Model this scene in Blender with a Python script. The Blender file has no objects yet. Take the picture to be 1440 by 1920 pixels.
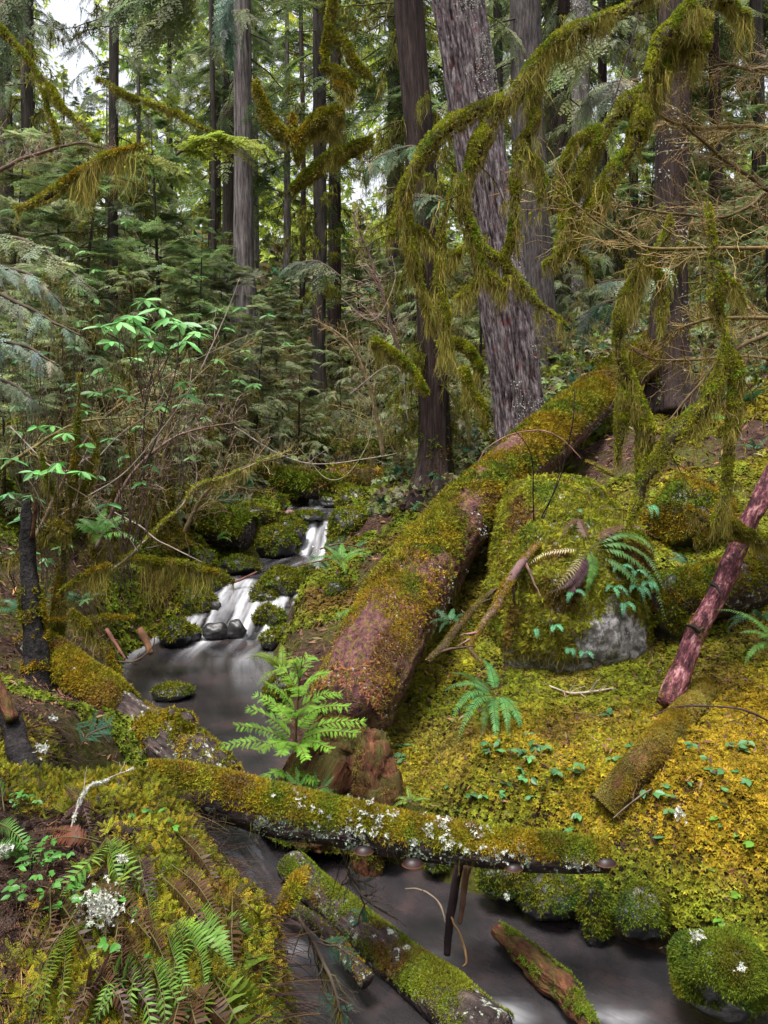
import bpy, bmesh, math
import numpy as np

# ------------------------------------------------------------------ camera, sky, sun, exposure
S = bpy.context.scene
COL = S.collection
F, H0, CZ = 1479.0, 800.0, 2.6            # focal length and eye level in photo pixels, eye height in metres
cam = bpy.data.cameras.new("camera"); camo = bpy.data.objects.new("camera", cam); COL.objects.link(camo)
cam.sensor_fit = 'VERTICAL'; cam.sensor_height = 36.0; cam.lens = F / 1920 * 36
cam.shift_y = -(960 - H0) / 1920
cam.clip_start = 0.05; cam.clip_end = 600
camo.location = (0, 0, CZ); camo.rotation_euler = (math.pi / 2, 0, 0)
S.camera = camo

W = bpy.data.worlds.new("World"); S.world = W; W.use_nodes = True
wn = W.node_tree; wn.nodes.clear()
sky = wn.nodes.new('ShaderNodeTexSky'); sky.sky_type = 'NISHITA'; sky.sun_disc = False
SUN_EL, SUN_ROT = math.radians(74), math.radians(-140)
sky.sun_elevation = SUN_EL; sky.sun_rotation = SUN_ROT
sky.air_density = 1.0; sky.dust_density = 4.0; sky.ozone_density = 1.0
hs = wn.nodes.new('ShaderNodeHueSaturation'); hs.inputs['Saturation'].default_value = 0.22
bg = wn.nodes.new('ShaderNodeBackground'); bg.inputs['Strength'].default_value = 0.085
wo = wn.nodes.new('ShaderNodeOutputWorld')
wn.links.new(sky.outputs[0], hs.inputs['Color']); wn.links.new(hs.outputs[0], bg.inputs[0]); wn.links.new(bg.outputs[0], wo.inputs[0])
sl = bpy.data.lights.new("sun", 'SUN'); sl.energy = 1.5; sl.angle = math.radians(16); sl.color = (1.0, 0.96, 0.9)
slo = bpy.data.objects.new("sun", sl); COL.objects.link(slo)
slo.rotation_euler = (math.pi / 2 - SUN_EL, 0, math.pi - SUN_ROT)
slo.location = (0, 0, 40)

S.view_settings.view_transform = 'Standard'; S.view_settings.look = 'None'
S.view_settings.exposure = 2.0; S.view_settings.gamma = 1.0
S.render.engine = 'CYCLES'
S.cycles.max_bounces = 4; S.cycles.diffuse_bounces = 3; S.cycles.glossy_bounces = 2
S.cycles.transmission_bounces = 2; S.cycles.transparent_max_bounces = 4
S.cycles.use_denoising = True
try:
    S.cycles.denoiser = 'OPENIMAGEDENOISE'
    S.cycles.denoising_input_passes = 'RGB_ALBEDO_NORMAL'
except Exception:
    pass
S.cycles.caustics_reflective = False; S.cycles.caustics_refractive = False

# ------------------------------------------------------------------ helpers
def P(px, py, Y):
    return np.array([(px - 720) * Y / F, Y, CZ + (H0 - py) * Y / F])
def onz(px, py, z):
    return P(px, py, (CZ - z) * F / (py - H0))
def path(rows, k=1.0):
    """rows of (px, py, Y, width in px) -> x, y, z, radius"""
    return np.array([list(P(a, b, c)) + [w * c / F / 2 * k] for a, b, c, w in rows])
def norm(v):
    return v / np.maximum(np.linalg.norm(v, axis=-1, keepdims=True), 1e-9)

def _hash(ix, iy, iz, seed):
    h = (ix * 374761393 + iy * 668265263 + iz * 2147483647 + seed * 1274126177) & 0xFFFFFFFF
    h = ((h ^ (h >> 13)) * 1274126177) & 0xFFFFFFFF
    h = ((h ^ (h >> 16)) * 2246822519) & 0xFFFFFFFF
    return ((h ^ (h >> 15)) & 0xFFFFFF) / float(0xFFFFFF) * 2 - 1
def vnoise(p, seed=0):
    p = np.asarray(p, float); i = np.floor(p).astype(np.int64); f = p - i; f = f * f * (3 - 2 * f)
    out = 0
    for dx in (0, 1):
        wx = f[..., 0] if dx else 1 - f[..., 0]
        for dy in (0, 1):
            wy = f[..., 1] if dy else 1 - f[..., 1]
            for dz in (0, 1):
                wz = f[..., 2] if dz else 1 - f[..., 2]
                out = out + wx * wy * wz * _hash(i[..., 0] + dx, i[..., 1] + dy, i[..., 2] + dz, seed)
    return out
def fbm(p, o=4, seed=0):
    p = np.asarray(p, float); a, s, out = 0.5, 1.0, 0
    for k in range(o):
        out = out + a * vnoise(p * s + 17.3 * k, seed + k); a *= 0.5; s *= 2.03
    return out
def sstep(a, b, x):
    t = np.clip((x - a) / (b - a), 0, 1); return t * t * (3 - 2 * t)
def lerp(a, b, t):
    return a + (b - a) * t

class MB:
    """collects vertices, faces, colours and unbent coordinates for ONE mesh"""
    def __init__(s): s.v = []; s.q = []; s.t = []; s.c = []; s.u = []; s.n = 0
    def add(s, V, Q=None, T=None, C=(0.2, 0.2, 0.2), U=None):
        V = np.asarray(V, float).reshape(-1, 3); m = len(V)
        C = np.broadcast_to(np.asarray(C, float), (m, 3)) if np.ndim(C) < 2 else np.asarray(C, float).reshape(-1, 3)
        s.v.append(V); s.c.append(C); s.u.append(V if U is None else np.asarray(U, float).reshape(-1, 3))
        if Q is not None and len(Q): s.q.append(np.asarray(Q, np.int64).reshape(-1, 4) + s.n)
        if T is not None and len(T): s.t.append(np.asarray(T, np.int64).reshape(-1, 3) + s.n)
        s.n += m
        return s
    def get(s):
        V = np.concatenate(s.v); C = np.concatenate(s.c)
        Q = np.concatenate(s.q) if s.q else np.zeros((0, 4), np.int64)
        T = np.concatenate(s.t) if s.t else np.zeros((0, 3), np.int64)
        return V, Q, T, C
    def mesh(s, name, mat, origin=(0, 0, 0), smooth=True):
        V, Q, T, C = s.get(); V = V - np.asarray(origin, float); U = np.concatenate(s.u)
        me = bpy.data.meshes.new(name)
        me.vertices.add(len(V)); me.vertices.foreach_set('co', V.astype(np.float32).ravel())
        loops = np.concatenate([Q.ravel(), T.ravel()]).astype(np.int32)
        me.loops.add(len(loops)); me.loops.foreach_set('vertex_index', loops)
        st = np.concatenate([np.arange(len(Q)) * 4, len(Q) * 4 + np.arange(len(T)) * 3]).astype(np.int32)
        me.polygons.add(len(st)); me.polygons.foreach_set('loop_start', st)
        if smooth: me.polygons.foreach_set('use_smooth', np.ones(len(st), bool))
        a = me.attributes.new('Col', 'FLOAT_COLOR', 'POINT')
        a.data.foreach_set('color', np.hstack([np.clip(C, 0, 1), np.ones((len(C), 1))]).astype(np.float32).ravel())
        b = me.attributes.new('tco', 'FLOAT_VECTOR', 'POINT'); b.data.foreach_set('vector', U.astype(np.float32).ravel())
        me.update(calc_edges=True)
        me.materials.append(mat)
        return me

def tag(o, label, cat, group=None, kind=None):
    o['label'] = label; o['category'] = cat
    if group: o['group'] = group
    if kind: o['kind'] = kind
    return o
def thing(name, base, label, cat, group=None):
    o = bpy.data.objects.new(name, None); COL.objects.link(o); o.location = tuple(float(x) for x in base)
    o.empty_display_size = 0.1
    return tag(o, label, cat, group)
def part(name, mb, mat, parent, smooth=True, local=False):
    if mb.n == 0: return None
    org = (0, 0, 0) if local else tuple(root_of(parent).location)
    o = bpy.data.objects.new(name, mb.mesh(name, mat, org, smooth)); COL.objects.link(o); o.parent = parent
    return o
def root_of(o):
    while o.parent: o = o.parent
    return o
def solo(name, mb, mat, label, cat, group=None, kind=None, origin=(0, 0, 0), smooth=True):
    o = bpy.data.objects.new(name, mb.mesh(name, mat, origin, smooth)); COL.objects.link(o)
    o.location = tuple(float(x) for x in origin)
    return tag(o, label, cat, group, kind)
def copy_tree(o, parent=None):
    c = o.copy(); COL.objects.link(c); c.parent = parent
    for ch in list(o.children): copy_tree(ch, c)
    return c

def smooth_path(pts, n):
    pts = np.asarray(pts, float); k = len(pts)
    ext = np.vstack([2 * pts[0] - pts[1], pts, 2 * pts[-1] - pts[-2]])
    seg = np.maximum(np.linalg.norm(np.diff(pts[:, :3], axis=0), axis=1), 1e-6); s = np.r_[0, np.cumsum(seg)]
    u = np.linspace(0, s[-1], n); i = np.clip(np.searchsorted(s, u, side='right') - 1, 0, k - 2)
    t = ((u - s[i]) / seg[i])[:, None]
    a, b, c, d = ext[i], ext[i + 1], ext[i + 2], ext[i + 3]
    return 0.5 * (2 * b + (c - a) * t + (2 * a - 5 * b + 4 * c - d) * t * t + (-a + 3 * b - 3 * c + d) * t ** 3)

class Tube:
    def __init__(s, pts4, n=40, sides=16, wob=0.0, seed=0):
        q = smooth_path(pts4, n); s.p = q[:, :3].copy(); s.r = np.maximum(q[:, 3], 1e-4)
        if wob: 
            for k in range(3): s.p[:, k] += wob * fbm(np.c_[np.linspace(0, n / 6, n), np.zeros(n), np.full(n, 9.0 * k)], 3, seed)
        t = norm(np.gradient(s.p, axis=0)); N = np.zeros_like(t)
        up = np.array([0, 0, 1.0]) if abs(t[0, 2]) < 0.9 else np.array([0, -1.0, 0])
        N[0] = up - t[0] * up.dot(t[0])
        N[0] /= np.linalg.norm(N[0])
        for i in range(1, n):
            w = N[i - 1] - t[i] * N[i - 1].dot(t[i]); N[i] = w / np.linalg.norm(w)
        s.t, s.N, s.B = t, N, np.cross(t, N); s.n, s.sides = n, sides
        s.s = np.r_[0, np.cumsum(np.linalg.norm(np.diff(s.p, axis=0), axis=1))]
    def mesh(s, mb, C=(0.2, 0.2, 0.2), disp=None, cap=True, cfn=None):
        th = np.linspace(0, 2 * np.pi, s.sides, endpoint=False)
        cs, sn = np.cos(th)[None, :, None], np.sin(th)[None, :, None]
        nrm = cs * s.N[:, None] + sn * s.B[:, None]
        rr = np.repeat(s.r[:, None], s.sides, 1)
        U = np.stack([rr * cs[..., 0], rr * sn[..., 0], np.repeat(s.s[:, None], s.sides, 1)], -1)
        if disp is not None: rr = rr * (1 + disp(U, nrm))
        V = s.p[:, None] + rr[..., None] * nrm
        i = np.arange(s.n - 1)[:, None] * s.sides; j = np.arange(s.sides)[None]; j2 = (j + 1) % s.sides
        Q = np.stack([i + j, i + j2, i + s.sides + j2, i + s.sides + j], -1).reshape(-1, 4)
        V = V.reshape(-1, 3); U = U.reshape(-1, 3); T = []
        if cap:
            for ring, c, flip in ((0, s.p[0] - s.t[0] * s.r[0] * 0.25, True), (s.n - 1, s.p[-1] + s.t[-1] * s.r[-1] * 0.25, False)):
                k = len(V); V = np.vstack([V, c]); U = np.vstack([U, [0, 0, s.s[ring]]])
                for a in range(s.sides):
                    b = (a + 1) % s.sides
                    T.append((ring * s.sides + (b if flip else a), ring * s.sides + (a if flip else b), k))
        if cfn is not None: C = cfn(V, U)
        mb.add(V, Q, T, C, U)
        return V
    def sample(s, n, rng, accept=None):
        ds = np.gradient(s.s) * s.r; cdf = np.cumsum(ds); cdf /= cdf[-1]
        m = n * 4 if accept else n
        x = np.interp(rng.random(m), np.r_[0, cdf], np.arange(s.n + 1)) ; x = np.clip(x, 0, s.n - 1.001)
        i = x.astype(int); f = (x - i)[:, None]
        th = rng.random(m) * 2 * np.pi
        g = lambda A: A[i] * (1 - f) + A[i + 1] * f
        nr = norm(np.cos(th)[:, None] * g(s.N) + np.sin(th)[:, None] * g(s.B))
        r = (s.r[i] * (1 - f[:, 0]) + s.r[i + 1] * f[:, 0])
        pos = g(s.p) + nr * r[:, None]; u = s.s[i] * (1 - f[:, 0]) + s.s[i + 1] * f[:, 0]
        if accept:
            k = rng.random(m) < accept(pos, nr, u); pos, nr, u = pos[k][:n], nr[k][:n], u[k][:n]
        return pos, nr, u

def inst(mb, tmpl, pos, R, sc, C):
    """many copies of a small template (V, Q, T) melted into one mesh; sc (n,) or (n,3); C (n,3) or (n,k,3)"""
    V, Q, T = tmpl; n, k = len(pos), len(V)
    if n == 0: return
    sc = np.asarray(sc, float); sc = sc[:, None] * np.ones(3) if sc.ndim == 1 else sc
    W = np.einsum('nij,nkj->nki', R, V[None] * sc[:, None]) + np.asarray(pos)[:, None]
    off = (np.arange(n) * k)[:, None, None]
    C = np.asarray(C, float)
    if C.ndim == 2: C = np.repeat(C[:, None], k, 1)
    mb.add(W.reshape(-1, 3), (Q[None] + off).reshape(-1, 4) if len(Q) else None,
           (T[None] + off).reshape(-1, 3) if len(T) else None, C.reshape(-1, 3))
def frame_n(nr, rng, jit=0.35):
    """rotation matrices whose z is the (jittered) normal, random spin"""
    z = norm(nr + rng.normal(0, jit, nr.shape)); a = norm(rng.normal(0, 1, nr.shape))
    x = norm(np.cross(a, z)); y = np.cross(z, x)
    return np.stack([x, y, z], -1)
def frame_x(d, up=(0, 0, 1), roll=None):
    """rotation matrices whose x is the direction d and z close to up"""
    x = norm(np.asarray(d, float)); y = norm(np.cross(np.broadcast_to(up, x.shape), x)); z = np.cross(x, y)
    if roll is not None:
        c, s_ = np.cos(roll)[:, None], np.sin(roll)[:, None]; y, z = y * c + z * s_, z * c - y * s_
    return np.stack([x, y, z], -1)

def tubes(mb, pts, rad, C, sides=3):
    """batch of thin tubes: pts (n,k,3), rad (n,k), C (n,3)"""
    n, k, _ = pts.shape
    if n == 0: return
    t = norm(np.gradient(pts, axis=1)); ref = np.where(np.abs(t[:, :1, 2:]) > 0.8, np.array([1.0, 0.2, 0]), np.array([0, 0.1, 1.0]))
    N = norm(np.cross(t, ref)); B = np.cross(t, N)
    th = np.arange(sides) * 2 * np.pi / sides
    V = pts[:, :, None] + rad[:, :, None, None] * (np.cos(th)[:, None] * N[:, :, None] + np.sin(th)[:, None] * B[:, :, None])
    b = (np.arange(n) * k * sides)[:, None, None] + (np.arange(k - 1) * sides)[None, :, None]; j = np.arange(sides)[None, None]; j2 = (j + 1) % sides
    Q = np.stack([b + j, b + j2, b + sides + j2, b + sides + j], -1).reshape(-1, 4)
    C = np.repeat(np.asarray(C, float)[:, None], k * sides, 1)
    mb.add(V.reshape(-1, 3), Q, None, C.reshape(-1, 3))
def strands(mb, pos, length, width, C, rng, drift=0.25, k=4, fwd=None):
    """hanging ribbons: pos (n,3), length (n,), width (n,)"""
    n = len(pos)
    if n == 0: return
    d = rng.normal(0, drift, (n, 3)); d[:, 2] = -1
    if fwd is not None: d += fwd
    u = np.linspace(0, 1, k)[None, :, None]
    pts = pos[:, None] + d[:, None] * u * length[:, None, None]
    pts[:, :, :2] += (rng.normal(0, 0.10, (n, k, 2)) * u + rng.normal(0, 0.25, (n, 1, 2)) * -u * u * drift) * length[:, None, None]
    a = rng.random(n) * np.pi; side = np.stack([np.cos(a), np.sin(a), np.zeros(n)], -1)[:, None]
    w = (width[:, None] * np.linspace(1, 0.25, k)[None])[..., None]
    V = np.stack([pts - side * w / 2, pts + side * w / 2], 2)
    b = (np.arange(n) * 2 * k)[:, None] + (np.arange(k - 1) * 2)[None]
    Q = np.stack([b, b + 1, b + 3, b + 2], -1).reshape(-1, 4)
    mb.add(V.reshape(-1, 3), Q, None, np.repeat(np.asarray(C)[:, None], 2 * k, 1).reshape(-1, 3))
def grow(par, rng, per, ang=(25, 60), ln=(0.3, 0.6), k=6, t0=0.15, grav=0.0, flat=None, wig=0.12, taper=True):
    """child twigs on parent polylines par (n,k0,3) -> (n*per,k,3), start parameter (n*per,)"""
    n, k0, _ = par.shape; m = n * per
    ii = np.repeat(np.arange(n), per); u = t0 + (1 - t0) * ((np.tile(np.arange(per), n) + rng.random(m)) / per); u = np.minimum(u, 0.999)
    x = u * (k0 - 1); j = x.astype(int); f = (x - j)[:, None]
    st = par[ii, j] * (1 - f) + par[ii, j + 1] * f; tg = norm(par[ii, j + 1] - par[ii, j])
    pl = np.linalg.norm(np.diff(par, axis=1), axis=2).sum(1)[ii]
    rv = rng.normal(0, 1, (m, 3))
    if flat is not None: rv = np.cross(tg, np.broadcast_to(flat, tg.shape)) * np.where(np.tile(np.arange(per), n) % 2, 1, -1)[:, None] + rv * 0.25
    sd = norm(rv - tg * (rv * tg).sum(1, keepdims=True))
    a = np.radians(rng.uniform(*ang, m))[:, None]; d = norm(tg * np.cos(a) + sd * np.sin(a))
    L = pl * rng.uniform(*ln, m)
    if taper: L = L * (1.15 - 0.75 * u)
    w = np.linspace(0, 1, k)[None, :, None]
    nz = np.cumsum(rng.normal(0, wig, (m, k, 3)), axis=1) / k; nz -= nz[:, :1]
    c = st[:, None] + (d[:, None] * w + nz * 1.6) * L[:, None, None]
    c[:, :, 2] += grav * (w[..., 0] ** 2) * L[:, None]
    return c, u, L
def vary(C, n, rng, v=0.25, h=0.08):
    C = np.asarray(C, float); C = np.broadcast_to(C, (n, 3))
    return np.clip(C * (1 + rng.normal(0, v, (n, 1))) * (1 + rng.normal(0, h, (n, 3))), 0.002, 0.95)
def mixc(A, B, t):
    t = np.asarray(t)[:, None]; return np.asarray(A) * (1 - t) + np.asarray(B) * t

# small leaf templates -------------------------------------------------------------
def tmpl(mb):
    V, Q, T, C = mb.get(); return V, Q, T
def leaf_shape(mb, base, d, side, up, L, Wd, bend=0.0):
    b = np.asarray(base); d, side, up = map(np.asarray, (d, side, up))
    m = b + d * L * 0.45 + up * bend * L * 0.3; e = b + d * L - up * bend * L * 0.3
    mb.add([b, m - side * Wd / 2 + up * 0.12 * Wd, e, m + side * Wd / 2 + up * 0.12 * Wd], [[0, 1, 2, 3]])
def star_tuft(nl, rng, e=(5, 55), wd=0.3, bend=0.3):
    mb = MB()
    for i in range(nl):
        a = 2 * np.pi * (i + rng.random() * 0.6) / nl; el = math.radians(rng.uniform(*e)); L = rng.uniform(0.65, 1.1)
        d = np.array([math.cos(a) * math.cos(el), math.sin(a) * math.cos(el), math.sin(el)])
        sd = np.array([-math.sin(a), math.cos(a), 0]); leaf_shape(mb, (0, 0, 0), d, sd, np.cross(d, sd), L, L * wd, bend)
    return tmpl(mb)
def feather(nl, rng, wd=0.09, spread=60, ll=0.35):
    """moss frond / conifer twig: axis along +x with paired leaflets"""
    mb = MB(); mb.add([(0, -0.012, 0), (0, 0.012, 0), (1, 0, -0.06)], None, [[0, 1, 2]])
    for i in range(nl):
        t = (i + 0.4) / nl; L = ll * (1.1 - 0.75 * t) * (0.55 + 0.45 * min(1, t * 4)) * rng.uniform(0.85, 1.15)
        for s_ in (-1, 1):
            a = math.radians(spread - 15 * t + rng.uniform(-8, 8)); d = np.array([math.cos(a), s_ * math.sin(a), rng.uniform(-0.15, 0.1)])
            sd = np.array([-d[1], d[0], 0]); leaf_shape(mb, (t, 0, -0.06 * t * t), d, sd, np.array([0, 0, 1.0]), L, wd, 0.15)
    return tmpl(mb)
rng0 = np.random.default_rng(5)
STARS = [star_tuft(7, rng0) for _ in range(3)]
FUZZ = [star_tuft(5, rng0, (15, 80), 0.22, 0.2) for _ in range(3)]
FEATHERS = [feather(7, rng0, 0.11) for _ in range(2)]
def scatter(mb, ts, pos, R, sc, C, rng):
    k = rng.integers(0, len(ts), len(pos))
    for i, t in enumerate(ts):
        m = k == i; inst(mb, t, pos[m], R[m], sc[m], C[m])

# moss and lichen colours (pigment, linear)
GOLD, LIME, GREEN, DEEP, BROWN = (np.array(c) for c in ((0.265, 0.18, 0.012), (0.185, 0.19, 0.014), (0.11, 0.15, 0.012), (0.045, 0.075, 0.010), (0.12, 0.07, 0.016)))
OLIVE = np.array((0.18, 0.155, 0.036)); WHITE = np.array((0.50, 0.515, 0.45))
def moss_col(pos, rng, pal=(GOLD, LIME, GREEN, BROWN), scale=2.0, seed=3, v=0.25):
    n = len(pos); a = fbm(pos * scale, 3, seed); b = fbm(pos * scale * 1.7 + 40, 3, seed + 5)
    c = mixc(pal[0], pal[1], sstep(-0.25, 0.3, a + rng.normal(0, 0.12, n))); c = c * (1 - sstep(0.05, 0.4, b)[:, None]) + pal[2] * sstep(0.05, 0.4, b)[:, None]
    c = c * (1 - sstep(0.1, 0.45, -b)[:, None]) + pal[3] * sstep(0.1, 0.45, -b)[:, None]
    return np.clip(c * (1 + rng.normal(0, v, (n, 1))) * (1 + rng.normal(0, 0.06, (n, 3))), 0.002, 0.9)

# ------------------------------------------------------------------ materials
def mat(name):
    m = bpy.data.materials.new(name); m.use_nodes = True; nt = m.node_tree; nt.nodes.clear()
    return m, nt, lambda t, **kw: _nd(nt, t, kw), nt.links.new
def _nd(nt, t, kw):
    n = nt.nodes.new(t)
    for k, v in kw.items():
        if k.startswith('i_'): n.inputs[k[2:].replace('_', ' ')].default_value = v
        else: setattr(n, k, v)
    return n
def mat_leaf(name, rough=0.6, spec=0.25, transl=0.25, nscale=9.0, namt=0.45, rnd=0.35):
    m, nt, N, L = mat(name)
    at = N('ShaderNodeAttribute', attribute_name='Col'); tc = N('ShaderNodeTexCoord'); nz = N('ShaderNodeTexNoise'); nz.inputs['Scale'].default_value = nscale
    oi = N('ShaderNodeObjectInfo')
    r1 = N('ShaderNodeMapRange'); r1.inputs['From Min'].default_value = 0.3; r1.inputs['From Max'].default_value = 0.7
    r1.inputs['To Min'].default_value = 1 - namt; r1.inputs['To Max'].default_value = 1 + namt
    r2 = N('ShaderNodeMapRange'); r2.inputs['To Min'].default_value = 1 - rnd; r2.inputs['To Max'].default_value = 1 + rnd
    mu = N('ShaderNodeMath', operation='MULTIPLY'); vm = N('ShaderNodeVectorMath', operation='SCALE')
    L(tc.outputs['Object'], nz.inputs['Vector']); L(nz.outputs[0], r1.inputs[0]); L(oi.outputs['Random'], r2.inputs[0])
    L(r1.outputs[0], mu.inputs[0]); L(r2.outputs[0], mu.inputs[1]); L(at.outputs['Color'], vm.inputs[0]); L(mu.outputs[0], vm.inputs['Scale'])
    pb = N('ShaderNodeBsdfPrincipled'); pb.inputs['Roughness'].default_value = rough; pb.inputs['Specular IOR Level'].default_value = spec
    out = N('ShaderNodeOutputMaterial'); L(vm.outputs[0], pb.inputs['Base Color'])
    if transl:
        tr = N('ShaderNodeBsdfTranslucent'); mx = N('ShaderNodeMixShader'); mx.inputs[0].default_value = transl
        L(vm.outputs[0], tr.inputs[0]); L(pb.outputs[0], mx.inputs[1]); L(tr.outputs[0], mx.inputs[2]); L(mx.outputs[0], out.inputs[0])
    else: L(pb.outputs[0], out.inputs[0])
    return m
def ramp(N, stops):
    r = N('ShaderNodeValToRGB'); e = r.color_ramp.elements
    while len(e) < len(stops): e.new(0.5)
    for el, (p, c) in zip(e, stops): el.position = p; el.color = (*c, 1)
    return r
def mat_bark(name, stops, sx=14.0, sz=2.5, bump=0.6, rough=0.85, patch=None, patch_scale=3.0, patch_lim=(0.52, 0.62)):
    """fissured bark in the unbent coordinates of the trunk; optional patches of moss or lichen stain"""
    m, nt, N, L = mat(name)
    at = N('ShaderNodeAttribute', attribute_name='tco'); mp = N('ShaderNodeMapping'); mp.inputs['Scale'].default_value = (sx, sx, sz)
    nz = N('ShaderNodeTexNoise'); nz.inputs['Scale'].default_value = 1.0; nz.inputs['Detail'].default_value = 6; nz.inputs['Roughness'].default_value = 0.65
    vo = N('ShaderNodeTexNoise'); vo.inputs['Scale'].default_value = 3.1; vo.inputs['Detail'].default_value = 3
    ad = N('ShaderNodeMath', operation='MULTIPLY_ADD'); ad.inputs[1].default_value = 0.45
    sb = N('ShaderNodeMath', operation='SUBTRACT'); sb.inputs[1].default_value = 0.22
    L(at.outputs['Vector'], mp.inputs[0]); L(mp.outputs[0], nz.inputs['Vector']); L(mp.outputs[0], vo.inputs['Vector'])
    L(vo.outputs[0], ad.inputs[0]); L(nz.outputs[0], ad.inputs[2]); L(ad.outputs[0], sb.inputs[0])
    rp = ramp(N, stops); L(sb.outputs[0], rp.inputs[0]); col = rp.outputs[0]
    if patch is not None:
        n2 = N('ShaderNodeTexNoise'); n2.inputs['Scale'].default_value = patch_scale; n2.inputs['Detail'].default_value = 7; n2.inputs['Roughness'].default_value = 0.7
        L(at.outputs['Vector'], n2.inputs['Vector'])
        mr = N('ShaderNodeMapRange'); mr.inputs['From Min'].default_value = patch_lim[0]; mr.inputs['From Max'].default_value = patch_lim[1]; L(n2.outputs[0], mr.inputs[0])
        mx = N('ShaderNodeMixRGB'); mx.inputs[2].default_value = (*patch, 1); L(mr.outputs[0], mx.inputs[0]); L(col, mx.inputs[1]); col = mx.outputs[0]
    bp = N('ShaderNodeBump'); bp.inputs['Strength'].default_value = bump; bp.inputs['Distance'].default_value = 0.03; L(sb.outputs[0], bp.inputs['Height'])
    pb = N('ShaderNodeBsdfPrincipled'); pb.inputs['Roughness'].default_value = rough; pb.inputs['Specular IOR Level'].default_value = 0.2
    L(col, pb.inputs['Base Color']); L(bp.outputs[0], pb.inputs['Normal'])
    out = N('ShaderNodeOutputMaterial'); L(pb.outputs[0], out.inputs[0])
    return m
def mat_stone(name, stops, scale=5.0, lichen=None, lim=(0.55, 0.6), rough=0.8, bump=0.5, lscale=8.0):
    m, nt, N, L = mat(name); tc = N('ShaderNodeTexCoord')
    nz = N('ShaderNodeTexNoise'); nz.inputs['Scale'].default_value = scale; nz.inputs['Detail'].default_value = 8; nz.inputs['Roughness'].default_value = 0.65
    L(tc.outputs['Object'], nz.inputs['Vector']); rp = ramp(N, stops); L(nz.outputs[0], rp.inputs[0]); col = rp.outputs[0]
    if lichen is not None:
        n2 = N('ShaderNodeTexNoise'); n2.inputs['Scale'].default_value = lscale; n2.inputs['Detail'].default_value = 9; n2.inputs['Roughness'].default_value = 0.75
        L(tc.outputs['Object'], n2.inputs['Vector']); mr = N('ShaderNodeMapRange'); mr.inputs['From Min'].default_value = lim[0]; mr.inputs['From Max'].default_value = lim[1]
        L(n2.outputs[0], mr.inputs[0]); mx = N('ShaderNodeMixRGB'); mx.inputs[2].default_value = (*lichen, 1)
        L(mr.outputs[0], mx.inputs[0]); L(col, mx.inputs[1]); col = mx.outputs[0]
    bp = N('ShaderNodeBump'); bp.inputs['Strength'].default_value = bump; bp.inputs['Distance'].default_value = 0.03; L(nz.outputs[0], bp.inputs['Height'])
    pb = N('ShaderNodeBsdfPrincipled'); pb.inputs['Roughness'].default_value = rough; L(col, pb.inputs['Base Color']); L(bp.outputs[0], pb.inputs['Normal'])
    out = N('ShaderNodeOutputMaterial'); L(pb.outputs[0], out.inputs[0])
    return m
M_MOSS = mat_leaf('moss', 0.75, 0.12, 0.2, 6.0, 0.35, 0.0)
M_STRAND = mat_leaf('hanging moss', 0.8, 0.1, 0.3, 5.0, 0.3, 0.1)
M_LEAF = mat_leaf('leaf', 0.45, 0.35, 0.3, 7.0, 0.3, 0.15)
M_FERN = mat_leaf('fern', 0.5, 0.3, 0.3, 8.0, 0.3, 0.12)
M_NEEDLE = mat_leaf('needles', 0.6, 0.25, 0.4, 1.3, 0.5, 0.3)
M_TWIG = mat_leaf('twig', 0.8, 0.15, 0.0, 12.0, 0.4, 0.15)
M_LICHEN = mat_leaf('lichen', 0.85, 0.1, 0.1, 20.0, 0.25, 0.0)
M_LITTER = mat_leaf('litter', 0.8, 0.2, 0.05, 6.0, 0.4, 0.0)
DK = (0.012, 0.009, 0.008)
M_BARK_FIR = mat_bark('purple grey fir bark', [(0.33, (0.010, 0.007, 0.008)), (0.45, (0.06, 0.042, 0.046)), (0.57, (0.165, 0.135, 0.145)), (0.75, (0.34, 0.30, 0.305))], 30, 5.0, 1.0, patch=(0.14, 0.05, 0.055), patch_scale=7, patch_lim=(0.56, 0.66))
M_BARK_BROWN = mat_bark('brown bark', [(0.3, (.007, .005, .005)), (0.5, (0.028, 0.017, 0.015)), (0.75, (0.075, 0.05, 0.044))], 16, 1.5, 0.8)
M_BARK_GREY = mat_bark('grey bark', [(0.3, (0.02, 0.017, 0.016)), (0.5, (0.12, 0.10, 0.098)), (0.75, (0.28, 0.25, 0.24))], 14, 1.2, 0.8)
M_BARK_MID = mat_bark('middle grey bark', [(0.3, (0.012, 0.010, 0.010)), (0.5, (0.055, 0.045, 0.044)), (0.75, (0.125, 0.108, 0.104))], 24, 3.0, 0.9)
M_BARK_DARK = mat_bark('dark bark', [(0.3, (0.008, 0.007, 0.006)), (0.5, (0.03, 0.024, 0.02)), (0.8, (0.075, 0.06, 0.05))], 14, 1.5, 0.7)
M_BARK_LOG = mat_bark('rotting log bark', [(0.3, (0.015, 0.009, 0.009)), (0.46, (0.07, 0.026, 0.032)), (0.58, (0.115, 0.05, 0.042)), (0.72, (0.21, 0.105, 0.08))], 24, 14, 1.0, patch=(0.11, 0.085, 0.018), patch_scale=26, patch_lim=(0.5, 0.6))
M_BARK_WET = mat_bark('dark log bark', [(0.3, (0.01, 0.007, 0.007)), (0.5, (0.04, 0.028, 0.026)), (0.75, (0.12, 0.085, 0.075))], 16, 6, 0.9, patch=(0.30, 0.33, 0.27), patch_scale=22, patch_lim=(0.57, 0.62))
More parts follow.
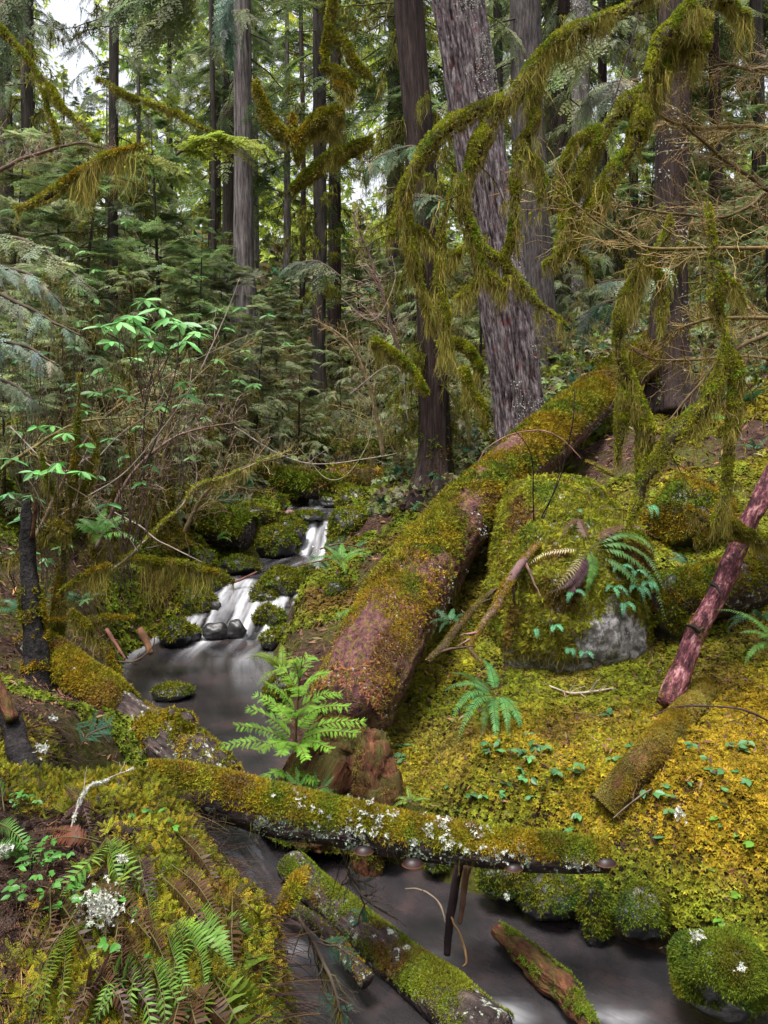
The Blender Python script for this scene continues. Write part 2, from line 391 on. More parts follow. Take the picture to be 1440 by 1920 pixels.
M_BARK_RED = mat_bark('red bark', [(0.3, (0.025, 0.008, 0.010)), (0.45, (0.07, 0.02, 0.026)), (0.56, (0.22, 0.07, 0.082)), (0.69, (0.46, 0.25, 0.24))], 26, 9, 1.0, rough=0.6, patch=(0.03, 0.012, 0.014), patch_scale=11, patch_lim=(0.55, 0.62))
M_WOOD_ROT = mat_bark('rotten red wood', [(0.3, (0.016, 0.008, 0.005)), (0.5, (0.075, 0.028, 0.013)), (0.75, (0.20, 0.085, 0.04))], 22, 9, 1.0, patch=(0.06, 0.05, 0.012), patch_scale=8, patch_lim=(0.46, 0.58))
M_STONE_BIG = mat_stone('boulder stone', [(0.3, (0.03, 0.028, 0.026)), (0.6, (0.13, 0.12, 0.115)), (0.8, (0.25, 0.24, 0.24))], 6, (0.46, 0.44, 0.45), (0.46, 0.62), lscale=15)
M_STONE = mat_stone('wet stone', [(0.3, (0.012, 0.012, 0.012)), (0.6, (0.045, 0.043, 0.044)), (0.85, (0.13, 0.125, 0.125))], 7, None, rough=0.35)
M_STONE_GREY = mat_stone('grey stone', [(0.3, (0.05, 0.05, 0.05)), (0.55, (0.17, 0.165, 0.165)), (0.8, (0.30, 0.29, 0.29))], 9, None, rough=0.7)
# ------------------------------------------------------------------ the ground and the stream
STREAM = np.array([  # x, y, water level, half width
    (5.0, 0.2, -0.08, 0.8), (2.2, 2.2, -0.05, 0.75), (1.0, 3.2, -0.03, 0.80), (0.15, 3.75, 0.0, 0.80), (-0.38, 4.5, 0.04, 0.42), (-0.85, 5.2, 0.15, 0.42),
    (-1.25, 6.0, 0.25, 0.45), (-1.62, 7.0, 0.25, 0.62), (-1.85, 8.0, 0.25, 0.78), (-1.72, 8.75, 0.27, 0.72), (-1.66, 9.25, 0.52, 0.62), (-1.58, 9.86, 0.70, 0.72),
    (-1.4, 10.8, 0.71, 0.78), (-1.15, 11.5, 0.74, 0.46), (-1.08, 12.2, 1.14, 0.38), (-1.15, 12.9, 1.16, 0.60), (-1.15, 14.0, 1.17, 0.65),
    (-1.0, 14.35, 1.2, 0.42), (-1.0, 14.8, 1.45, 0.40), (-0.95, 15.6, 1.5, 0.5)])
def _dense():
    out = []
    for a, b in zip(STREAM[:-1], STREAM[1:]):
        n = max(2, int(np.hypot(*(b - a)[:2]) / 0.06)); t = np.linspace(0, 1, n, endpoint=False)[:, None]; out.append(a + (b - a) * t)
    d = np.vstack(out)
    k = np.ones(7) / 7
    for c in (0, 1, 3): d[:, c] = np.convolve(np.pad(d[:, c], 3, 'edge'), k, 'valid')
    return d
SD = _dense(); SS = np.r_[0, np.cumsum(np.hypot(*np.diff(SD[:, :2], axis=0).T))]
def stream_info(x, y):
    """distance beyond the water's edge (negative inside), level, run along the stream, across"""
    x = np.asarray(x, float).ravel(); y = np.asarray(y, float).ravel()
    E, Zw, U, A = (np.empty(len(x)) for _ in range(4))
    tg = np.gradient(SD[:, :2], axis=0); tg /= np.linalg.norm(tg, axis=1, keepdims=True)
    for i in range(0, len(x), 20000):
        X, Y = x[i:i + 20000], y[i:i + 20000]
        d2 = (X[:, None] - SD[None, :, 0]) ** 2 + (Y[:, None] - SD[None, :, 1]) ** 2
        k = d2.argmin(1); d = np.sqrt(d2[np.arange(len(X)), k])
        E[i:i + 20000] = d - SD[k, 3]; Zw[i:i + 20000] = SD[k, 2]; U[i:i + 20000] = SS[k]
        A[i:i + 20000] = (X - SD[k, 0]) * tg[k, 1] - (Y - SD[k, 1]) * tg[k, 0]
    return E, Zw, U, A

GP = [(850, 1470, 4.7), (1000, 1420, 4.8), (1200, 1420, 4.5), (1400, 1420, 4.3), (1000, 1570, 4.35), (1150, 1640, 3.9), (1300, 1650, 3.65),
      (1420, 1750, 3.4), (1440, 1860, 3.2), (1000, 1300, 5.6), (1200, 1310, 5.4), (1400, 1280, 5.4), (850, 1330, 5.7), (870, 1150, 6.8), (910, 1010, 8.0), (985, 975, 9.3),
      (1340, 960, 7.6), (1300, 1180, 6.2), (1400, 800, 9.5), (1440, 650, 13), (1060, 650, 16), (1300, 560, 20), (1000, 790, 12), (1250, 760, 12.2), (1150, 850, 9.3),
      (690, 1020, 9.8), (655, 1110, 8.6), (600, 1200, 7.6), (760, 960, 11.0), (840, 930, 11.2), (690, 890, 15.5), (600, 830, 21), (480, 690, 26), (560, 500, 44), (800, 620, 24),
      (215, 1160, 7.7), (330, 1120, 8.9), (100, 1000, 8.8), (370, 950, 11.3), (440, 930, 12.8), (300, 800, 14), (100, 690, 15), (60, 520, 20), (300, 520, 28), (60, 1180, 6.6), (160, 1235, 6.6),
      (40, 1320, 4.4), (100, 1385, 3.8), (250, 1445, 3.5), (360, 1480, 3.5), (100, 1700, 2.4), (300, 1700, 2.55), (450, 1640, 3.0), (300, 1920, 2.0), (480, 1800, 2.5), (100, 1500, 3.2),
      (720, 1480, 4.75), (640, 1440, 4.95), (780, 1500, 4.7), (560, 1420, 5.15)]
CP = np.array([P(*g) for g in GP])
EX = np.array([(2.6, 3.0, 0.42), (3.5, 4.0, 1.0), (6, 5, 2.6), (4, 1, 0.3), (0.3, 1.0, 0.95), (-0.2, 0.3, 1.0), (-2, 0, 1.25), (-4, 3, 1.9), (-6, 6, 3.0), (-8, 10, 4.3), (12, 12, 5.6), (9, 8, 4.3),
               (3, -3, 0.9), (-14, 16, 7.5), (20, 25, 10), (-25, 35, 13), (30, 50, 18), (0, 70, 17), (-40, 70, 20), (50, 80, 25), (-80, 120, 26), (0, 140, 26), (90, 130, 32), (-60, 0, 12), (60, 0, 18), (-30, -22, 17), (40, -26, 20), (0, -26, 13), (-16, -8, 8), (18, -8, 9), (0, -9, 2.2)])  # rear and side hills out of view, raised to block low sky light
CP = np.vstack([CP, EX])
_s = lambda a: np.log1p(np.hypot(a[..., 0], a[..., 1]) / 3.0)[..., None] * norm(a[..., :2] + 1e-9)   # near ground gets more say
_phi = lambda A, B: np.sqrt(((A[:, None] - B[None]) ** 2).sum(-1) + 0.03 ** 2)
_ca = _s(CP); _wt = np.linalg.solve(_phi(_ca, _ca) + 0.004 * np.eye(len(CP)), CP[:, 2] - CP[:, 2].mean())
def ground_z(x, y, rough=True):
    x = np.asarray(x, float).ravel(); y = np.asarray(y, float).ravel(); z = np.empty(len(x)); q = _s(np.stack([x, y], -1))
    for i in range(0, len(x), 20000): z[i:i + 20000] = _phi(q[i:i + 20000], _ca) @ _wt
    z += CP[:, 2].mean()
    p3 = np.stack([x, y, np.zeros_like(x)], -1); r = np.hypot(x, y)
    if rough: z = z + fbm(p3 * 1.1, 4, 11) * 0.16 * np.clip(r / 8, 0.35, 3) + fbm(p3 * 6, 3, 12) * 0.045
    E, Zw, U, A = stream_info(x, y)
    e = E + 0.16 * fbm(p3 * 2.3, 3, 21) * np.clip(r / 6, 0.4, 1.5)
    w = sstep(0.0, 0.30 + 0.03 * r, e)
    low = Zw + np.where(e < 0, np.maximum(-0.16, e * 0.8), np.minimum(e * 1.3, 0.3))
    z = np.where(e < 0, low, low * (1 - w) + np.maximum(z, low) * w)
    # the fern mound in front drops steeply to the water on its right
    k = sstep(-0.42, -0.20, x + 0.08 * fbm(p3 * 3, 2, 31) - 0.12 * np.clip(2.6 - y, -1, 1)) * sstep(1.3, 2.0, y) * sstep(3.9, 3.4, y)
    k = np.maximum(k, sstep(3.45, 3.8, y + 0.05 * fbm(p3 * 4, 2, 33)) * sstep(4.9, 4.2, y) * sstep(-1.75, -1.3, x) * sstep(0.2, -0.1, x))
    z = np.where(z > 0.05, lerp(z, np.minimum(z, 0.03), k), z)
    return z
def ground_n(x, y, h=0.04):
    zx = (ground_z(x + h, y) - ground_z(x - h, y)) / (2 * h); zy = (ground_z(x, y + h) - ground_z(x, y - h)) / (2 * h)
    return norm(np.stack([-zx, -zy, np.ones_like(zx)], -1))
def gpt(x, y):
    return np.array([x, y, float(ground_z([x], [y])[0])])
def ray_ground(px, py):
    """distance at which the ground is seen in that photo pixel"""
    Y = 1.15 * (45 / 1.15) ** np.linspace(0, 1, 700); d = CZ + (H0 - py) * Y / F - ground_z((px - 720) * Y / F, Y); k = np.where(d < 0)[0]
    return float(Y[k[0]]) if len(k) else 30.0
def gpx(px, Y):
    """point on the ground seen in column px at distance Y"""
    return gpt((px - 720) * Y / F, Y)

def axis(lo, hi, d0, g):
    a = [0.0]
    while a[-1] < hi: a.append(a[-1] + d0 + g * max(0, a[-1] - 3.0))
    b = [0.0]
    while b[-1] < -lo: b.append(b[-1] + d0 + g * max(0, b[-1] - 3.0))
    return np.r_[-np.array(b[:0:-1]), np.array(a)]
gx = axis(-150, 150, 0.04, 0.06)
gy = [-40.0]
while gy[-1] < 190: 
    y_ = gy[-1]; gy.append(y_ + (0.035 if 1.5 < y_ < 6 else 0.045 if 0 <= y_ < 16 else max(0.06, abs(y_ - (8 if y_ > 0 else 0)) * 0.045)))
gy = np.array(gy)
GX, GY = np.meshgrid(gx, gy); gz = ground_z(GX, GY)
mb = MB(); nx, ny = len(gx), len(gy)
i = (np.arange(ny - 1)[:, None] * nx + np.arange(nx - 1)[None]).ravel()
mb.add(np.stack([GX.ravel(), GY.ravel(), gz], -1), np.stack([i, i + 1, i + nx + 1, i + nx], -1))

def mat_ground():
    m, nt, N, L = mat('forest soil'); tc = N('ShaderNodeTexCoord')
    a = N('ShaderNodeTexNoise'); a.inputs['Scale'].default_value = 22; a.inputs['Detail'].default_value = 8; a.inputs['Roughness'].default_value = 0.75
    b = N('ShaderNodeTexNoise'); b.inputs['Scale'].default_value = 1.3; b.inputs['Detail'].default_value = 6
    L(tc.outputs['Object'], a.inputs['Vector']); L(tc.outputs['Object'], b.inputs['Vector'])
    r1 = ramp(N, [(0.3, (0.010, 0.006, 0.005)), (0.5, (0.05, 0.028, 0.02)), (0.7, (0.12, 0.07, 0.05))])
    r2 = ramp(N, [(0.3, (0.02, 0.025, 0.006)), (0.55, (0.07, 0.07, 0.012)), (0.75, (0.15, 0.12, 0.015))])
    mr = N('ShaderNodeMapRange'); mr.inputs['From Min'].default_value = 0.42; mr.inputs['From Max'].default_value = 0.58
    mx = N('ShaderNodeMixRGB'); L(a.outputs[0], r1.inputs[0]); L(a.outputs[0], r2.inputs[0]); L(b.outputs[0], mr.inputs[0]); L(mr.outputs[0], mx.inputs[0])
    L(r1.outputs[0], mx.inputs[1]); L(r2.outputs[0], mx.inputs[2])
    bp = N('ShaderNodeBump'); bp.inputs['Strength'].default_value = 0.9; bp.inputs['Distance'].default_value = 0.05; L(a.outputs[0], bp.inputs['Height'])
    pb = N('ShaderNodeBsdfPrincipled'); pb.inputs['Roughness'].default_value = 0.9; pb.inputs['Specular IOR Level'].default_value = 0.15
    L(mx.outputs[0], pb.inputs['Base Color']); L(bp.outputs[0], pb.inputs['Normal']); o = N('ShaderNodeOutputMaterial'); L(pb.outputs[0], o.inputs[0])
    return m
solo('ground', mb, mat_ground(), 'brown forest soil sloping down to the creek from both sides', 'ground', kind='structure')

# water: one sheet that steps down the rapids; white water where it falls and just below
wx = np.arange(-3.4, 3.4, 0.03); wy = np.r_[np.arange(2.0, 9.0, 0.03), np.arange(9.0, 22, 0.04)]
WX, WY = np.meshgrid(wx, wy); E, Zw, U, A = stream_info(WX, WY)
slope = np.gradient(SD[:, 2], SS); steep = np.interp(U, SS, np.convolve(np.pad(slope, 2, 'edge'), np.ones(5) / 5, 'valid'))
white = sstep(0.12, 0.35, steep)
dn = np.zeros_like(SS)                      # trail of foam downstream of each fall (stream runs towards smaller U)
acc = 0.0
for k in range(len(SS) - 1, -1, -1):
    ds = SS[min(k + 1, len(SS) - 1)] - SS[k]
    acc = max(acc * math.exp(-ds / 0.65), 1.0 if slope[k] > 0.22 else 0.0); dn[k] = acc
trail = np.interp(U, SS, dn)
st = fbm(np.stack([U * 1.2, A * 13, np.zeros_like(U)], -1), 3, 41); st2 = fbm(np.stack([U * 0.7, A * 5, np.zeros_like(U)], -1), 3, 43)
foam = np.clip(white * (0.5 + 1.5 * st) + np.clip(trail - white, 0, 1) * np.clip(0.6 + 1.5 * st2, 0, 1) ** 2 * 0.95, 0, 1)
for fx, fy, fr in ((0.18, 3.82, 0.10), (0.50, 3.5, 0.10), (0.98, 3.5, 0.12), (-0.45, 3.9, 0.22)):   # small curls behind sticks
    g = 0.65 * np.exp(-(((WX.ravel() - fx) * 0.8) ** 2 + ((WY.ravel() - fy) * 1.6) ** 2) / fr ** 2); foam = np.maximum(foam, g * np.clip(0.3 + 0.9 * fbm(np.stack([WX.ravel() * 4 + WY.ravel() * 3, WY.ravel() * 9 - WX.ravel() * 2, np.zeros_like(U)], -1), 3, 44), 0, 1))
z = Zw + 0.006 * fbm(np.stack([U * 1.5, A * 3, np.zeros_like(U)], -1), 2, 45) + white * (0.05 * st + 0.05 * st2)
nx, ny = len(wx), len(wy); i = (np.arange(ny - 1)[:, None] * nx + np.arange(nx - 1)[None]).ravel(); Q = np.stack([i, i + 1, i + nx + 1, i + nx], -1)
Q = Q[(E[Q] < 0.22).all(1)]
used = np.unique(Q); re = np.zeros(len(U), int); re[used] = np.arange(len(used))
mb = MB(); mb.add(np.stack([WX.ravel(), WY.ravel(), z], -1)[used], re[Q], None, np.repeat(foam[used, None], 3, 1), np.stack([A, U, Zw], -1)[used])
def mat_water():
    m, nt, N, L = mat('creek water')
    at = N('ShaderNodeAttribute', attribute_name='Col'); tco = N('ShaderNodeAttribute', attribute_name='tco')
    mp = N('ShaderNodeMapping'); mp.inputs['Scale'].default_value = (9, 0.9, 1); nz = N('ShaderNodeTexNoise'); nz.inputs['Scale'].default_value = 2.0; nz.inputs['Detail'].default_value = 4
    L(tco.outputs['Vector'], mp.inputs[0]); L(mp.outputs[0], nz.inputs['Vector'])
    tc = N('ShaderNodeTexCoord'); n2 = N('ShaderNodeTexNoise'); n2.inputs['Scale'].default_value = 3.0; n2.inputs['Detail'].default_value = 7; n2.inputs['Roughness'].default_value = 0.6; L(tc.outputs['Object'], n2.inputs['Vector'])
    rp = ramp(N, [(0.36, (0.014, 0.0135, 0.0145)), (0.53, (0.026, 0.0225, 0.024)), (0.68, (0.048, 0.033, 0.033))]); L(n2.outputs[0], rp.inputs[0])
    pb = N('ShaderNodeBsdfPrincipled'); pb.inputs['Roughness'].default_value = 0.10; pb.inputs['Specular IOR Level'].default_value = 0.5
    L(rp.outputs[0], pb.inputs['Base Color'])
    bp = N('ShaderNodeBump'); bp.inputs['Strength'].default_value = 0.28; bp.inputs['Distance'].default_value = 0.02; L(nz.outputs[0], bp.inputs['Height']); L(bp.outputs[0], pb.inputs['Normal'])
    fo = N('ShaderNodeBsdfDiffuse'); fo.inputs[0].default_value = (0.68, 0.68, 0.72, 1)
    mu = N('ShaderNodeMath', operation='MULTIPLY_ADD', use_clamp=True); mr = N('ShaderNodeMapRange'); mr.inputs['From Min'].default_value = 0.3; mr.inputs['From Max'].default_value = 0.7; mr.inputs['To Min'].default_value = 0.45; mr.inputs['To Max'].default_value = 1.2
    L(nz.outputs[0], mr.inputs[0]); L(at.outputs['Fac'], mu.inputs[0]); L(mr.outputs[0], mu.inputs[1]); mu.inputs[2].default_value = 0.0
    mx = N('ShaderNodeMixShader'); L(mu.outputs[0], mx.inputs[0]); L(pb.outputs[0], mx.inputs[1]); L(fo.outputs[0], mx.inputs[2])
    o = N('ShaderNodeOutputMaterial'); L(mx.outputs[0], o.inputs[0]); return m
solo('stream', mb, mat_water(), 'grey silky creek with white rapids running between mossy banks', 'creek', kind='structure')
# ------------------------------------------------------------------ fallen logs, each with bark, moss and what grows on it
def rough_disp(amp, fr=3.0, seed=0, ridge=0.0):
    def f(U, nrm):
        q = U.copy(); a = amp * 2 * fbm(q * np.array([fr, fr, fr * 0.5]), 4, seed)
        if ridge:
            r = 1 - np.abs(2 * vnoise(q * np.array([26, 26, 1.3]) + 0.45 * vnoise(q * np.array([5, 5, 2.5]), seed + 3)[..., None] * np.array([1, 1, 0]), seed + 2)); a = a - ridge * np.clip(r, 0, 1) ** 3
        return a
    return f
def moss_on(tube, n, size, rng, pal=(GOLD, LIME, GREEN, BROWN), up=(-0.2, 0.5), cover=(-0.25, 0.2), scale=2.0, seed=3, ts=None, mb=None, keep=None, lift=0.0):
    """tufts of moss on the upper side of a log, thinning out in patches"""
    mb = mb or MB()
    def acc(pos, nr, u):
        w = sstep(*up, nr[:, 2]) * sstep(*cover, fbm(pos * scale * 1.5, 4, seed + 9))
        return w if keep is None else w * keep(pos, nr, u)
    pos, nr, u = tube.sample(n, rng, acc)
    sc = size * rng.uniform(0.6, 1.3, len(pos)) * np.clip(pos[:, 1] / 5.5, 0.85, 2.2)
    scatter(mb, ts or FUZZ, pos + nr * lift, frame_n(nr, rng, 0.4), sc, moss_col(pos, rng, pal, scale, seed), rng)
    return mb
def drip(tube, n, ln, wd, rng, C=OLIVE, lo=-0.2, mb=None, scale=5.0, seed=1, k=4, thr=(-0.15, 0.3), clump=1.0):
    """beard of moss strands hanging from the lower side of a tube, in clumps"""
    mb = mb or MB()
    pos, nr, u = tube.sample(n, rng, lambda p, q, u: sstep(0.55, lo, q[:, 2]) * (0.1 + sstep(*thr, fbm(p * scale, 3, seed))))
    cl = 0.25 + 1.5 * sstep(-0.25, 0.45, fbm(pos * scale * 0.8, 2, seed + 1)) * clump
    strands(mb, pos - nr * 0.004, ln * cl * rng.uniform(0.3, 1.2, len(pos)), wd * rng.uniform(0.6, 1.4, len(pos)), vary(C, len(pos), rng, 0.28, 0.08), rng, 0.18, k)
    return mb
def lichen_on(tube, n, size, rng, C=WHITE, up=(-0.3, 0.2, 0.9), thr=(0.0, 0.25), scale=5.0, seed=7, facing=None):
    mb = MB()
    def acc(p, q, u):
        w = sstep(up[0], up[1], q[:, 2]) * sstep(*thr, fbm(p * scale, 4, seed))
        return w if facing is None else w * sstep(*facing[1], q @ np.asarray(facing[0], float))
    pos, nr, u = tube.sample(n, rng, acc)
    scatter(mb, STARS, pos, frame_n(nr, rng, 0.5), size * rng.uniform(0.4, 1.5, len(pos)), vary(C, len(pos), rng, 0.12, 0.03), rng)
    return mb
def bracket(px, py, Y, wpx, parent):
    """shelf fungus: dark lacquered half disc with a pale ochre rim"""
    c = P(px, py - 10, Y - 0.02); r = wpx * Y / F / 2; mb = MB(); n = 14
    th = np.linspace(0, np.pi, n); rows = []
    prof = [(0.05, 0.75, (0.010, 0.007, 0.007)), (0.5, 0.66, (0.013, 0.008, 0.008)), (0.72, 0.45, (0.022, 0.011, 0.010)), (0.9, 0.2, (0.02, 0.009, 0.008)), (0.97, 0.06, (0.075, 0.025, 0.012)), (1.0, -0.03, (0.34, 0.22, 0.11)), (0.85, -0.1, (0.2, 0.16, 0.12)), (0.05, -0.2, (0.4, 0.33, 0.26))]
    V, C = [], []
    for a, h, col in prof:
        for t in th: V.append(c + np.array([r * a * math.cos(t) * 1.05, -r * a * math.sin(t) * 0.9, r * h * 0.8])); C.append(col)
    Q = [[i * n + j, i * n + j + 1, (i + 1) * n + j + 1, (i + 1) * n + j] for i in range(len(prof) - 1) for j in range(n - 1)]
    mb.add(V, Q, None, np.array(C)); part('bracket_fungus', mb, M_FUNGUS, parent)
M_FUNGUS = mat_leaf('bracket fungus', 0.45, 0.3, 0.0, 30, 0.2, 0)

# the mossy log lying across the creek in front
r_ = np.random.default_rng(11)
FL = Tube(path([(270, 1462, 3.50, 60), (340, 1474, 3.54, 74), (420, 1495, 3.58, 84), (520, 1522, 3.63, 86), (650, 1547, 3.66, 80), (800, 1575, 3.68, 73), (950, 1592, 3.68, 68), (1060, 1602, 3.66, 62), (1140, 1609, 3.64, 52)]), 90, 36)
t = thing('fallen_log', P(700, 1600, 3.67), 'mossy lichen spotted log lying across the creek in the foreground with bracket fungi beneath', 'log')
mb = MB(); FL.mesh(mb, disp=rough_disp(0.09, 9, 5)); part('bark', mb, M_BARK_WET, t)
mb = moss_on(FL, 15000, 0.021, r_, (GOLD, LIME * 0.9, GREEN, BROWN * 1.3), (-0.15, 0.75), (-0.35, 0.15), 4.5, 3)
moss_on(FL, 6500, 0.024, r_, (GOLD, LIME, GREEN, BROWN * 1.3), (0.1, 0.8), (-0.6, -0.3), 4.5, 13, mb=mb, lift=0.004)
part('moss', mb, M_MOSS, t)
mb = lichen_on(FL, 3600, 0.0105, r_, WHITE, (-0.5, 0.1, 0), (0.08, 0.3), 7, 7)
pos, nr, u = FL.sample(620, r_, lambda p, q, u: (q[:, 2] > 0.2) * sstep(-0.6, 0.1, p[:, 0]) * sstep(0.7, 0.4, p[:, 0]) * sstep(-0.1, 0.2, fbm(p * 9, 3, 17)))
for k in range(5): scatter(mb, STARS, pos + nr * 0.012 + r_.normal(0, 0.006, pos.shape), frame_n(nr, r_, 0.9), 0.0115 * r_.uniform(0.6, 1.4, len(pos)), vary(WHITE, len(pos), r_, 0.15, 0.03), r_)
part('lichen', mb, M_LICHEN, t)
mb = lichen_on(FL, 2600, 0.0095, r_, np.array((0.34, 0.42, 0.32)), (-0.95, -0.55, 0), (-0.1, 0.1), 8, 27); part('grey_lichen', mb, M_LICHEN, t)
part('hanging_moss', drip(FL, 700, 0.07, 0.0035, r_, OLIVE, -0.2, None, 9, 4), M_STRAND, t)
for b in ((682, 1606, 3.58, 36), (774, 1630, 3.6, 40), (963, 1638, 3.62, 34), (1136, 1628, 3.6, 38)): bracket(*b, t)
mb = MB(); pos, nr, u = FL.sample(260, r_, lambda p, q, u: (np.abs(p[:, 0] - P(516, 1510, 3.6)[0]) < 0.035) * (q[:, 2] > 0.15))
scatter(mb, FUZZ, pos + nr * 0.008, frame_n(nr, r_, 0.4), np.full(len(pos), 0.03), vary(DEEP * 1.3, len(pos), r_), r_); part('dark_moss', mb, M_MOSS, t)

# the big fallen trunk running up the slope
r_ = np.random.default_rng(12)
BL = Tube(path([(645, 1345, 5.0, 142), (668, 1300, 5.2, 154), (708, 1218, 5.65, 156), (762, 1122, 6.3, 148), (824, 1032, 7.0, 132), (907, 936, 7.8, 112), (1005, 845, 8.8, 98), (1115, 748, 10.3, 80), (1195, 684, 11.6, 72), (1260, 640, 12.8, 62)]), 150, 72)
t = thing('big_log', P(655, 1400, 5.1), 'thick fallen trunk with golden moss running up the slope, its near end reddish', 'log')
def _bl(U, nrm):
    a = rough_disp(0.09, 3.2, 15, 0.10)(U, nrm)
    end = sstep(0.75, 0.0, U[..., 2]); a = a + end * 0.28 * fbm(U * np.array([7, 7, 3]), 3, 16) - 0.20 * sstep(0.22, 0.0, U[..., 2])
    return a
mb = MB(); BL.mesh(mb, disp=_bl); part('bark', mb, M_BARK_LOG, t)
near = lambda p: sstep(4.8, 6.4, p[:, 1] + 1.6 * fbm(p * 2.6, 4, 61))
pal = (GOLD * 0.9, LIME * 0.9, GREEN * 0.9, BROWN * 1.25)
mb = moss_on(BL, 46000, 0.022, r_, pal, (-0.1, 0.6), (-0.30, 0.12), 1.6, 5, keep=lambda p, q, u: np.maximum(near(p), 0.62 * sstep(-.25, .15, fbm(p * 5.5, 3, 63))))
moss_on(BL, 12000, 0.034, r_, pal, (0.1, 0.8), (-0.1, 0.25), 1.6, 15, mb=mb, lift=0.012, keep=lambda p, q, u: 0.05 + near(p)); part('moss', mb, M_MOSS, t)
mb = MB(); pos, nr, u = BL.sample(34000, r_, lambda p, q, u: (1 - near(p) * 0.85) * sstep(-0.2, 0.5, q[:, 2]) * sstep(-0.35, 0.05, fbm(p * 5, 3, 19)))
scatter(mb, FEATHERS, pos + nr * 0.006, frame_n(nr, r_, 0.35), r_.uniform(0.012, 0.03, len(pos)), vary(mixc((0.34, 0.13, 0.035), (0.15, 0.055, 0.055), r_.random(len(pos))), len(pos), r_, 0.3), r_); 
pos, nr, u = BL.sample(15000, r_, lambda p, q, u: (1 - near(p)) * sstep(-0.5, 0.3, q[:, 2])); k = r_.choice(5, len(pos), p=[.3, .22, .2, .2, .08])
scatter(mb, FUZZ + STARS, pos + nr * 0.003, frame_n(nr, r_, 0.5), r_.uniform(0.006, 0.017, len(pos)), vary(np.array([OLIVE, (.20, .08, .035), (.06, .03, .03), LIME * .8, WHITE * .8])[k], len(pos), r_, 0.3), r_); part('needle_litter', mb, M_LITTER, t)
mb = lichen_on(BL, 5200, 0.014, r_, WHITE * 0.95, (-0.9, -0.3, 0), (0.05, 0.3), 3.5, 8, facing=((0.75, -0.65, -0.1), (-0.3, 0.55)))
lb = lichen_on(BL, 2600, 0.012, r_, WHITE, (0.0, 0.4, 0), (0.2, 0.4), 3.0, 9); 
V, Q, T, C = lb.get(); mb.add(V, Q, T, C); part('lichen', mb, M_LICHEN, t)
part('hanging_moss', drip(BL, 1500, 0.10, 0.006, r_, OLIVE * 0.9, -0.3, None, 4, 14), M_STRAND, t)
for k in range(14):     # torn roots and rotten wood hanging from the near end
    x = r_.uniform(-0.2, 0.2); p0 = P(655, 1375, 4.98) + np.array([x, r_.uniform(-0.1, 0.2), r_.uniform(-0.02, 0.1)])
    Tube([list(p0) + [r_.uniform(0.02, 0.06)], list(p0 + np.array([r_.normal(0, 0.03), -0.02, -0.16])) + [0.03], list(p0 + np.array([r_.normal(0, 0.05), 0, -0.36])) + [0.012]], 14, 9).mesh((mb := MB()), disp=rough_disp(0.25, 14, k)); part('root', mb, M_WOOD_ROT, t)

def simple_log(name, rows, label, n=60, sides=26, mat_=None, moss=5000, size=0.025, pal=(GOLD, LIME, GREEN, BROWN), up=(-0.3, 0.4), cover=(-0.4, 0.0), seed=1, amp=0.1, beard=0, cat='log', bl=0.06, ridge=0.0, group=None, sc=3.0, k=1.0, knobs=()):
    r = np.random.default_rng(seed); pp = path(rows, k); tb = Tube(pp, n, sides, 0.012, seed)
    t = thing(name, pp[len(pp) // 2, :3] - np.array([0, 0, pp[len(pp) // 2, 3]]), label, cat, group)
    mb = MB(); tb.mesh(mb, disp=rough_disp(amp, 1.2 / tb.r.mean() ** 0.8, seed, ridge))
    ks = []
    for (kp, kr) in knobs:
        kt = Tube(path(kp), 14, 12, 0.01, seed + 3); kt.mesh(mb, disp=rough_disp(0.25, 15, seed)); ks.append(kt)
    part('bark', mb, mat_ or M_BARK_WET, t)
    if moss:
        m = moss_on(tb, moss, size, r, pal, up, cover, sc, seed)
        for kt in ks: moss_on(kt, int(moss * 0.12), size, r, pal, (-0.8, 0), (-0.6, -0.2), sc, seed, mb=m)
        part('moss', m, M_MOSS, t)
    if beard: part('hanging_moss', drip(tb, beard, bl, 0.004, r, OLIVE, -0.2, None, 7, seed), M_STRAND, t)
    return t, tb
FY = lambda t: 1 / (1 / 5.45 + t * (1 / 4.55 - 1 / 5.45))
# mossy logs around the pool and in the lower creek
simple_log('forked_log', [(55, 1195, FY(0), 56), (110, 1245, FY(.14), 68), (190, 1300, FY(.38), 72), (235, 1338, FY(.5), 68), (300, 1392, FY(.68), 70), (380, 1455, FY(.88), 66), (430, 1495, FY(1), 56)],
           'mossy forked log with knobby stubs slanting down beside the dark pool', moss=9000, size=0.03, seed=21, beard=250, pal=(GOLD * 0.9, LIME, LIME * .8, BROWN * 1.5),
           knobs=(([(265, 1345, 4.95, 50), (320, 1385, 4.85, 75), (380, 1430, 4.7, 85), (425, 1470, 4.6, 70)], 1), ([(300, 1360, 4.9, 30), (318, 1348, 4.87, 22), (322, 1335, 4.85, 14)], 1), ([(338, 1392, 4.8, 34), (342, 1362, 4.78, 30), (352, 1345, 4.78, 34)], 1), ([(384, 1420, 4.7, 20), (386, 1400, 4.7, 10)], 1)))
simple_log('sunken_log', [(545, 1620, 4.45, 55), (610, 1685, 4.2, 60), (690, 1757, 3.93, 72), (760, 1815, 3.72, 84), (830, 1870, 3.52, 92), (930, 1950, 3.25, 98)],
           'mossy log slanting out of the creek towards the bottom edge of the photo', moss=9500, size=0.017, seed=22, pal=(LIME * 0.8, GREEN * 1.3, GREEN, BROWN * 1.2), cover=(-0.3, 0.1), up=(-0.1, 0.6))
simple_log('grey_pole', [(520, 1690, 4.1, 26), (600, 1740, 3.85, 36), (690, 1840, 3.5, 40)], 'bare grey pole in the water beside the slanting mossy log', mat_=M_BARK_WET, moss=500, size=.014, seed=23, k=0.75)
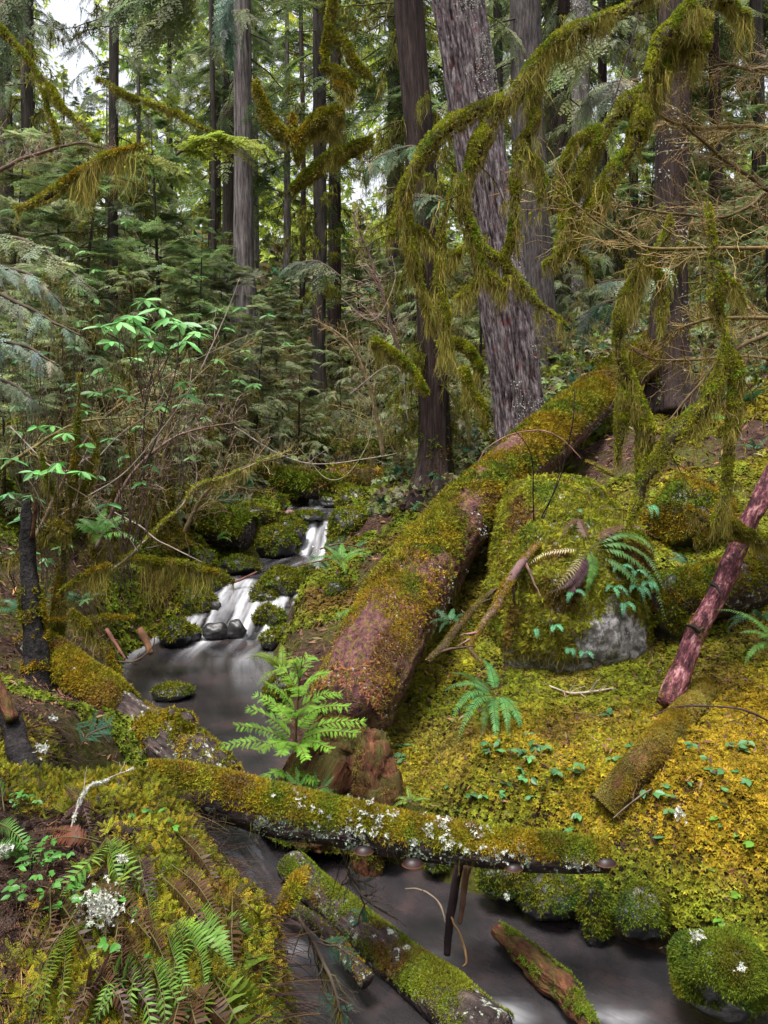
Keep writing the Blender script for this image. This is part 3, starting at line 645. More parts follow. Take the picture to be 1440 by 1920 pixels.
simple_log('rotten_plank', [(930, 1740, 3.95, 34), (1000, 1805, 3.75, 62), (1070, 1870, 3.5, 66), (1110, 1930, 3.3, 40)], 'red rotten log half sunk in the lower creek with moss along its right edge', mat_=M_WOOD_ROT, moss=2500, size=0.018, seed=24, amp=0.25, ridge=0.25, pal=(GREEN, GREEN, DEEP, GREEN), up=(0.0, 0.6), cover=(0.0, 0.2), k=0.8)
simple_log('mossy_log', [(1215, 1128, 6.1, 60), (1280, 1118, 6.2, 92), (1370, 1100, 6.3, 104), (1460, 1085, 6.4, 108), (1560, 1060, 6.5, 108)], 'mossy log lying behind the bare pink red pole', moss=6500, size=0.03, seed=25, beard=300, pal=(GOLD * 0.9, LIME * 0.8, GREEN, BROWN))
simple_log('half_buried_log', [(a, b, ray_ground(a, b + 14) * 1.0, w * .86) for a, b, w in ((1325, 1290, 46), (1278, 1342, 58), (1225, 1408, 66), (1175, 1468, 72), (1140, 1512, 70))], 'half buried moss covered log with a broken red rotten end in the golden moss', mat_=M_WOOD_ROT, moss=11000, size=0.016, seed=26, pal=(OLIVE * 1.5, GOLD * 0.8, OLIVE * 1.2, BROWN * 1.8), up=(-0.3, 0.3), cover=(-0.6, -0.2))
simple_log('creek_log', [(430, 900, 14.6, 40), (520, 905, 14.4, 46), (600, 915, 14.2, 46), (660, 920, 14.6, 38)], 'mossy log lying across the head of the creek', moss=3500, size=0.05, seed=27, pal=(GREEN, LIME * 0.7, GREEN, BROWN))
simple_log('bare_rotten_log', [(620, 893, 14.7, 40), (700, 905, 14.2, 52), (780, 925, 13.8, 50)], 'brown rotten log under the dark root mass at the head of the creek', mat_=M_BARK_LOG, moss=400, size=0.05, seed=28)
simple_log('bank_log', [(330, 975, 11.2, 60), (400, 985, 11.0, 70), (465, 1000, 10.8, 62)], 'short thick mossy log on the bank just left of the rapids', moss=3000, size=0.04, seed=29, pal=(LIME * 0.7, GREEN, GREEN, BROWN))
simple_log('slope_log', [(420, 850, 15.5, 24), (440, 870, 15, 28), (500, 905, 14.5, 28), (560, 930, 14.2, 24)], 'thin mossy log slanting down to the head of the creek', moss=1200, size=0.05, seed=30, pal=(LIME * 0.7, GREEN, GREEN, BROWN))
# the bare red pole
r_ = np.random.default_rng(31)
RP = Tube(path([(1500, 790, 6.5, 29), (1440, 905, 6.15, 32), (1380, 1035, 5.8, 35), (1330, 1140, 5.5, 37), (1285, 1235, 5.25, 40), (1250, 1318, 5.05, 42)]), 70, 26, 0.015, 4)
t = thing('bare_pole', P(1250, 1330, 5.05), 'bare pink red dead pole leaning against the bank with flaking bark', 'log')
mb = MB(); RP.mesh(mb, disp=rough_disp(0.16, 12, 33)); part('bark', mb, M_BARK_RED, t)
for (a, b) in (((1368, 1015, 5.75), (1352, 975, 5.7)), ((1310, 1185, 5.3), (1285, 1172, 5.25)), ((1335, 1095, 5.5), (1350, 1112, 5.4))):
    Tube([list(P(*a)) + [0.02], list((P(*a) + P(*b)) / 2 + 0.01) + [0.014], list(P(*b)) + [0.006]], 8, 8).mesh((mb := MB()), disp=rough_disp(0.2, 20, 3)); part('branch_stub', mb, M_BARK_DARK, t)
part('moss', moss_on(RP, 900, 0.016, r_, (GOLD, LIME, GOLD, BROWN), (-0.6, 0.4), (0.1, 0.3), 4, 8), M_MOSS, t)
# ------------------------------------------------------------------ boulders and creek stones
def ico(sub):
    bm = bmesh.new(); bmesh.ops.create_icosphere(bm, subdivisions=sub, radius=1.0)
    V = np.array([v.co[:] for v in bm.verts]); T = np.array([[v.index for v in f.verts] for f in bm.faces]); bm.free(); return V, T
ICO = {k: ico(k) for k in (3, 4, 5, 6)}
def vnorm(V, T):
    n = np.zeros_like(V); f = np.cross(V[T[:, 1]] - V[T[:, 0]], V[T[:, 2]] - V[T[:, 0]])
    for k in range(3): np.add.at(n, T[:, k], f)
    return norm(n)
def surf_sample(V, T, n, rng, acc=None):
    f = np.cross(V[T[:, 1]] - V[T[:, 0]], V[T[:, 2]] - V[T[:, 0]]); a = np.linalg.norm(f, axis=1); N = vnorm(V, T)
    k = rng.choice(len(T), n * 3, p=a / a.sum()); u = rng.random((n * 3, 2)); m = u.sum(1) > 1; u[m] = 1 - u[m]; w = np.c_[1 - u.sum(1), u]
    pos = (V[T[k]] * w[..., None]).sum(1); nr = norm((N[T[k]] * w[..., None]).sum(1))
    if acc is not None: g = rng.random(len(pos)) < acc(pos, nr); pos, nr = pos[g], nr[g]
    return pos[:n], nr[:n]
def rock_mesh(c, sz, seed, sub=4, rough=0.18, facets=7, rot=0.0):
    V, T = ICO[sub]; r = np.random.default_rng(seed); V = V.copy()
    for k in range(facets):          # broken flat faces
        d = norm(r.normal(0, 1, 3)); h = r.uniform(0.68, 0.92); e = V @ d - h; V = V - np.where(e > 0, e, 0)[:, None] * d * 0.85
    V = V * (1 + rough * 1.6 * fbm(V * 1.6 + seed, 3, seed)[:, None] + 0.05 * fbm(V * 6 + seed, 3, seed + 1)[:, None])
    V = V * np.asarray(sz); a = rot; R = np.array([[math.cos(a), -math.sin(a), 0], [math.sin(a), math.cos(a), 0], [0, 0, 1]])
    return V @ R.T + np.asarray(c), T
def rock(px, pyb, wpx, hpx, z, label, moss=1.0, seed=1, mat_=None, pal=(LIME * 1.0, LIME * 0.8, GREEN * 1.2, GREEN), name='creek_stone', deep=0.9, Y=None, cat='stone', n=None, group=None, mb_h=None):
    b = onz(px, pyb, z) if Y is None else P(px, pyb, Y); Y = b[1]; w, h = wpx * Y / F, hpx * Y / F
    c = b + np.array([0, w * deep * 0.45, h * 0.42]); V, T = rock_mesh(c, (w / 2, w * deep / 2, h * 0.62), seed, 4, rot=seed * 0.0)
    t = thing(name, b, label, cat, group); mb = MB(); mb.add(V, None, T); part('stone', mb, mat_ or M_STONE, t)
    if moss > 0:
        r = np.random.default_rng(seed); px_m = 0.0048 * Y / 3.7; sz = px_m * 4.2
        cnt = int(np.clip(w * h * 3.2 / sz ** 2 * 3.0, 250, 9000)) if n is None else n
        lo = 0.62 - 1.15 * moss
        pos, nr = surf_sample(V, T, cnt, r, lambda p, q: sstep(lo, lo + 0.45, q[:, 2] + 0.5 * fbm(p * 2.5 / w, 3, seed)) * (p[:, 2] > b[2] + 0.08 * h))
        m = MB(); scatter(m, FUZZ, pos, frame_n(nr, r, 0.4), sz * r.uniform(0.6, 1.3, len(pos)), moss_col(pos, r, pal, 1.6 / w, seed), r); part('moss', m, M_MOSS, t)
    return t
RK = [ # px, bottom py, width, height, water level there, moss, label
 (500, 1186, 60, 46, .28, .95, 'bright mossy stone in front of its twin at the foot of the rapids'),
 (492, 1150, 64, 46, .40, .95, 'bright mossy stone stacked behind its twin in the rapids'),
 (518, 1136, 100, 60, .46, .5, 'large dark wet slab with dull moss between the two chutes of the rapids'),
 (438, 1202, 40, 34, .25, 0, 'bare dark wet stone at the foot of the white chute'),
 (400, 1205, 46, 34, .25, 0, 'bare wet grey stone in the foam beside the dark one'),
 (403, 1147, 20, 17, .45, 0, 'tiny dark stone standing in the white chute'),
 (350, 1208, 44, 28, .25, .1, 'flat slabby stone at the left foot of the rapids'),
 (362, 1172, 70, 62, .30, .85, 'dark green mossy boulder beside the white chute'),
 (322, 1215, 60, 46, .27, .6, 'low mossy stone at the pool edge'),
 (392, 1125, 52, 52, .50, .6, 'dark shaded stone above the left of the chute'),
 (338, 1125, 95, 66, .50, .95, 'broad moss cushion boulder left above the rapids'),
 (442, 1080, 70, 30, .70, .8, 'flat mossy stone in the middle pool'),
 (512, 1050, 84, 55, .71, .7, 'rounded mossy boulder with a grey bare face in the middle pool'),
 (372, 1078, 52, 46, .72, .95, 'square moss block on the left of the middle pool'),
 (555, 1018, 34, 34, .9, .2, 'dark stone beside the upper white chute'),
 (545, 1000, 50, 26, 1.0, .8, 'low mossy stone left of the upper chute'),
 (480, 1012, 40, 24, .85, .8, 'small mossy stone behind the grey faced boulder'),
 (420, 1030, 110, 50, .85, .9, 'long mossy ledge stone left of the rapids'),
 (505, 968, 62, 40, 1.15, .95, 'mossy hump stone left of the upper pool'),
 (470, 985, 80, 36, 1.15, .9, 'green mossy stone left of the upper pool beside the hump'),
 (622, 950, 48, 20, 1.2, .2, 'dark flat stone in the highest fall'),
 (648, 930, 40, 18, 1.45, .6, 'small mossy stone at the top of the highest fall'),
 (572, 978, 60, 14, 1.15, .1, 'dark wet ledge at the lip of the upper chute'),
 (652, 1022, 78, 66, .95, .95, 'big leaning mossy boulder right of the upper chute, lower half'),
 (672, 975, 74, 58, 1.12, .95, 'big mossy boulder right of the upper pool behind the leaning one'),
 (640, 1040, 60, 28, .85, .9, 'small mossy stone below the leaning mossy boulder'),
 (598, 1190, 78, 62, .30, .9, 'mossy stump like boulder right of the rapids'),
 (640, 1140, 62, 46, .6, .9, 'mossy boulder on the bank between rapids and fallen trunk'),
 (575, 1120, 46, 52, .5, .8, 'narrow mossy stone right of the thin chute'),
 (505, 1222, 42, 34, .26, .6, 'mossy dark stone at the right edge of the pool'),
 (545, 1215, 80, 30, .28, .8, 'low mossy stone under ferns at the right edge of the pool'),
 (315, 1318, 72, 24, .25, .3, 'flat dark stone rising out of the pool'),
 (150, 1392, 90, 34, .24, 0, 'dark stone in the water behind the foreground mound'),
 (520, 1330, 60, 50, .3, .9, 'mossy stone half hidden under the bright sapling'),
]
for k, (a, b, c, d, z, m, lab) in enumerate(RK): rock(a, b, c * 1.08, d, z, lab, m, 100 + k * 7)
for k, (a, b, c, d, Y, m, lab) in enumerate([
 (950, 1692, 110, 62, 4.15, .95, 'mossy green stone under the foreground log at the water edge'), (1040, 1735, 130, 70, 4.05, .9, 'broad mossy stone at the water edge right of the log props'),
 (1125, 1770, 66, 100, 3.95, .95, 'narrow mossy stone standing at the water edge'), (1215, 1765, 110, 80, 3.85, .9, 'mossy lump at the foot of the golden bank'),
 (820, 1640, 60, 40, 4.45, .9, 'small mossy stone behind the log prop')]):
    rock(a, b, c, d, None, lab, m, 300 + k * 5, name='bank_stone', Y=Y, pal=(GREEN * 0.9, LIME * 0.7, DEEP * 1.5, GREEN), deep=0.7)
rock(1390, 1925, 200, 135, None, 'big dark green mossy boulder in the bottom right corner of the photo', 1.0, 333, name='bank_boulder', Y=3.3, pal=(GREEN * 0.8, GREEN, DEEP * 1.3, LIME * 0.6), deep=0.9, n=9000)
rock(1265, 1215, 110, 130, None, 'round mossy hummock between the big boulder and the red pole', 1.0, 340, name='mossy_boulder', Y=6.0, pal=(LIME * 0.8, GREEN, GREEN, BROWN))
rock(1330, 1060, 190, 150, None, 'broad dark hummock of golden brown moss behind the big boulder', 1.0, 341, name='mossy_boulder', Y=7.1, pal=(GOLD * 0.8, LIME * 0.7, GREEN, BROWN), n=6000)
simple_log('rotten_stump', [(702, 1372, 4.78, 46), (704, 1420, 4.72, 74), (708, 1480, 4.68, 96), (714, 1570, 4.66, 120)], 'reddish brown rotten stump wedge standing behind the foreground log', mat_=M_WOOD_ROT, moss=1600, size=.014, seed=342, amp=.2, ridge=.3, pal=(BROWN * 1.6, OLIVE, BROWN, GREEN), up=(-.6, .3), cover=(-.1, .25), cat='stump')
simple_log('root_clump', [(648, 1370, 5.0, 110), (630, 1420, 4.9, 140), (605, 1480, 4.85, 165), (590, 1570, 4.8, 190)], 'dark soil filled root clump under the near end of the big fallen trunk', mat_=M_WOOD_ROT, moss=7000, size=.018, seed=343, amp=.22, ridge=.3, pal=(BROWN * 1.5, OLIVE, GREEN, BROWN), up=(-.9, 0), cover=(-.35, .1), cat='stump', beard=300, bl=.1)
rock(690, 1700, 60, 140, None, 'brown stump foot standing in the gap of water under the log', .5, 344, name='stump_foot', Y=4.5, pal=(BROWN, GREEN, GREEN, BROWN), mat_=M_WOOD_ROT, cat='stump', deep=0.7)

# the great boulder: silhouette widths at heights, leaning back
r_ = np.random.default_rng(41)
V, T = ICO[6]; V = V.copy()
hgt = (V[:, 2] + 1) / 2
b0 = P(1112, 1312, 5.72)
lvl = np.array([0, .08, .2, .35, .55, .75, .9, 1.0]); Lx = np.array([-.34, -.54, -.62, -.63, -.58, -.48, -.38, -.22]); Rx = np.array([.36, .50, .56, .62, .66, .64, .54, .3])
Fy = np.array([.42, .18, .05, .05, .15, .48, .92, 1.35]); By = np.array([1.2, 1.5, 1.6, 1.7, 1.75, 1.75, 1.7, 1.55])
th = np.arctan2(V[:, 1], V[:, 0]); rr = np.hypot(V[:, 0], V[:, 1]) / np.maximum(np.sqrt(np.clip(1 - V[:, 2] ** 2, 1e-6, 1)), 1e-3)
cyl = np.clip(np.hypot(V[:, 0], V[:, 1]) * 1.7, 0, 1) ** 0.8       # cap closes at top and bottom
zz = np.clip((V[:, 2] / 0.93 + 1) / 2, 0, 1); cx, sy = np.cos(th), np.sin(th)
sq = 1 / np.maximum(np.abs(cx) ** 3 + np.abs(sy) ** 3, 1e-6) ** (1 / 3)
l, r2, f, b2 = (np.interp(zz, lvl, q) for q in (Lx, Rx, Fy, By))
X = (l + r2) / 2 + (r2 - l) / 2 * np.clip(cx * sq, -1, 1) * cyl; Yy = (f + b2) / 2 + (b2 - f) / 2 * np.clip(sy * sq, -1, 1) * cyl
V = np.stack([X, Yy, zz * 1.5], -1)
V += (fbm(V * 2.1, 4, 71) * 0.15)[:, None] * norm(V - [0, .8, .6]) + (fbm(V * 5, 3, 72) * 0.07)[:, None] * norm(V - [0, .8, .6])
BV, BT = V + b0, T
def boulder_Y(px, py, Y0):
    q = np.stack([720 + BV[:, 0] / BV[:, 1] * F, H0 - (BV[:, 2] - CZ) / BV[:, 1] * F], -1); d = np.hypot(q[:, 0] - px, q[:, 1] - py); k = d < 9
    return float(BV[k, 1].min()) - .035 if k.any() else Y0
t = thing('boulder', b0, 'huge mossy boulder with ferns on top and a bare white lichened face at its foot', 'boulder')
mb = MB(); mb.add(BV, None, BT); part('stone', mb, M_STONE_BIG, t)
bare = P(1160, 1215, 5.8)
def bacc(p, q):
    d = np.hypot((p[:, 0] - bare[0]) / 0.30, (p[:, 2] - bare[2]) / 0.32) + 0.35 * fbm(p * 6, 3, 73) + (p[:, 1] - 5.7 > 0.55) * 3
    under = sstep(0.10, 0.26, p[:, 2] - b0[2] + 0.1 * fbm(p * 4, 2, 74))
    return sstep(0.8, 1.15, d) * under * sstep(-0.45, 0.05, q[:, 2] + 0.75 * fbm(p * 2.6, 4, 75))
pos, nr = surf_sample(BV, BT, 60000, r_, bacc)
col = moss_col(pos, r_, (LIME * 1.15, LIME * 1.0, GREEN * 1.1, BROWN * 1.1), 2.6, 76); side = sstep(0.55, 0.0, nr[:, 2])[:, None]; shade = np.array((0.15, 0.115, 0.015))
col = np.where(r_.random((len(pos), 1)) < side * 0.45, shade * r_.uniform(0.6, 1.3, (len(pos), 1)), col)  # darker, browner tufts on steep flanks: side shading put into the moss colour
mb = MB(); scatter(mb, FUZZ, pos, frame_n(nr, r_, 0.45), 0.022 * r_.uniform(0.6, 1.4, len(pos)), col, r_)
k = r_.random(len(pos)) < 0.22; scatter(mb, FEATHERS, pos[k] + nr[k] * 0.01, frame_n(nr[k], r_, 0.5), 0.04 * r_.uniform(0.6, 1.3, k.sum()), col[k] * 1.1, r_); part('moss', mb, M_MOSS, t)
mb = MB(); k = (nr[:, 2] < 0.45) & (r_.random(len(pos)) < 0.22); p = pos[k]
strands(mb, p, r_.uniform(0.04, 0.16, len(p)), r_.uniform(0.004, 0.009, len(p)), vary(OLIVE * np.array((0.9, 0.85, 0.6)), len(p), r_, 0.3), r_, 0.15); part('hanging_moss', mb, M_STRAND, t)
# ------------------------------------------------------------------ moss carpet, bank moss and litter
def field(n, rng, y0, y1, spread=0.62):
    y = y0 * (y1 / y0) ** rng.random(n); x = rng.uniform(-spread, spread, n) * (y + 0.4)
    return x, y
def on_ground(x, y):
    return np.stack([x, y, ground_z(x, y)], -1)
def in_boulder(x, y):
    return ((x - (b0[0] - 0.0)) / 0.6) ** 2 + ((y - b0[1] - 0.85) / 0.75) ** 2 < 1
TUFTS = []
for k in range(3):       # a soft branching tuft of fern moss: several feathery fronds fanning from one point
    m = MB()
    for j in range(4):
        V, Q, T = FEATHERS[j % 2]; a = 2 * np.pi * (j + rng0.random() * .6) / 4; e = rng0.uniform(0.25, 0.75)
        R = frame_x(np.array([[math.cos(a) * math.cos(e), math.sin(a) * math.cos(e), math.sin(e)]]))
        inst(m, (V, Q, T), np.zeros((1, 3)), R, np.array([rng0.uniform(.75, 1.1)]), np.zeros((1, 3)))
    TUFTS.append(tmpl(m))
def lite(nl, rng): return star_tuft(nl, rng, (0, 45), 0.5, 0.5)
SOFT = [lite(6, rng0) for _ in range(3)]

r_ = np.random.default_rng(51)
x, y = field(480000, r_, 2.6, 8.5, 0.75); E, Zw, U, A = stream_info(x, y)
pn = np.stack([x, y, np.zeros_like(x)], -1); nz = fbm(pn * 1.5, 4, 81)
k = (A > 0) & (E + 0.12 * fbm(pn * 3, 3, 82) > 0.08) & (x > -0.05 + 0.1 * fbm(pn * 3, 2, 83)) & ~in_boulder(x, y) & (nz > -0.62) & ~((np.hypot((x - 0.12) / .13, (y - 4.72) / .12) < 1))
x, y = x[k], y[k]; p = on_ground(x, y); nr = ground_n(x, y)
k = r_.random(len(p)) < np.where(p[:, 1] > 5.8, 0.55, 0.9); p, nr = p[k], nr[k]
lump = (0.012 + np.clip(0.07 * fbm(p * 4.5, 3, 84), -0.012, 0.05))[:, None]
gold = sstep(0.2, 0.9, p[:, 0]) * sstep(6.0, 5.0, p[:, 1]); a = fbm(p * 1.6, 3, 85) + r_.normal(0, 0.15, len(p))
c = mixc(LIME * 0.85, GOLD, sstep(-0.2, 0.4, a + 0.25 * gold)); c = mixc(c, BROWN * 1.35, sstep(0.12, 0.4, fbm(p * 2.2, 3, 86) + 0.25 * (1 - gold)) * 0.8)
c = mixc(c, GREEN, sstep(0.45, 0.2, p[:, 2]) * 0.75); c = mixc(c, GREEN * 1.1, (1 - gold) * 0.35)
c = np.clip(c * (1 + r_.normal(0, 0.33, (len(p), 1))) * (1 + r_.normal(0, 0.06, (len(p), 3))), 0.003, 0.9)
sz = 0.021 * r_.uniform(0.55, 1.35, len(p)) * (1 + 0.8 * fbm(p * 2.7, 3, 88)) * np.clip(p[:, 1] / 4.6, 0.85, 1.8)
near_ = p[:, 1] < 5.2; mb = MB(); R = frame_n(norm(nr * 0.6 + np.array([0, -0.1, 0.5])), r_, 0.35)
q = near_ & (r_.random(len(p)) < 0.55)
scatter(mb, TUFTS, (p + nr * lump)[q], R[q], sz[q] * 1.15, c[q], r_); scatter(mb, SOFT, (p + nr * lump)[~q], R[~q], sz[~q] * 0.95, c[~q], r_)
solo('moss_carpet', mb, M_MOSS, 'thick golden yellow feather moss carpeting the bank right of the creek', 'moss', kind='stuff')
CARPET = p

r_ = np.random.default_rng(52)    # green and brown moss in patches on the other banks and up the slopes
x, y = field(260000, r_, 4.4, 34, 0.6); E, Zw, U, A = stream_info(x, y); pn = np.stack([x, y, np.zeros_like(x)], -1)
nz = fbm(pn * 0.9, 4, 91); k = (E > 0.02) & ((A < 0) | (y > 8)) & (nz + 0.25 * sstep(2.2, 0.2, E) + 0.12 * (x > 0) > 0.0) & ~in_boulder(x, y)
x, y, E = x[k], y[k], E[k]; p = on_ground(x, y); nr = ground_n(x, y)
c = moss_col(p, r_, (LIME * 0.75, GREEN, GREEN, BROWN), 0.9, 92); c = mixc(c, GOLD * 0.75, sstep(1.5, 4, p[:, 0] - 0.1 * p[:, 1]) * 0.6)
mb = MB(); scatter(mb, SOFT, p + np.array([0, 0, 0.01]), frame_n(nr, r_, 0.45), 0.0055 * p[:, 1] * r_.uniform(0.5, 1.3, len(p)), c, r_)
solo('bank_moss', mb, M_MOSS, 'patchy green and brown moss on the far banks and slopes', 'moss', kind='stuff')

r_ = np.random.default_rng(53)    # dead leaves, needles and twigs on the ground
x, y = field(150000, r_, 1.4, 30, 0.65); E, Zw, U, A = stream_info(x, y); k = (E > 0.04) & ((A < 0) | (y > 6) | (r_.random(len(x)) < 0.22)) & ~in_boulder(x, y)
x, y = x[k], y[k]; p = on_ground(x, y); nr = ground_n(x, y); n = len(p)
C = np.array([(0.10, 0.045, 0.03), (0.16, 0.075, 0.05), (0.055, 0.03, 0.025), (0.20, 0.11, 0.04), (0.10, 0.055, 0.07), (0.26, 0.19, 0.13)])[r_.choice(6, n, p=[.3, .2, .22, .12, .12, .04])]
C = vary(C, n, r_, 0.3); q = MB(); q.add([(0, -.06, 0), (.5, -.12, .06), (1, 0, -.02), (.5, .12, .05)], [[0, 1, 2, 3]]); LF = tmpl(q)
q = MB(); q.add([(0, -.025, 0), (1, -.015, .05), (1, .015, .05), (0, .025, 0)], [[0, 1, 2, 3]]); ST = tmpl(q)
mb = MB(); scatter(mb, [LF, ST, ST], p + nr * np.where((A[k] > 0) & (y < 6), 0.04, 0.012)[:, None], frame_n(nr, r_, 0.45), np.clip(0.0085 * p[:, 1], 0.02, 0.25) * r_.uniform(0.5, 1.8, n), C, r_)
solo('leaf_litter', mb, M_LITTER, 'brown and purple dead leaves, needles and twigs strewn over the forest floor', 'litter', kind='stuff')

r_ = np.random.default_rng(54)    # the mound in front: dead stalks, grass and rotting stems over it
x, y = r_.uniform(-2.3, -0.12, 26000), r_.uniform(1.3, 4.1, 26000); E, Zw, U, A = stream_info(x, y); p = on_ground(x, y); k = (p[:, 2] > 0.12); p = p[k]; nr = ground_n(p[:, 0], p[:, 1]); n = len(p)
u = np.linspace(0, 1, 5)[None, :, None]; a = r_.uniform(0, 2 * np.pi, n); d = np.stack([np.cos(a), np.sin(a) * 0.9 - 0.25, r_.uniform(-0.1, 0.7, n)], -1); d[:, :2] += nr[:, :2] * 0.8; L = r_.uniform(0.03, 0.13, n)[:, None, None]
pts = p[:, None] + d[:, None] * u * L - np.array([0, 0, 1.0]) * u ** 2 * L * r_.uniform(0.2, 0.8, n)[:, None, None] + 0.004
C = np.array([(0.075, 0.035, 0.025), (0.15, 0.075, 0.03), (0.045, 0.022, 0.022), (0.24, 0.15, 0.06), (0.09, 0.05, 0.065)])[r_.choice(5, n, p=[.32, .2, .26, .08, .14])]
mb = MB(); tubes(mb, pts, r_.uniform(0.0008, 0.0024, n)[:, None] * np.linspace(1, .5, 5)[None], vary(C * .38, n, r_, 0.35)); 
k = r_.random(n) < 0.25; scatter(mb, FEATHERS, p[k] + nr[k] * 0.02, frame_n(nr[k], r_, 0.6), r_.uniform(0.03, 0.07, k.sum()), vary((0.03, 0.018, 0.013), k.sum(), r_, 0.3), r_)
solo('dead_stalks', mb, M_LITTER, 'tangle of brown dead stalks and rotting fern bits covering the near mound', 'litter', kind='stuff')
# loose shag of yellow star moss along the right rim of that mound
x, y = r_.uniform(-2.0, 0.1, 60000), r_.uniform(1.5, 4.0, 60000); p = on_ground(x, y); nr = ground_n(x, y); pn = p.copy(); pn[:, 2] = 0
rim = np.maximum(sstep(-1.15, -0.5, p[:, 0] - 0.02 + 0.12 * fbm(pn * 3, 3, 95) - 0.10 * np.clip(2.6 - p[:, 1], -1, 1)), sstep(3.0, 3.4, p[:, 1] + 0.3 * fbm(pn * 3, 3, 96)) * sstep(-2.0, -1.1, p[:, 0] + .3 * fbm(pn * 2, 3, 97)) * 0.6)
k = (r_.random(len(p)) < rim) & (p[:, 2] > 0.25); p, nr = p[k], nr[k]; n = len(p)
c = moss_col(p, r_, (LIME * 0.95, LIME * 0.7, GREEN * 0.9, BROWN * 1.1), 3.0, 98); c = mixc(c, GOLD, (r_.random(n) < 0.22) * 0.8)
mb = MB(); dirn = norm(nr + np.array([0.15, -0.25, 0.1])); scatter(mb, TUFTS, p + nr * 0.02, frame_n(dirn, r_, 0.5), r_.uniform(0.022, 0.048, n), c, r_)
k = (nr[:, 2] < 0.8) & (r_.random(n) < 0.5); strands(mb, p[k] + nr[k] * 0.015, r_.uniform(0.05, 0.16, k.sum()), r_.uniform(0.003, 0.007, k.sum()), vary(OLIVE, k.sum(), r_), r_, 0.2, fwd=np.array([0.1, -0.1, 0]))
solo('mound_moss', mb, M_MOSS, 'shaggy yellow star moss hanging over the rim of the near mound', 'moss', kind='stuff')

# ------------------------------------------------------------------ ferns
def frond(mb, pts, n, pw, col, rng, up=(0, -0.35, 0.95), stalk=0.12, ang=72, pwd=0.34, rach=(0.10, 0.09, 0.03), jag=0.12, fold=0.15, rr=0.003, curl=0.25):
    """one fern frond along a 3-D path: a stalk and two rows of pointed leaflets"""
    q = smooth_path(np.asarray(pts, float), n + 4); q = q[:, :3]; t = norm(np.gradient(q, axis=0)); L = np.linalg.norm(np.diff(q, axis=0), axis=1).sum()
    side = norm(np.cross(t, np.broadcast_to(np.asarray(up, float), t.shape))); nm = np.cross(side, t)
    tubes(mb, q[None], (rr * np.linspace(1, .3, len(q)))[None], np.array([rach]), 4)
    u = np.linspace(0, 1, len(q)); k = np.where(u >= stalk)[0][:-1]; v = (u[k] - stalk) / (1 - stalk)
    prof = np.clip(v * 6 + 0.35, 0, 1) * (1 - v) ** 0.55 * (1 - 0.25 * v)
    for s_ in (-1, 1):
        m = len(k); Lp = pw * prof * rng.uniform(1 - jag, 1 + jag, m) + 0.003; a = np.radians(ang - 22 * v + rng.normal(0, 4, m))[:, None]
        d = norm(side[k] * s_ * np.sin(a) + t[k] * np.cos(a) - nm[k] * (fold + rng.normal(0, 0.06, m)[:, None])); w = np.minimum(L / n * 0.95, Lp * pwd)[:, None]
        b = q[k]; e = b + d * Lp[:, None] - nm[k] * Lp[:, None] * curl * rng.uniform(0.2, 1.2, m)[:, None] ; mid = b + d * (Lp * 0.5)[:, None]
        w2 = norm(t[k] + 0.15 * nm[k]) * w / 2
        V = np.stack([b - w2 * 0.9, b + w2 * 0.9, mid + w2 * 0.85, mid - w2 * 0.85, e + w2 * 0.1], 1)
        o = np.arange(m)[:, None] * 5; c = vary(col, m, rng, 0.10, 0.04)
        mb.add(V.reshape(-1, 3), o + np.array([[0, 1, 2, 3]]), o + np.array([[3, 2, 4]]), np.repeat(c, 5, 0))
def pxs(rows): return np.array([P(*r) for r in rows])
def arch(base, az, el, L, droop, rng, k=6):
    u = np.linspace(0, 1, k); a = math.radians(az); e = np.radians(el) - np.radians(droop) * u
    st = np.stack([np.cos(e) * math.cos(a), np.cos(e) * math.sin(a), np.sin(e)], -1); p = np.cumsum(st, 0) * L / k; p = np.vstack([[0, 0, 0], p[:-1] + 0])
    return np.asarray(base) + p
F_GREEN, F_TEAL, F_DARK, F_LIME = np.array((0.065, 0.16, 0.028)), np.array((0.06, 0.175, 0.075)), np.array((0.04, 0.095, 0.022)), np.array((0.15, 0.24, 0.02))
F_DEAD, F_PURPLE, F_PALE = np.array((0.10, 0.048, 0.026)), np.array((0.075, 0.035, 0.045)), np.array((0.45, 0.38, 0.20))
def hug(rows):
    """the same path, lying just above the ground"""
    m = len(rows) - 1; out = []
    for i, (a, b, c) in enumerate(rows):
        y = ray_ground(a, b); out.append(P(a, b, y * (0.985 - 0.05 * math.sin(math.pi * min(1, i / m + .15)))))
    return np.array(out)
def fern(name, base, fronds, label, col, seed, n=26, pw=0.045, cat='fern', group=None, hugs=False, **kw):
    """fronds: rows (path of px points) or (azimuth, elevation, length, droop)[, colour]"""
    rng = np.random.default_rng(seed); t = thing(name, base, label, cat, group)
    for f in fronds:
        c = col
        if isinstance(f, dict): c = f.get('c', col); pts = (hug(f['px']) if hugs else pxs([(a, b, boulder_Y(a, b, y) - .05 * math.sin(i * 1.05)) for i, (a, b, y) in enumerate(f['px'])]) if name in ('boulder_fern', 'dead_fern') else pxs(f['px'])) if 'px' in f else arch(base, *f['a'], rng)
        else: pts = arch(base, *f, rng)
        L = np.linalg.norm(np.diff(pts, axis=0), axis=1).sum(); mb = MB()
        nn = f.get('n', n) if isinstance(f, dict) else n
        frond(mb, pts, nn, (f.get('pw', pw) if isinstance(f, dict) else pw), c, rng, **kw); part('frond', mb, M_FERN, t)
    return t
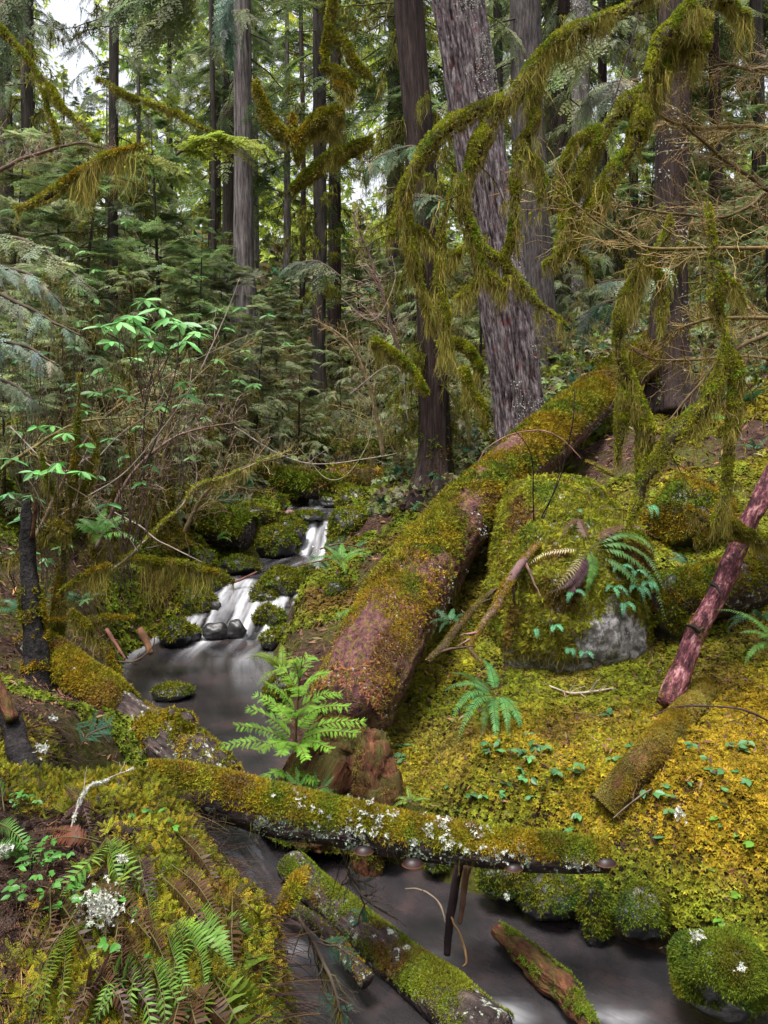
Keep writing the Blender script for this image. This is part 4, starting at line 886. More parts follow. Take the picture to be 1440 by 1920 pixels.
fern('sword_fern', P(928, 1300, 5.35), [{'px': [(928, 1302, 5.35), (890, 1280, 5.25), (855, 1283, 5.15), (832, 1296, 5.1)]}, {'px': [(928, 1302, 5.35), (890, 1295, 5.2), (860, 1322, 5.05), (846, 1356, 5.0)]},
    {'px': [(928, 1302, 5.35), (898, 1310, 5.15), (872, 1350, 5.0), (858, 1392, 4.95)]}, {'px': [(930, 1302, 5.3), (926, 1320, 5.1), (930, 1365, 4.95), (932, 1408, 4.9)]}, {'px': [(932, 1302, 5.3), (945, 1315, 5.1), (952, 1350, 4.95), (953, 1392, 4.9)]},
    {'px': [(932, 1302, 5.35), (955, 1315, 5.2), (972, 1345, 5.05), (980, 1385, 5.0)]}, {'px': [(930, 1300, 5.4), (925, 1270, 5.45), (915, 1245, 5.5), (895, 1228, 5.5)]}, {'px': [(928, 1303, 5.3), (912, 1325, 5.1), (908, 1355, 5.0), (902, 1385, 4.95)], 'c': F_GREEN * 0.6},
    {'px': [(925, 1300, 5.4), (895, 1275, 5.5), (868, 1262, 5.5), (848, 1262, 5.5)], 'c': F_GREEN * 0.7}], 'bright green sword fern spreading its fronds on the moss below the boulder', np.array((.11, .31, .09)), 61, 34, 0.06)
# ferns on the boulder
fern('boulder_fern', P(1105, 1030, 6.2), [{'px': [(1108, 1030, 6.25), (1150, 1003, 6.15), (1205, 1010, 6.05), (1245, 1060, 6.0)]}, {'px': [(1108, 1030, 6.25), (1160, 1018, 6.1), (1215, 1045, 5.95), (1248, 1110, 5.9)]},
    {'px': [(1108, 1032, 6.2), (1165, 1035, 6.0), (1220, 1080, 5.85), (1250, 1165, 5.8)]}, {'px': [(1108, 1030, 6.25), (1140, 995, 6.25), (1190, 985, 6.2), (1235, 1010, 6.15)], 'c': F_DEAD * 1.3},
    {'px': [(1110, 1040, 6.15), (1160, 1058, 5.95), (1200, 1105, 5.8), (1222, 1180, 5.7)]}, {'px': [(1100, 1035, 6.15), (1085, 1065, 6.0), (1062, 1095, 5.85), (1025, 1112, 5.75)], 'c': F_PURPLE}, {'px': [(1100, 1035, 6.15), (1092, 1070, 5.95), (1070, 1110, 5.8), (1050, 1140, 5.7)], 'c': F_PURPLE},
    {'px': [(1098, 1030, 6.2), (1060, 1030, 6.05), (1015, 1040, 5.95), (975, 1072, 5.9)], 'c': F_PALE, 'pw': 0.05, 'n': 26}, {'px': [(1100, 1035, 6.15), (1070, 1070, 5.95), (1050, 1095, 5.85), (1035, 1130, 5.8)], 'c': F_PALE * 0.55, 'n': 18},
    {'px': [(1105, 1030, 6.2), (1112, 1060, 6.0), (1105, 1090, 5.85), (1098, 1115, 5.8)], 'c': F_GREEN * 1.2}, {'px': [(1105, 1020, 6.2), (1085, 975, 6.3), (1065, 985, 6.2), (1050, 1010, 6.1)], 'c': F_DEAD}], 'dark arching sword fern on top of the boulder with dead purple and pale fronds', F_DARK * 1.7, 62, 34, 0.07)
fern('dead_fern', P(1100, 925, 6.7), [{'px': [(1098, 925, 6.6), (1085, 915, 6.5), (1072, 925, 6.4), (1068, 950, 6.3)]}, {'px': [(1098, 925, 6.6), (1100, 912, 6.5), (1106, 930, 6.4), (1108, 955, 6.3)]}, {'px': [(1098, 925, 6.6), (1118, 910, 6.5), (1130, 925, 6.4), (1134, 950, 6.3)]}, {'px': [(1120, 962, 6.45), (1135, 948, 6.35), (1155, 960, 6.25), (1160, 985, 6.2)]}], 'small brown dead fern drooping on the crest of the boulder', F_DEAD * 1.2, 63, 16, 0.03)
def small_fern(px, py, Y, k, L, label, col, seed, down=True, pw=0.036, n=10, name='small_fern', group='small ferns on the boulder'):
    r = np.random.default_rng(seed); Y = boulder_Y(px, py, Y); b = P(px, py, Y); fr = []
    for j in range(k):
        a = -90 + (j - (k - 1) / 2) * 110 / max(k, 2) + r.uniform(-10, 10); fr.append((a, r.uniform(5, 35) if down else r.uniform(30, 60), L * r.uniform(.75, 1.2), r.uniform(90, 120) if down else r.uniform(40, 80)))
    return fern(name, b, fr, label, col, seed, n, pw, group=group, pwd=0.5, fold=0.0)
for k, (a, b, Y, m, L, lab) in enumerate([(1165, 1060, 5.95, 3, .16, 'teal fern sprig near the crown of the dark boulder fern'), (1190, 1070, 5.85, 2, .17, 'teal fern sprig beside the topmost teal sprig on the boulder'), (1150, 1100, 5.72, 3, .19, 'teal fern sprig drooping above the bare white face'),
    (1195, 1100, 5.72, 3, .2, 'broad teal fern sprig on the right side of the boulder front'), (1215, 1090, 5.8, 3, .2, 'teal fern sprig at the right edge of the boulder'), (1170, 1130, 5.66, 2, .2, 'long teal fern sprig hanging over the bare white face'),
    (1075, 1108, 5.7, 2, .15, 'teal fern sprig below the dead purple fronds'), (1005, 1178, 5.68, 1, .13, 'single teal frond low on the left of the boulder'), (1040, 1172, 5.65, 2, .13, 'pair of small teal fronds on the lower boulder'), (1068, 1215, 5.66, 2, .12, 'small teal fern just left of the bare white face'),
    (1095, 1222, 5.66, 2, .13, 'lowest teal fern touching the bare white face'), (1215, 950, 6.6, 4, .22, 'teal fern tuft on the right shoulder of the boulder'), (1085, 955, 6.5, 1, .1, 'tiny teal frond on the upper boulder')]):
    small_fern(a, b, Y, m, L, lab, np.array((.08, .27, .14)) * (0.9 + 0.2 * (k % 3)), 400 + k)
def wild_fern(px, py, Y, L, k, label, col, seed, spread=(0, 360), el=(25, 65), n=22, pw=0.04, name='sword_fern', group=None, droop=(60, 110)):
    r = np.random.default_rng(seed); b = P(px, py, Y)
    fr = [(spread[0] + (spread[1] - spread[0]) * (j + r.random() * .7) / k, r.uniform(*el), L * r.uniform(.7, 1.1), r.uniform(*droop)) for j in range(k)]
    return fern(name, b, fr, label, col, seed, n, pw, group=group)
wild_fern(1460, 1215, 4.9, .5, 8, 'sword fern reaching in from the right edge of the photo below the mossy log', F_GREEN * 1.25, 420, (150, 330), n=30, pw=.05)
wild_fern(1425, 1165, 5.6, .38, 6, 'glossy dark sword fern under the mossy log behind the red pole', F_TEAL * .7, 421, (160, 360), pw=.05, n=16)
wild_fern(1290, 1060, 6.6, .32, 4, 'glossy teal sword fern between the boulder and the mossy log', F_TEAL * .9, 422, (100, 300), n=14, pw=.045)
wild_fern(1330, 930, 7.6, .42, 6, 'pale teal fern on the brown hummock behind the boulder', F_TEAL * 1.1, 423, n=16, pw=.05)
wild_fern(1415, 845, 8.6, .42, 5, 'teal fern on the slope by the right edge of the photo', F_TEAL * .8, 424, n=16, pw=.05)
wild_fern(1360, 790, 9.4, .45, 6, 'bright fern on the slope behind the hanging mossy branches', F_GREEN * 1.6, 425, n=14, pw=.06)
wild_fern(530, 1262, 5.2, .40, 7, 'lime green fern beside the bright sapling at the pool edge', F_LIME * .8, 426, (60, 260), (30, 70), pw=.045)
wild_fern(640, 1160, 6.2, .2, 4, 'small fern on the left flank of the fallen trunk', F_GREEN * 1.3, 427, n=14, pw=.03)
wild_fern(640, 1055, 8.6, .5, 6, 'light green fern on the right bank above the rapids', F_GREEN * 1.4, 428, pw=.06, n=20)
wild_fern(845, 1170, 5.9, .3, 6, 'dim teal fern in the shade under the fallen trunk', F_TEAL * .7, 429, n=16)
wild_fern(405, 1015, 10.6, .5, 4, 'arching fern frond on the bank above the middle pool', F_GREEN, 430, (-60, 60), (40, 60), pw=.05)
wild_fern(185, 1010, 7.2, .55, 8, 'green fern drooping among the mossy stems on the left bank', F_GREEN * 1.2, 431, n=16, pw=.09)
wild_fern(150, 1130, 6.6, .40, 6, 'small fern at the foot of the mossy stems by the left bank', F_TEAL * .7, 432, n=16, pw=.05)
wild_fern(40, 1150, 6.0, .4, 5, 'teal fern beside the charred snag', F_TEAL * .7, 433, n=14, pw=.06)
wild_fern(770, 1505, 4.5, .22, 6, 'little lime fern in the hollow behind the foreground log', F_LIME * .9, 434, (-20, 200), (20, 60), n=16, pw=.02)
# ferns on the mound in front
def px_fern(rows, label, seed, col, n=30, pw=.05, name='sword_fern', **kw):
    return fern(name, hug([rows[0][0], rows[0][1]])[0], [r if isinstance(r, dict) else {'px': r} for r in rows], label, col, seed, n, pw, hugs=True, **kw)
px_fern([[(205, 1690, 2.45), (204, 1640, 2.42), (200, 1590, 2.42), (198, 1552, 2.45)], [(210, 1690, 2.45), (232, 1640, 2.42), (250, 1600, 2.42), (268, 1578, 2.45)], [(212, 1700, 2.4), (235, 1690, 2.32), (250, 1700, 2.27), (252, 1720, 2.24)]], 'upright yellow green fern in the middle of the near mound', 441, F_LIME * .85, 24, .042, up=(0, -1, .1), fold=.0)
px_fern([[(270, 1640, 2.4), (280, 1700, 2.3), (290, 1760, 2.2), (285, 1810, 2.15)]], 'single fern frond turning from green to purple beside the upright yellow green fern', 442, F_LIME * .5, 26, .045, up=(0, -1, .3))
px_fern([[(310, 1735, 2.3), (325, 1790, 2.2), (345, 1850, 2.12), (360, 1925, 2.05)], [(330, 1740, 2.3), (395, 1760, 2.25), (425, 1820, 2.2), (440, 1890, 2.15)], [(355, 1700, 2.4), (400, 1740, 2.35), (420, 1790, 2.3), (415, 1850, 2.25)], [(330, 1740, 2.3), (370, 1780, 2.2), (385, 1850, 2.12), (395, 1930, 2.05)]], 'big green sword fern hanging down the front of the near mound', 443, F_GREEN * 1.1 + np.array((.03, .02, 0)), 32, .05, up=(0, -1, .3))
px_fern([[(300, 1640, 2.5), (350, 1690, 2.42), (390, 1760, 2.33), (400, 1830, 2.26)], [(320, 1620, 2.55), (370, 1660, 2.48), (410, 1730, 2.4), (430, 1800, 2.35)], [(250, 1700, 2.35), (300, 1780, 2.22), (315, 1850, 2.13), (318, 1920, 2.06)], [(230, 1720, 2.3), (228, 1790, 2.2), (230, 1850, 2.12), (226, 1930, 2.05)], [(330, 1560, 2.85), (370, 1600, 2.7), (400, 1650, 2.6), (420, 1720, 2.5)]], 'old brown fern with withered fronds hanging over the near mound', 444, F_DEAD * .8, 30, .05, up=(0, -1, .3))
px_fern([[(-10, 1540, 2.7), (20, 1555, 2.6), (55, 1590, 2.5), (82, 1632, 2.45)], [(-20, 1600, 2.5), (10, 1590, 2.5), (40, 1600, 2.45), (60, 1630, 2.4)]], 'green fern frond entering from the left edge above the round leaves', 445, F_GREEN * 1.1, 24, .042, up=(0, -.8, .5))
px_fern([[(190, 1580, 2.8), (140, 1570, 2.75), (90, 1575, 2.7), (45, 1600, 2.65)], [(185, 1575, 2.8), (140, 1560, 2.8), (100, 1555, 2.8), (50, 1562, 2.75)]], 'reddish brown dead fern fronds lying across the near mound', 446, np.array((.12, .04, .02)), 26, .035, up=(0, -.6, .7))
px_fern([[(185, 1525, 3.0), (155, 1510, 3.0), (130, 1520, 2.95), (112, 1545, 2.9)], [(120, 1470, 3.2), (150, 1500, 3.1), (165, 1540, 3.0), (172, 1570, 2.95)]], 'purple faded fern fronds behind the reddish brown ones', 447, F_PURPLE * 1.3, 20, .04, up=(0, -.6, .7))
px_fern([[(8, 1520, 2.9), (5, 1500, 2.9), (3, 1480, 2.9), (-5, 1455, 2.9)]], 'dark green fern frond standing by the black stub at the left edge', 448, F_GREEN * .8, 14, .04, up=(0, -1, .1))
r_ = np.random.default_rng(67)    # mound ferns: withered and green, each a plant of two or three fronds hanging downhill
for k in range(20):
    px = r_.uniform(90, 500); py = r_.uniform(1560, 1900); 
    if px > 430 and py < 1650: continue
    fr = []
    for j in range(3):
        a = math.radians(r_.uniform(40, 125)); L = r_.uniform(120, 260); fr.append([(px, py, 0)] + [(px + L * f * math.cos(a) + 18 * f * f * r_.normal(), py + L * f * math.sin(a) * (.75 + .25 * f), 0) for f in (.33, .66, 1)])
    c = [F_DEAD * .6, F_DEAD * .8, F_PURPLE * .8, F_GREEN * 1.2 + np.array((.03, .02, 0)), F_LIME * .6][int(r_.choice(5, p=[.26, .1, .1, .34, .2]))]
    px_fern(fr, ('withered brown fern %s on the near mound', 'green fern %s on the near mound')[int(c[1] > c[0] * 1.2)] % ('hanging near the top', 'hanging halfway down', 'hanging low down')[int((py - 1560) / 114)], 470 + k, c, 24, r_.uniform(.038, .055), up=(0, -1, .4), name='mound_fern')['group'] = 'ferns over the near mound'
# bank ferns on the slope to the left, small in the photo
r_ = np.random.default_rng(65); protoF = None
for k in range(26):
    px, Y = [(r_.uniform(20, 420), r_.uniform(10, 17)), (r_.uniform(1000, 1440), r_.uniform(10, 17))][k % 2]
    q = gpx(px, Y)
    if protoF is None:
        protoF = fern('bank_fern', q, [(a, 50 + 10 * (a % 3), .55, 85) for a in range(0, 360, 40)], 'teal green fern growing on the forest slope', F_TEAL * .75, 66, 14, .09, group='ferns on the far slopes')
        o = protoF
    else: o = copy_tree(protoF); o.location = tuple(q)
    o.rotation_euler.z = r_.uniform(0, 6.28); s_ = r_.uniform(.7, 1.3); o.scale = (s_, s_, s_)

# ------------------------------------------------------------------ small leafy plants
m = MB()
for s_ in (-1, 1):
    a = [(0, 0, 0), (.12, s_ * .16, .03), (.38, s_ * .31, .06), (.65, s_ * .25, .04), (1, 0, -.06), (.6, 0, -.02), (.3, 0, -.01)]
    o = m.n; m.add(a); m.q.append(np.array([[o, o + 1, o + 2, o + 6], [o + 6, o + 2, o + 3, o + 5]])); m.t.append(np.array([[o + 5, o + 3, o + 4]]))
OVATE = tmpl(m)
m = MB()
for s_ in (-1, 1):
    a = [(0, 0, 0), (.25, s_ * .13, .03), (.55, s_ * .17, .03), (.8, s_ * .11, 0), (1, 0, -.06), (.55, 0, -.01)]
    o = m.n; m.add(a); m.q.append(np.array([[o, o + 1, o + 2, o + 5], [o + 5, o + 2, o + 3, o + 4]]))
LANCE = tmpl(m)
def vine(px, py, Y, n, size, label, col, seed, spread=0.13, name='leafy_vine', group=None, leaf=OVATE, three=True, hgt=0.05):
    r = np.random.default_rng(seed); Y = ray_ground(px, py) if name != 'leafy_vine' or Y < 5.3 else Y; b = P(px, py, Y); t = thing(name, b, label, 'plant', group); st, lv = MB(), MB()
    k = n; x = b[0] + r.normal(0, spread, k); y = b[1] + r.normal(0, spread * .6, k); p = on_ground(x, y); p[:, 2] += r.uniform(.5, 1.3, k) * hgt + 0.01
    g = p.copy(); g[:, 2] -= hgt * 1.2; mid = (g + p) / 2 + r.normal(0, .01, p.shape); tubes(st, np.stack([g, mid, p], 1), np.full((k, 3), .0015), np.tile((.10, .07, .03), (k, 1)))
    ch = np.argsort(x); tubes(st, np.stack([g[ch[:-1]], (g[ch[:-1]] + g[ch[1:]]) / 2, g[ch[1:]]], 1) + np.array([0, 0, .02]), np.full((k - 1, 3), .0015), np.tile((.11, .06, .03), (k - 1, 1)))
    az = r.uniform(0, 6.28, k)
    for da in ((-1.15, 0, 1.15) if three else (0,)):
        a = az + da + r.normal(0, .15, k); d = np.stack([np.cos(a), np.sin(a), r.uniform(-.45, .1, k)], -1); R = frame_x(d, (0, -.3, 1), r.normal(0, .3, k))
        inst(lv, leaf, p, R, size * r.uniform(.7, 1.2, k), vary(col, k, r, .15, .05))
    part('stem', st, M_TWIG, t); part('leaves', lv, M_LEAF, t)
VC = np.array((0.06, 0.165, 0.055))
for k, (a, b, Y, n, lab) in enumerate([(890, 1462, 4.55, 7, 'teal leaved bramble sprig just above the foreground log'), (950, 1468, 4.5, 8, 'largest teal leaved bramble patch in the golden moss'), (1020, 1412, 4.75, 7, 'bright leaved bramble sprig right of the sword fern'), (760, 1428, 4.8, 8, 'bramble sprig in the brown hollow beside the big trunk'),
    (1092, 1470, 4.5, 4, 'few bramble leaves between the sword fern and the rotten log end'), (1135, 1472, 4.45, 6, 'bramble leaves above the red rotten log end'), (1186, 1505, 4.3, 3, 'single large bramble leaf right of the rotten log end'), (1265, 1515, 4.2, 8, 'bramble patch near a bit of white lichen on the bank'), (1340, 1412, 4.5, 5, 'bramble sprig high in the golden moss to the right'),
    (1345, 1512, 4.2, 5, 'bramble sprig in the middle of the right hand moss'), (1170, 1352, 4.95, 4, 'bramble sprig by the upper end of the half buried log'), (1405, 1630, 3.75, 5, 'lime leaved sprig near the right edge of the photo'), (900, 1320, 5.2, 3, 'few leaves under the sword fern'), (1250, 1385, 4.7, 3, 'three leaves right of the half buried log'), (980, 1500, 4.4, 4, 'loose bramble leaves above the middle of the foreground log'), (1340, 1560, 4.0, 3, 'few small leaves low on the golden bank')]):
    vine(a, b, Y, n, .05, lab, VC * (1.0 + .3 * (k % 2)) if k != 11 else np.array((.12, .26, .03)), 500 + k)
HC = np.array((.06, .19, .025))
for k, (a, b, Y, n, lab, sp) in enumerate([(60, 1640, 2.42, 22, 'large patch of small round leaves at the left edge of the near mound', .08), (120, 1690, 2.35, 14, 'round leaved sprig left of the white lichen clump', .06), (40, 1530, 2.8, 10, 'round leaved sprig near the black stub', .05), (215, 1735, 2.27, 7, 'big round bright leaves beside the white lichen clump', .05),
    (300, 1560, 2.85, 6, 'few small round leaves on the crest of the mound', .10), (150, 1760, 2.25, 6, 'round leaves below the white lichen clump', .06), (30, 1720, 2.25, 10, 'round leaved patch low at the left edge', .06), (225, 1830, 2.15, 3, 'few tiny leaves low on the near mound', .05)]):
    vine(a, b, Y, n, .026 if k != 3 else .034, lab, HC * (1 + .25 * (k % 2)), 520 + k, sp, 'round_leaved_plant', None, OVATE, True, .06)

r_ = np.random.default_rng(68); n = 1500   # straw: dry grass combed down the left of the mound
px = r_.uniform(10, 150, n) + r_.uniform(0, 60, n); py = r_.uniform(1730, 1900, n); keep = py > 1690 + px * .3
x, y = r_.uniform(-1.3, -.7, n), r_.uniform(1.75, 2.35, n); p = on_ground(x, y); u = np.linspace(0, 1, 6)[None, :, None]; L = r_.uniform(.08, .26, n)[:, None, None]; d = np.stack([r_.uniform(.1, .7, n), r_.uniform(-1, -.4, n), r_.uniform(.0, .35, n)], -1)
pts = p[:, None] + d[:, None] * u * L - np.array([0, 0, .5]) * u ** 2 * L + .012
mb = MB(); tubes(mb, pts, np.full((n, 1), .0011) * np.linspace(1, .5, 6)[None], vary(mixc((.22, .125, .045), (.07, .035, .018), r_.random(n)), n, r_, .25)); solo('dry_grass', mb, M_LITTER, 'dry straw coloured grass combed down the left of the near mound', 'grass', kind='stuff')
# white lichen clumps and fallen bits
def lichen_clump(px, py, Y, w, n, label, seed, name='lichen_clump', C=WHITE * 1.1):
    r = np.random.default_rng(seed); C = C * .82; Y = min(Y, ray_ground(px, py)) * .985; b = P(px, py, Y); k = n * 3; p = b + r.normal(0, 1, (k, 3)) * np.array([w, w * .5, w * .9]) * Y / F / 2.4
    mb = MB(); scatter(mb, STARS, p, frame_n(np.tile([0, -.6, .6], (k, 1)), r, .7), 6.5 * Y / F * r.uniform(.5, 1.3, k), vary(C, k, r, .1, .03), r); solo(name, mb, M_LICHEN, label, 'lichen', origin=b)
for k, q in enumerate([(188, 1700, 2.28, 46, 100, 'big white lichen clump on the near mound'), (10, 1590, 2.4, 16, 16, 'white lichen bit at the left edge of the photo'), (80, 1405, 3.55, 14, 9, 'pinkish white lichen bit at the top of the near mound'), (100, 1345, 4.2, 10, 6, 'white lichen bit below the charred snag'), (1305, 1755, 3.45, 14, 10, 'white lichen bit above the corner boulder'),
    (1390, 1815, 3.2, 9, 4, 'small white flake on the corner boulder'), (1170, 1450, 4.45, 12, 6, 'white lichen bits on the moss by the half buried log'), (1275, 1525, 4.15, 14, 8, 'grey white lichen bit in the bramble patch'), (950, 1680, 4.1, 8, 4, 'white flakes on the mossy stone below the log'), (230, 1610, 2.6, 10, 7, 'small white lichen bit beside the upright fern'), (120, 1800, 2.2, 12, 8, 'white speck low on the near mound')]):
    lichen_clump(*q, 540 + k, C=WHITE * (1.15 if k != 2 else 1.0))
# white lichened twig on the mound
def twig_thing(name, rows, label, seed, C, k=1.0, cat='twig', moss=0, beard=0, size=.012, side=0, sl=(.15, .35), pal=(GOLD, LIME, LIME, OLIVE), bl=.05, lich=0, group=None, mat_=None, sub=0, sides=8, core=1.0, up=(-.5, .3), bthr=(-.15, .3), sw=.003):
    """a stick or live branch given as px path; optional moss, beard, lichen and side twigs"""
    rows = [(a, b, ray_ground(a, b) * .985, w) for a, b, _, w in rows] if name == 'root_stick' else rows; r = np.random.default_rng(seed); pp = path(rows, k); pp[:, 3] *= core; n = max(16, int(len(rows) * 9)); tb = Tube(pp, n, sides, .006, seed)
    t = thing(name, pp[0, :3], label, cat, group); mb = MB(); tb.mesh(mb, C, rough_disp(.15, .6 / tb.r.mean() ** .8, seed))
    if side:
        C = np.asarray(C); par = tb.p[None, ::max(1, n // 24)]; c, u, L = grow(par, r, side, (25, 65), sl, 7, .1, -.12); rr = np.interp(u, np.linspace(0, 1, n), tb.r)[:, None] * np.linspace(.55, .15, 7)[None]; tubes(mb, c, np.maximum(rr, .0012), vary(C, len(c), r, .15), 4)
        if sub: c2, u2, L2 = grow(c, r, sub, (25, 60), (.25, .55), 5, .2, -.1); tubes(mb, c2, np.full(c2.shape[:2], .0011), vary(C, len(c2), r, .15), 3)
    part('wood', mb, mat_ or M_TWIG, t)
    if moss:
        w = MB(); tb.r = tb.r / core * .92; moss_on(tb, moss, size, r, pal, up, (-.45, -.1), 4, seed, mb=w); part('moss', w, M_MOSS, t)
    if beard:
        tb2 = tb; w = drip(tb2, beard, bl, sw, r, OLIVE, -.1, None, 6, seed, thr=bthr); part('hanging_moss', w, M_STRAND, t)
    if lich:
        w = lichen_on(tb, lich, .0075, r, WHITE, (-1, -.6, 0), (-.2, 0), 9, seed); part('lichen', w, M_LICHEN, t)
    return t
twig_thing('lichened_twig', [(132, 1560, 2.9, 3), (150, 1500, 2.98, 4), (165, 1478, 3.05, 5), (200, 1462, 3.12, 4), (250, 1440, 3.2, 2)], 'white lichen covered twig lying on the crest of the near mound', 560, (.3, .27, .22), lich=300, sides=6, side=3)
# ------------------------------------------------------------------ trees
FTWIG = feather(4, rng0, 0.17, 55, 0.42); FTWIG2 = feather(5, rng0, 0.13, 50, 0.34)
def spray(n, rng, droop=0.25, tl=0.42, ang=58, tw=FTWIG, hang=0.1):
    """flat conifer branchlet: an axis along +x with paired feathery twigs"""
    mb = MB(); x = np.linspace(0, 1, 5); pts = np.stack([x, 0 * x, -droop * x ** 2], -1)[None]; tubes(mb, pts, np.linspace(.008, .003, 5)[None], np.zeros((1, 3)))
    t = np.repeat((np.arange(n) + .5) / n, 2); s_ = np.tile([-1, 1], n); L = tl * (1 - t) ** .75 * np.clip(t * 5 + .5, 0, 1) + .06; L *= rng.uniform(.75, 1.2, 2 * n)
    a = np.radians(ang - 18 * t + rng.normal(0, 6, 2 * n)); d = np.stack([np.cos(a), s_ * np.sin(a), -2 * droop * t * np.cos(a) - hang + rng.normal(0, .08, 2 * n)], -1)
    inst(mb, tw, np.stack([t, 0 * t, -droop * t * t], -1), frame_x(d, (0, 0, 1), rng.normal(0, .25, 2 * n)), L, np.zeros((2 * n, 3)))
    inst(mb, tw, np.array([[1, 0, -droop]]), frame_x(np.array([[1, 0, -2 * droop]])), np.array([.12]), np.zeros((1, 3))); return tmpl(mb)
SPR = [spray(8, rng0, d_) for d_ in (.18, .28, .4)]; CED = [spray(8, rng0, d_, .36, 48, FTWIG2, .35) for d_ in (.5, .75)]
HEM, DUSTY, DARKG, YELG = np.array((.165, .215, .065)), np.array((.235, .255, .16)), np.array((.085, .135, .055)), np.array((.27, .32, .04))
def conifer_crown(crown, limbs, H, z0, R, nb, ns, sl, rng, cols, ts, el=(5, -25), prof=.8, axis=None, tip=True, dead=0.0, bc=(.06, .045, .03)):
    """branches round a stem, each carrying several sprays; el = elevation at top and bottom"""
    f = rng.random(nb) ** .9; z = z0 + (H - z0) * f; az = np.arange(nb) * 2.399 + rng.normal(0, .3, nb)
    L = (R * (1 - f) ** prof + .06 * R) * rng.uniform(.65, 1.15, nb); e = np.radians(el[1] + (el[0] - el[1]) * f + rng.normal(0, 8, nb))
    u = np.linspace(0, 1, 7)[None, :, None]; d = np.stack([np.cos(az) * np.cos(e), np.sin(az) * np.cos(e), np.sin(e)], -1)
    base = np.stack([0 * z, 0 * z, z], -1) if axis is None else axis(z)
    pts = base[:, None] + d[:, None] * u * L[:, None, None]; pts[:, :, 2] -= (.22 * L)[:, None] * u[..., 0] ** 2; pts[:, :, :2] += rng.normal(0, .02, (nb, 7, 2)) * L[:, None, None]
    tubes(limbs, pts, (np.clip(.012 * L, .004, .05))[:, None] * np.linspace(1, .25, 7)[None], vary(bc, nb, rng), 4)
    live = rng.random(nb) > dead; pts = pts[live]; L = L[live]; nb = len(pts)
    tt = rng.uniform(.12, 1, (nb, ns)); tt[:, 0] = 1.0; x = np.minimum(tt * 6, 5.999); j = x.astype(int); fr = (x - j)[..., None]; I = np.arange(nb)[:, None]
    p = pts[I, j] * (1 - fr) + pts[I, j + 1] * fr; tg = norm(pts[I, j + 1] - pts[I, j]); sd = np.cross(tg, [0, 0, 1.0]); s_ = np.where(np.arange(ns) % 2, 1, -1)[None, :, None]
    a = np.radians(rng.uniform(25, 70, (nb, ns)))[..., None] * (np.arange(ns) > 0)[None, :, None]; dd = norm(tg * np.cos(a) + sd * s_ * np.sin(a)); p = p.reshape(-1, 3); dd = dd.reshape(-1, 3)
    sc = sl * rng.uniform(.6, 1.25, len(p)) * np.clip(.55 + .45 * np.repeat(L, ns) / R, .4, 1.0)
    c = mixc(cols[0], cols[1], np.clip(rng.normal(.5, .3, len(p)), 0, 1)); c = vary(c, len(p), rng, .2, .06)
    scatter(crown, ts, p, frame_x(dd, (0, 0, 1), rng.normal(0, .3, len(p))), sc, c, rng)
    if tip:
        k = 6; a = np.arange(k) * 1.05; dd = np.stack([np.cos(a) * .6, np.sin(a) * .6, np.full(k, .8)], -1); scatter(crown, ts, np.tile(base[z.argmax()] * [1, 1, 0] + [0, 0, H * .985], (k, 1)), frame_x(dd), np.full(k, sl * .5), vary(cols[0], k, rng), rng)
def conifer(name, H, r0, z0, R, nb, ns, sl, seed, cols, label, ts=SPR, bark=None, group=None, el=(25, -15), dead=0.0, lean=0.0, moss=0, prof=.8):
    rng = np.random.default_rng(seed); t = thing(name, (0, 0, 0), label, 'tree', group)
    tb = Tube([(0, 0, -.5, r0 * 1.25), (0, 0, .15 * r0 * 10, r0), (lean * .3, 0, H * .5, r0 * .62), (lean, 0, H, r0 * .06)], 40, 12, .02 * H / 10, seed)
    mb = MB(); tb.mesh(mb, disp=rough_disp(.06, 3, seed)); part('trunk', mb, bark or M_BARK_DARK, t, local=True)
    cr = lm = MB(); conifer_crown(cr, lm, H, z0, R, nb, ns, sl, rng, cols, ts, el, prof, dead=dead)
    if z0 > 2.2:       # bare dead limbs under the live crown
        n = int(z0 * 5); z = rng.uniform(1.2, z0 + 1, n); az = rng.uniform(0, 6.28, n); L = rng.uniform(.4, 1.7, n); u = np.linspace(0, 1, 6)[None, :, None]
        d = np.stack([np.cos(az), np.sin(az), rng.uniform(-.35, .2, n)], -1); pts = np.stack([0 * z, 0 * z, z], -1)[:, None] + d[:, None] * u * L[:, None, None]; pts[:, :, 2] -= .25 * L[:, None] * u[..., 0] ** 2
        tubes(lm, pts, .012 * np.linspace(1, .3, 6)[None] * np.ones((n, 1)), vary((.055, .055, .02), n, rng), 4); c, _, _ = grow(pts, rng, 4, (30, 65), (.25, .5), 5, .25, -.15); tubes(lm, c, np.full(c.shape[:2], .0045), vary((.09, .085, .03), len(c), rng), 3)
        if moss:
            pp = np.concatenate([pts.reshape(-1, 3), c.reshape(-1, 3)]); pp = pp[rng.integers(0, len(pp), moss)] + rng.normal(0, .03, (moss, 3)); strands(cr, pp, rng.uniform(.05, .28, moss), rng.uniform(.008, .016, moss), vary((.15, .15, .03), moss, rng, .3), rng, .2, 3)
    part('crown', cr, M_NEEDLE, t, local=True)
    return t
def put(o, px, Y, s=1.0, rz=0.0, label=None, dz=-.05, group=None):
    q = gpx(px, Y); o.location = (q[0], q[1], q[2] + dz); o.scale = (s, s, s); o.rotation_euler.z = rz
    if label: o['label'] = label
    return o

